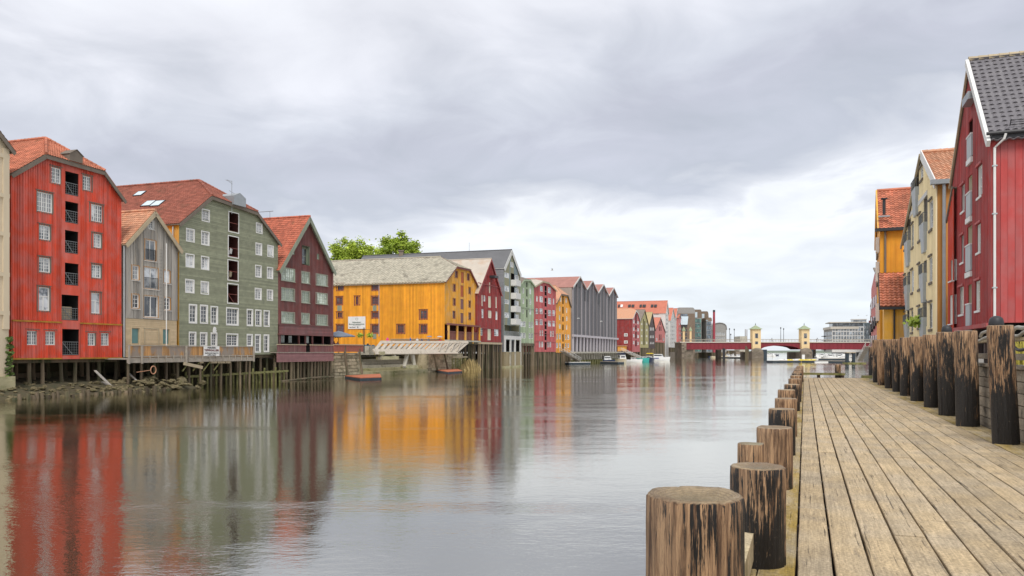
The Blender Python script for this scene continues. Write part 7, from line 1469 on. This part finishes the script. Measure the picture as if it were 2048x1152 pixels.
# ================================================================== THE BOARDWALK
DZ = 1.9
PLANK = mat('weathered_deck_plank', (.44, .335, .20), .85, .16, .10, 3.0, (.35, 9, 9), (.24, .19, .135), (.60, .74), 3.2, (.5, 5, 5), bump=.5, bs=7, mid=(.40, .32, .215))
PLANKM = mat('mossy_deck_plank', (.40, .30, .145), .88, .18, .12, 3.0, (.35, 9, 9), (.30, .205, .045), (.46, .62), 1.3, (.6, 2, 2), bump=.5, bs=7, mid=(.33, .27, .18))
def grain(m, sc=1.0):
    nt = m.node_tree; N = nt.nodes; L = nt.links; b = N['Principled BSDF']; src = b.inputs['Base Color'].links[0].from_socket; tc = N.new('ShaderNodeTexCoord'); oi = N.new('ShaderNodeObjectInfo'); ad = N.new('ShaderNodeVectorMath'); mu = N.new('ShaderNodeMath'); mu.operation = 'MULTIPLY'; mu.inputs[1].default_value = 91; L.new(oi.outputs['Random'], mu.inputs[0]); L.new(tc.outputs['Object'], ad.inputs[0]); L.new(mu.outputs[0], ad.inputs[1])
    mp = N.new('ShaderNodeMapping'); mp.inputs['Scale'].default_value = (.55, 14, 1); L.new(ad.outputs[0], mp.inputs[0]); w = N.new('ShaderNodeTexNoise'); w.inputs['Scale'].default_value = 2.6*sc; w.inputs['Detail'].default_value = 3; w.inputs['Distortion'].default_value = 1.2; L.new(mp.outputs[0], w.inputs['Vector'])
    s = N.new('ShaderNodeMath'); s.operation = 'MULTIPLY'; s.inputs[1].default_value = 20; L.new(w.outputs['Fac'], s.inputs[0]); sn = N.new('ShaderNodeMath'); sn.operation = 'SINE'; L.new(s.outputs[0], sn.inputs[0])
    # long drying cracks and short dark knots
    mp2 = N.new('ShaderNodeMapping'); mp2.inputs['Scale'].default_value = (.9, 26, 1); L.new(ad.outputs[0], mp2.inputs[0]); w2 = N.new('ShaderNodeTexNoise'); w2.inputs['Scale'].default_value = 1.1*sc; w2.inputs['Detail'].default_value = 4; w2.inputs['Roughness'].default_value = .6; L.new(mp2.outputs[0], w2.inputs['Vector'])
    r = N.new('ShaderNodeMapRange'); L.new(w2.outputs['Fac'], r.inputs[0]); r.inputs[1].default_value = .33; r.inputs[2].default_value = .38; r.inputs[3].default_value = .35; r.inputs[4].default_value = 1
    r3 = N.new('ShaderNodeMapRange'); L.new(sn.outputs[0], r3.inputs[0]); r3.inputs[1].default_value = -1; r3.inputs[2].default_value = 1; r3.inputs[3].default_value = .88; r3.inputs[4].default_value = 1.1
    # fine speckle
    n3 = N.new('ShaderNodeTexNoise'); n3.inputs['Scale'].default_value = 38; n3.inputs['Detail'].default_value = 5; n3.inputs['Roughness'].default_value = .7; L.new(ad.outputs[0], n3.inputs['Vector']); r4 = N.new('ShaderNodeMapRange'); L.new(n3.outputs['Fac'], r4.inputs[0]); r4.inputs[1].default_value = .3; r4.inputs[2].default_value = .7; r4.inputs[3].default_value = .60; r4.inputs[4].default_value = 1.38
    n4 = N.new('ShaderNodeTexNoise'); n4.inputs['Scale'].default_value = 2.2; n4.inputs['Detail'].default_value = 4; L.new(ad.outputs[0], n4.inputs['Vector']); r5 = N.new('ShaderNodeMapRange'); L.new(n4.outputs['Fac'], r5.inputs[0]); r5.inputs[1].default_value = .3; r5.inputs[2].default_value = .7; r5.inputs[3].default_value = .86; r5.inputs[4].default_value = 1.14
    rn = N.new('ShaderNodeMapRange'); L.new(oi.outputs['Random'], rn.inputs[0]); rn.inputs[3].default_value = .86; rn.inputs[4].default_value = 1.12
    cur = r.outputs[0]
    for q in (r3, r4, r5, rn): mm = N.new('ShaderNodeMath'); mm.operation = 'MULTIPLY'; L.new(cur, mm.inputs[0]); L.new(q.outputs[0], mm.inputs[1]); cur = mm.outputs[0]
    sc_ = N.new('ShaderNodeVectorMath'); sc_.operation = 'SCALE'; L.new(src, sc_.inputs[0]); L.new(cur, sc_.inputs['Scale']); L.new(sc_.outputs[0], b.inputs['Base Color'])
grain(PLANK); grain(PLANKM)
sub = MB(); N0, T0, T1 = -3.0, -3.0, 49.2
def dsz(s, t, z): return ds(s, t, z)
# dark joists below (also the body of the boardwalk)
for t in [T0+.9*k for k in range(int((T1-T0)/.9))]:
    a = dsz(-.45, t, DZ-.18); b = dsz(3.6, t, DZ-.18); b = a+NR*4.05; sub.beam(a, b, .12, .22)
boardwalk = sub.build('boardwalk', DBROWN, kind='structure')
def plank_mesh(L_, w_, seed, th=.055, wav=.006):
    random.seed(seed); m = MB(); n_ = max(4, int(L_/.45)); vs = []; 
    for i in range(n_+1):
        x = -L_/2+L_*i/n_; a = mnoise.noise(Vector((x*1.1, seed, 0)))*wav; b = mnoise.noise(Vector((x*1.1, seed, 7)))*wav; z = mnoise.noise(Vector((x*.5, seed, 3)))*.004; c = .007
        vs += [(x, -w_/2+a, -th), (x, -w_/2+a, z-c), (x, -w_/2+a+c, z), (x, w_/2+b-c, z), (x, w_/2+b, z-c), (x, w_/2+b, -th)]
    fs = [(i*6+j, (i+1)*6+j, (i+1)*6+j+1, i*6+j+1) for i in range(n_) for j in range(5)]; fs = [tuple(reversed(f)) for f in fs]; fs += [(0, 1, 2, 3, 4, 5), tuple(n_*6+k for k in (5, 4, 3, 2, 1, 0))]
    m.idx(vs, fs); o = m.build('plank', PLANK); me = o.data; bpy.data.objects.remove(o); return me
PM = {}
rotz = math.atan2(DR.y, DR.x); pk = .2615; ncol = 14; along_len = (T1-T0)/DR.y
def put_plank(s, a0_, L_, w_, z, mt=None, seed=None):
    key = (round(L_, 1), w_, (seed or random.randrange(3)))
    if key not in PM: st_ = random.getstate(); PM[key] = plank_mesh(round(L_, 1)-.006, w_, hash(key) % 1000); random.setstate(st_)
    c = ORI+DR*(a0_+round(L_, 1)/2)+NR*s; o = place(PM[key], 'plank', boardwalk, (c.x, c.y, z), rotz)
    if mt: o.material_slots[0].link = 'OBJECT'; o.material_slots[0].material = mt
    o.rotation_euler = (random.uniform(-.006, .006), 0, rotz+random.uniform(-.0006, .0006)); return o
ORI = dsz(0, T0, 0); ORI = ORI-NR*0 
def zof(): return DZ+random.uniform(-.003, .004)
random.seed(4)
for c_ in range(ncol):
    s0 = -.06+pk*(c_+.5); a_ = -random.uniform(0, 3)
    while a_ < along_len-.3:
        L_ = random.choice((3.6, 4.2, 4.8, 4.8)); L_ = min(L_, max(.8, along_len-a_)); put_plank(s0, a_, L_, pk-.016-(.004 if c_ < 4 else 0), zof(), PLANKM if c_ >= ncol-2 else None); a_ += round(L_, 1)
for s0 in (-.06-.135, -.06-.40):
    a_ = -.6
    while a_ < along_len-.3: L_ = min(random.choice((2.4, 2.4, 3.0)), max(.8, along_len-a_)); put_plank(s0, a_, L_, .255, DZ-.004, PLANKM); a_ += round(L_, 1)
# edge beam (bull rail)
BEAMW = mat('pale_beam_wood', (.44, .36, .23), .85, .18, .1, 2, (1, 1, 1), (.30, .24, .13), (.5, .66), 1.5); grain(BEAMW)
m = MB(); 
t = -2
while t < 48.5: 
    L_ = 6; a = dsz(-.44, t, DZ+.16); b = dsz(-.44, min(t+L_, 49), DZ+.16); m = MB(); m.rnd(); m.beam(a+(b-a).normalized()*.01, b, .17, .2); m.build('edge_beam', BEAMW, boardwalk); t += L_
m = MB(); a = dsz(-.5, T0, .9); b = dsz(-.5, T1, .9); m.beam(a, b, .08, 1.6); m.build('side_boards', DBROWN, boardwalk)
for k in range(14): q = dsz(-.2, 1+k*3.5, 0); m = MB(); m.tube([(q.x, q.y, -1), (q.x, q.y, 1.7)], .16, 8); m.build('pile', PILE, boardwalk)
# ---------------------------------------------------------------- posts
def postmat(name, tar, topc, hi, lo):
    m = bpy.data.materials.new(name); m.use_nodes = True; nt = m.node_tree; N = nt.nodes; L = nt.links; b = N['Principled BSDF']; b.inputs['Roughness'].default_value = .75
    tc = N.new('ShaderNodeTexCoord'); oi = N.new('ShaderNodeObjectInfo'); mu = N.new('ShaderNodeMath'); mu.operation = 'MULTIPLY'; mu.inputs[1].default_value = 50; L.new(oi.outputs['Random'], mu.inputs[0]); ad = N.new('ShaderNodeVectorMath'); L.new(tc.outputs['Object'], ad.inputs[0]); L.new(mu.outputs[0], ad.inputs[1])
    def nz(sc, st, det=6, ro=.6, dist=0):
        mp = N.new('ShaderNodeMapping'); mp.inputs['Scale'].default_value = st; L.new(ad.outputs[0], mp.inputs[0]); n = N.new('ShaderNodeTexNoise'); n.inputs['Scale'].default_value = sc; n.inputs['Detail'].default_value = det; n.inputs['Roughness'].default_value = ro; n.inputs['Distortion'].default_value = dist; L.new(mp.outputs[0], n.inputs['Vector']); return n.outputs['Fac']
    def mr(src, a, b_, lo_, hi_):
        r = N.new('ShaderNodeMapRange'); L.new(src, r.inputs[0]); r.inputs[1].default_value = lo_; r.inputs[2].default_value = hi_; r.inputs[3].default_value = a; r.inputs[4].default_value = b_; return r.outputs[0]
    def op(o, a, b_):
        x = N.new('ShaderNodeMath'); x.operation = o
        for i, q in enumerate((a, b_)):
            if isinstance(q, (int, float)): x.inputs[i].default_value = q
            else: L.new(q, x.inputs[i])
        return x.outputs[0]
    def mix(f, a, c):
        x = N.new('ShaderNodeMix'); x.data_type = 'RGBA'; L.new(f, x.inputs[0])
        for i, q in ((6, a), (7, c)):
            if isinstance(q, tuple): x.inputs[i].default_value = (*q, 1)
            else: L.new(q, x.inputs[i])
        return x.outputs[2]
    st = (1, 1, .05); wood = mix(mr(nz(38, st, 6, .7), 0, 1, .40, .60), (.10, .048, .024), (.52, .32, .175)); wood = mix(mr(nz(3, (1, 1, .25)), 0, .5, .5, .75), wood, (.46, .32, .20)); wood = mix(mr(nz(90, (1, 1, .04), 3), 0, .6, .55, .66), wood, (.03, .018, .012))
    sep = N.new('ShaderNodeSeparateXYZ'); L.new(tc.outputs['Object'], sep.inputs[0]); band = mr(sep.outputs[2], 1, 0, lo, hi)   # the tar coat reaches up to a ragged line
    streak = nz(55, (1, 1, .06), 8, .70, .15); blot = nz(5, (1, 1, .28), 4)
    k = op('ADD', op('MULTIPLY', band, .30), op('ADD', streak, op('MULTIPLY', op('SUBTRACT', blot, .5), .75))); f = mr(k, 0, 1, tar, tar+.035)
    col = mix(f, wood, (.012, .010, .009)); speck = mr(nz(60, (1, 1, .6), 2), 0, .35, .66, .72); col = mix(speck, col, (.30, .22, .15))
    g = N.new('ShaderNodeNewGeometry'); sn = N.new('ShaderNodeSeparateXYZ'); L.new(g.outputs['Normal'], sn.inputs[0]); topf = mr(sn.outputs[2], 0, 1, .5, .8)
    topcol = mix(mr(nz(3.0, (1, 1, 1)), 0, 1, .42, .6), topc, (.33, .235, .15)); topcol = mix(mr(nz(26, (1, 1, 1)), 0, .5, .45, .7), topcol, (.20, .15, .09)); ln = N.new('ShaderNodeVectorMath'); ln.operation = 'LENGTH'; mp3 = N.new('ShaderNodeMapping'); mp3.inputs['Scale'].default_value = (1, 1, 0); L.new(tc.outputs['Object'], mp3.inputs[0]); L.new(mp3.outputs[0], ln.inputs[0]); rg = op('SINE', op('ADD', op('MULTIPLY', ln.outputs['Value'], 520.0), op('MULTIPLY', nz(4, (1, 1, 1)), 9.0)), 0); topcol = mix(mr(rg, 0, .35, -.2, 1), topcol, (.13, .09, .055)); topcol = mix(mr(ln.outputs['Value'], .75, 0, .02, .17), topcol, (.17, .15, .09)); col = mix(topf, col, topcol); L.new(col, b.inputs['Base Color'])
    L.new(mr(f, .8, .45, 0, 1), b.inputs['Roughness'])
    bn = N.new('ShaderNodeBump'); bn.inputs['Strength'].default_value = 1.0; bn.inputs['Distance'].default_value = .03; L.new(streak, bn.inputs['Height']); L.new(bn.outputs[0], b.inputs['Normal']); return m
POSTL = postmat('half_tarred_post', .56, (.52, .39, .24), .85, 0); POSTB = postmat('mostly_bare_post', .66, (.44, .34, .24), .5, -.2); POSTR = postmat('tarred_post', .585, (.36, .28, .2), 2.2, .1); POSTN = postmat('sawn_brown_post', .57, (.46, .40, .28), .7, -.2)
def post(s, t, r, ztop, mt, lab, zb=None, top_off=(0, 0), res=48, cup=.02, grp_='timber mooring posts along the boardwalk edge', seed=0):
    base_ = dsz(s, t, 0); z0_ = DZ if zb is None else zb; m = MB(); vs = []; n_ = max(10, int((ztop-z0_)/.12)); rndo = Vector((seed*3.1, seed*1.7, 0))
    cracks = [random.uniform(0, 2*math.pi) for _ in range(5)]; cw = [random.uniform(.5, 1.4) for _ in cracks]
    for i in range(n_+1):
        f = i/n_; z = z0_-.02+(ztop-z0_+.02)*f
        for k in range(res):
            a = 2*math.pi*k/res; d = Vector((math.cos(a), math.sin(a), 0)); rr = 1+.045*mnoise.noise(d*1.2+rndo)+.018*mnoise.noise(Vector((d.x*7, d.y*7, z*.7))+rndo)+.020*mnoise.noise(Vector((d.x*16, d.y*16, z*1.2))+rndo)+.012*mnoise.noise(Vector((d.x*38, d.y*38, z*2.5))+rndo)
            for c, w_ in zip(cracks, cw):
                da = abs((a-c+math.pi) % (2*math.pi)-math.pi); rr -= .06*w_*max(0, 1-da/(.07))
            if i == n_: rr -= .015
            if i >= n_-1: zc_ = .030*max(0, mnoise.noise(Vector((d.x*9, d.y*9, 5))+rndo)) if i == n_ else 0
            else: zc_ = 0
            vs.append((base_.x-ORGP[0]+r*rr*d.x+top_off[0]*f, base_.y+r*rr*d.y+top_off[1]*f, z-zc_))
    fs = [(i*res+k, i*res+(k+1) % res, (i+1)*res+(k+1) % res, (i+1)*res+k) for i in range(n_) for k in range(res)]
    # top: rim, worn edge and shallow dish
    prev = n_*res
    for fr_, dz in ((.93, .012), (.80, .006), (.62, -cup*.6), (.35, -cup), (.08, -cup)):
        st_ = len(vs)
        for k in range(res):
            p = vs[n_*res+k]; cx, cy = base_.x+top_off[0], base_.y+top_off[1]; vs.append((cx+(p[0]-cx)*fr_, cy+(p[1]-cy)*fr_, ztop+dz+.006*mnoise.noise(Vector((p[0]*9, p[1]*9, fr_*4)))))
        fs += [(prev+k, prev+(k+1) % res, st_+(k+1) % res, st_+k) for k in range(res)]; prev = st_
    fs.append(tuple(prev+k for k in range(res))); m.idx(vs, fs); o = m.build('mooring_post', mt, loc=(base_.x, base_.y, z0_), smooth=True); tag(o, lab, 'post', grp_); return o
ORGP = (0, 0)
LP = [(-.435, 3.38, .202, .99, POSTL, 'thick cut-off timber post nearest the camera, bottom centre', .8), (-.335, 6.08, .203, .722, POSTL, 'tarred timber post just behind the nearest one', None), (-.52, 8.2, .132, .65, POSTN, 'thin low post outside the edge, third from the nearest', .2), (-.335, 9.44, .205, .70, POSTB, 'pale bare post almost without tar, right behind the thin low one', None),
      (-.335, 12.45, .20, .70, POSTL, 'dark right-streaked post, fifth from the nearest along the river edge', None), (-.335, 15.2, .20, .70, POSTB, 'pale brown post, sixth from the nearest along the river edge', None), (-.40, 18.6, .20, .70, POSTL, 'post standing slightly outward, seventh from the nearest along the river', .2), (-.325, 21.7, .205, .70, POSTL, 'eighth post from the nearest along the river edge', None), (-.30, 25.6, .2, .72, POSTN, 'ninth post from the nearest along the river edge', None)]
for k in range(7): t_ = 29.2+k*3.25; LP.append((-.30+.03*(k > 3), t_, .2, .72, (POSTN, POSTL)[k % 2], ORD[9+k]+' post from the nearest along the river edge, in the far tight row', None))
for i, (s, t, r, h, mt_, lab, zb) in enumerate(LP): random.seed(i+40); post(s, t, r, DZ+h, mt_, lab, zb, res=96 if i < 2 else 48 if i < 6 else 24, seed=i, cup=.028 if i == 0 else .015)
RPX = [(2012, 2000, 890, 652, 48), (1935.5, 1931, 854, 662.5, 42), (1897, 1892, 832, 665, 35), (1863, 1860, 815.6, 670, 27), (1834.5, 1833, 802.6, 673.7, 25), (1811, 1810.5, 792, 675.5, 20), (1794.5, 1790, 784, 679, 16), (1779, 1774, 777, 679.5, 17), (1763, 1761, 770.6, 679.4, 13), (1753, 1751, 765, 680, 12), (1743, 1742.5, 752, 694, 9)]
for i, (pxb, pxt, yb, yt, wd) in enumerate(RPX):
    t = DZ; Yb = (EYE-DZ)*FPX/(yb-HZ); r = max(wd/2/FPX*(Yb+.2), .17); Y = Yb+r; X = (pxb-1024)/FPX*Y; s = X*DR.y-Y*DR.x; zt_ = EYE+(HZ-yt)/FPX*Y; Xt = (pxt-1024)/FPX*Y
    random.seed(i+90); lab = ['tallest tarred post leaning left beside the plank wall, nearest on the right', 'second tarred post from the right with a notch in its side', 'third tarred post from the right by the plank wall', 'pale topped post, fourth from the right along the plank wall', 'very dark tarred post, fifth from the right along the plank wall', 'sixth tarred post from the right along the plank wall', 'slanting post, seventh from the right along the plank wall', 'eighth post from the right along the plank wall', 'pale bare post near the far end of the plank wall', 'narrow brown post at the far end of the plank wall', 'low black post at the far end of the boardwalk, beyond the plank wall'][i]
    post(s, Y, r, zt_, POSTR if i not in (8, 3) else POSTB if i == 8 else POSTR, lab, None, (Xt-X, 0), 72 if i < 3 else 32, grp_='tall tarred posts along the plank wall', seed=i+30)
random.seed(31)
# end of the boardwalk: low rail and post
pe = at(1675.7, 48.9); s_ = pe.x*DR.y-48.9*DR.x; post(s_, 48.9, .175, EYE-.80, POSTN, 'single post at the far end of the boardwalk beside the low rail', None, res=24, seed=77)
rt = empty('end_rail', dsz(1.2, 48.9, DZ), 'low mossy timber rail across the far end of the boardwalk', 'rail'); m = MB(); m.beam(at(1604, 48.9, py=747.3), at(1690, 48.4, py=748.5), .2, .13); m.build('rail', PILEG, rt)
for px in (1637, 1685): q = at(px, 48.8, DZ); m = MB(); m.box(q.x-.08, q.x+.08, q.y-.08, q.y+.08, DZ, DZ+.22); m.build('rail_block', DBROWN, rt)
q = at(1735, 50, DZ); m = MB(); m.box(q.x-.3, q.x+.5, q.y-.1, q.y+.2, DZ-.1, DZ+.1); tag(m.build('timber_block', PILEG, loc=tuple(q)), 'small mossy timber block under the low black post at the boardwalk end', 'timber')
# plank wall on the right
WPL = mat('grey_wall_plank', (.30, .255, .195), .85, .16, .14, 2.5, (1, 1, 1), (.17, .13, .09), (.52, .68), 1.6, (.4, 4, 4), bump=.3, bs=8); grain(WPL)
Fw = Face(dsz(3.62, 45.7, 0), dsz(3.62, T0, 0)); wr_ = empty('plank_retaining_wall', Fw.P(Fw.W/2, DZ, 0), 'grey horizontal plank retaining wall along the right side of the boardwalk', 'wall')
Ww = Fw.W; rows_ = [DZ-.02+k*.215 for k in range(6)]
def wplank(u0, u1, v0, v1, d0, d1, mt_=WPL, nm='plank'):
    # local mesh lying along x so that the wood grain follows the plank
    m = MB(); L_ = u1-u0; m.rnd(); c = .008; h = v1-v0; th_ = d1-d0
    m.box(-L_/2+.003, L_/2-.003, -th_/2, th_/2, -h/2+c, h/2-c); m.box(-L_/2+.003, L_/2-.003, -th_/2+c, th_/2-c, -h/2, h/2)
    P0 = Fw.P((u0+u1)/2, (v0+v1)/2, (d0+d1)/2); o = m.build(nm, mt_); me = o.data; bpy.data.objects.remove(o); return place(me, nm, wr_, P0, math.atan2(Fw.U.y, Fw.U.x))
for k, v in enumerate(rows_):
    u = -random.uniform(0, 3)
    while u < Ww: L_ = random.choice((4.2, 4.8, 5.4)); u0, u1 = max(u, 0), min(u+L_, Ww); (u1-u0 > .1) and wplank(u0, u1, v+.006, v+.209, -.07, random.uniform(-.012, .006)); u += L_
u = 0
while u < Ww: u1 = min(u+5, Ww); wplank(u, u1, DZ+1.275, DZ+1.345, -.16, .05, nm='cap_board'); wplank(u, u1, DZ+1.44, DZ+1.56, -.14, -.02, nm='guard_rail'); wplank(u, u1, DZ+1.80, DZ+1.87, -.42, -.12, BEAMW, 'hand_rail'); u = u1
u = 1
while u < Ww: m = MB(); m.fb(Fw, u-.06, u+.06, DZ+1.3, DZ+1.8, -.28, -.16); m.build('rail_post', DBROWN, wr_); u += 1.9
m = MB(); m.fb(Fw, 0, Ww, -1, DZ+1.27, -.12, -.075); m.build('backing', DBROWN, wr_)
# round bollard lamps behind it
for px, pyt, wd, lab in ((1992.5, 630, 27, 'black domed bollard light on the right quay behind the tallest post'), (1893.5, 649, 19, 'black domed bollard light behind the third post on the right')):
    Y = .36*FPX/wd; p = at(px, Y, 0); zt_ = EYE+(HZ-pyt)/FPX*Y; rt = empty('bollard_light', (p.x, p.y, 3.2), lab, 'bollard', 'domed bollard lights on the quay'); m = MB(); m.lathe((p.x, p.y, 3.2), [(.15, 0), (.15, zt_-3.2-.24)], 20); m.build('body', DARKM, rt, smooth=True)
    m = MB(); m.lathe((p.x, p.y, zt_-.24), [(.18, -.06), (.185, 0), (.178, .06), (.165, .12), (.135, .17), (.09, .20), (.045, .215), (.01, .22)], 24); m.build('dome', DARKM, rt, smooth=True)
    m = MB(); m.lathe((p.x, p.y, 3.2), [(.162, zt_-3.2-.44), (.162, zt_-3.2-.34)], 20); m.build('lens_ring', GALV, rt)
# thick mooring ropes hung on the rail, a bicycle-like loop of tubing and clutter behind
ROPE = mat('old_grey_rope', (.36, .34, .30), .95, .2, .2, 20, bump=.8, bs=40)
def ds_px(px, py, s):
    r = ray(px, py); t = s/(r.x*DR.y-DR.x); return Vector((0, 0, EYE))+r*t
def rope(pts, s, r, lab, mt_=ROPE):
    P_ = [ds_px(x, y, s) for x, y in pts]; o = []
    for i in range(len(P_)-1):
        a, b, c, d = P_[max(i-1, 0)], P_[i], P_[i+1], P_[min(i+2, len(P_)-1)]
        for k in range(5): t = k/5; o.append(.5*((2*b)+(c-a)*t+(2*a-5*b+4*c-d)*t*t+(3*b-a-3*c+d)*t**3))
    o.append(P_[-1]); m = MB(); m.tube(o, r, 8); tag(m.build('mooring_rope', mt_, loc=tuple(P_[0]), smooth=True), lab, 'rope')
rope([(1954, 683), (1962, 680), (1970, 676), (1978, 674)], 3.75, .035, 'thick grey rope lying over the hand rail left of the tallest post'); rope([(1961, 673), (1963, 668), (1968, 664.5), (1977, 662.5), (1985, 664)], 3.8, .035, 'thick pale rope loop rising behind the rail left of the tallest post')
rope([(2022, 668), (2028, 658), (2036, 655), (2046, 656), (2060, 654)], 3.8, .04, 'thick grey rope arching over the rail at the right edge'); rope([(2024, 683), (2027, 692), (2034, 699), (2043, 700), (2056, 696)], 3.7, .03, 'dark curved hose hanging below the hand rail at the right edge', DARKM)
rope([(2022, 670), (2032, 672), (2040, 670), (2048, 664), (2062, 660)], 3.7, .03, 'second grey rope under the arching one at the right edge')
m = MB()
for k in range(200): 
    c = ds_px(random.uniform(2024, 2046), random.uniform(682, 705), 4.6)+Vector((random.uniform(-.2, .2), random.uniform(-.4, .4), 0)); m.rnd(); m.tube([Vector((c.x, c.y, 3.2)), c+Vector((random.uniform(-.1, .1), 0, random.uniform(0, .12)))], [.012, .004], 3, False)
tag(m.build('dry_grass', mat('yellow_grass', (.42, .36, .07), .9, .2, .4), kind='stuff'), 'yellowish dry grass behind the rail at the right edge', 'grass', kind='stuff')
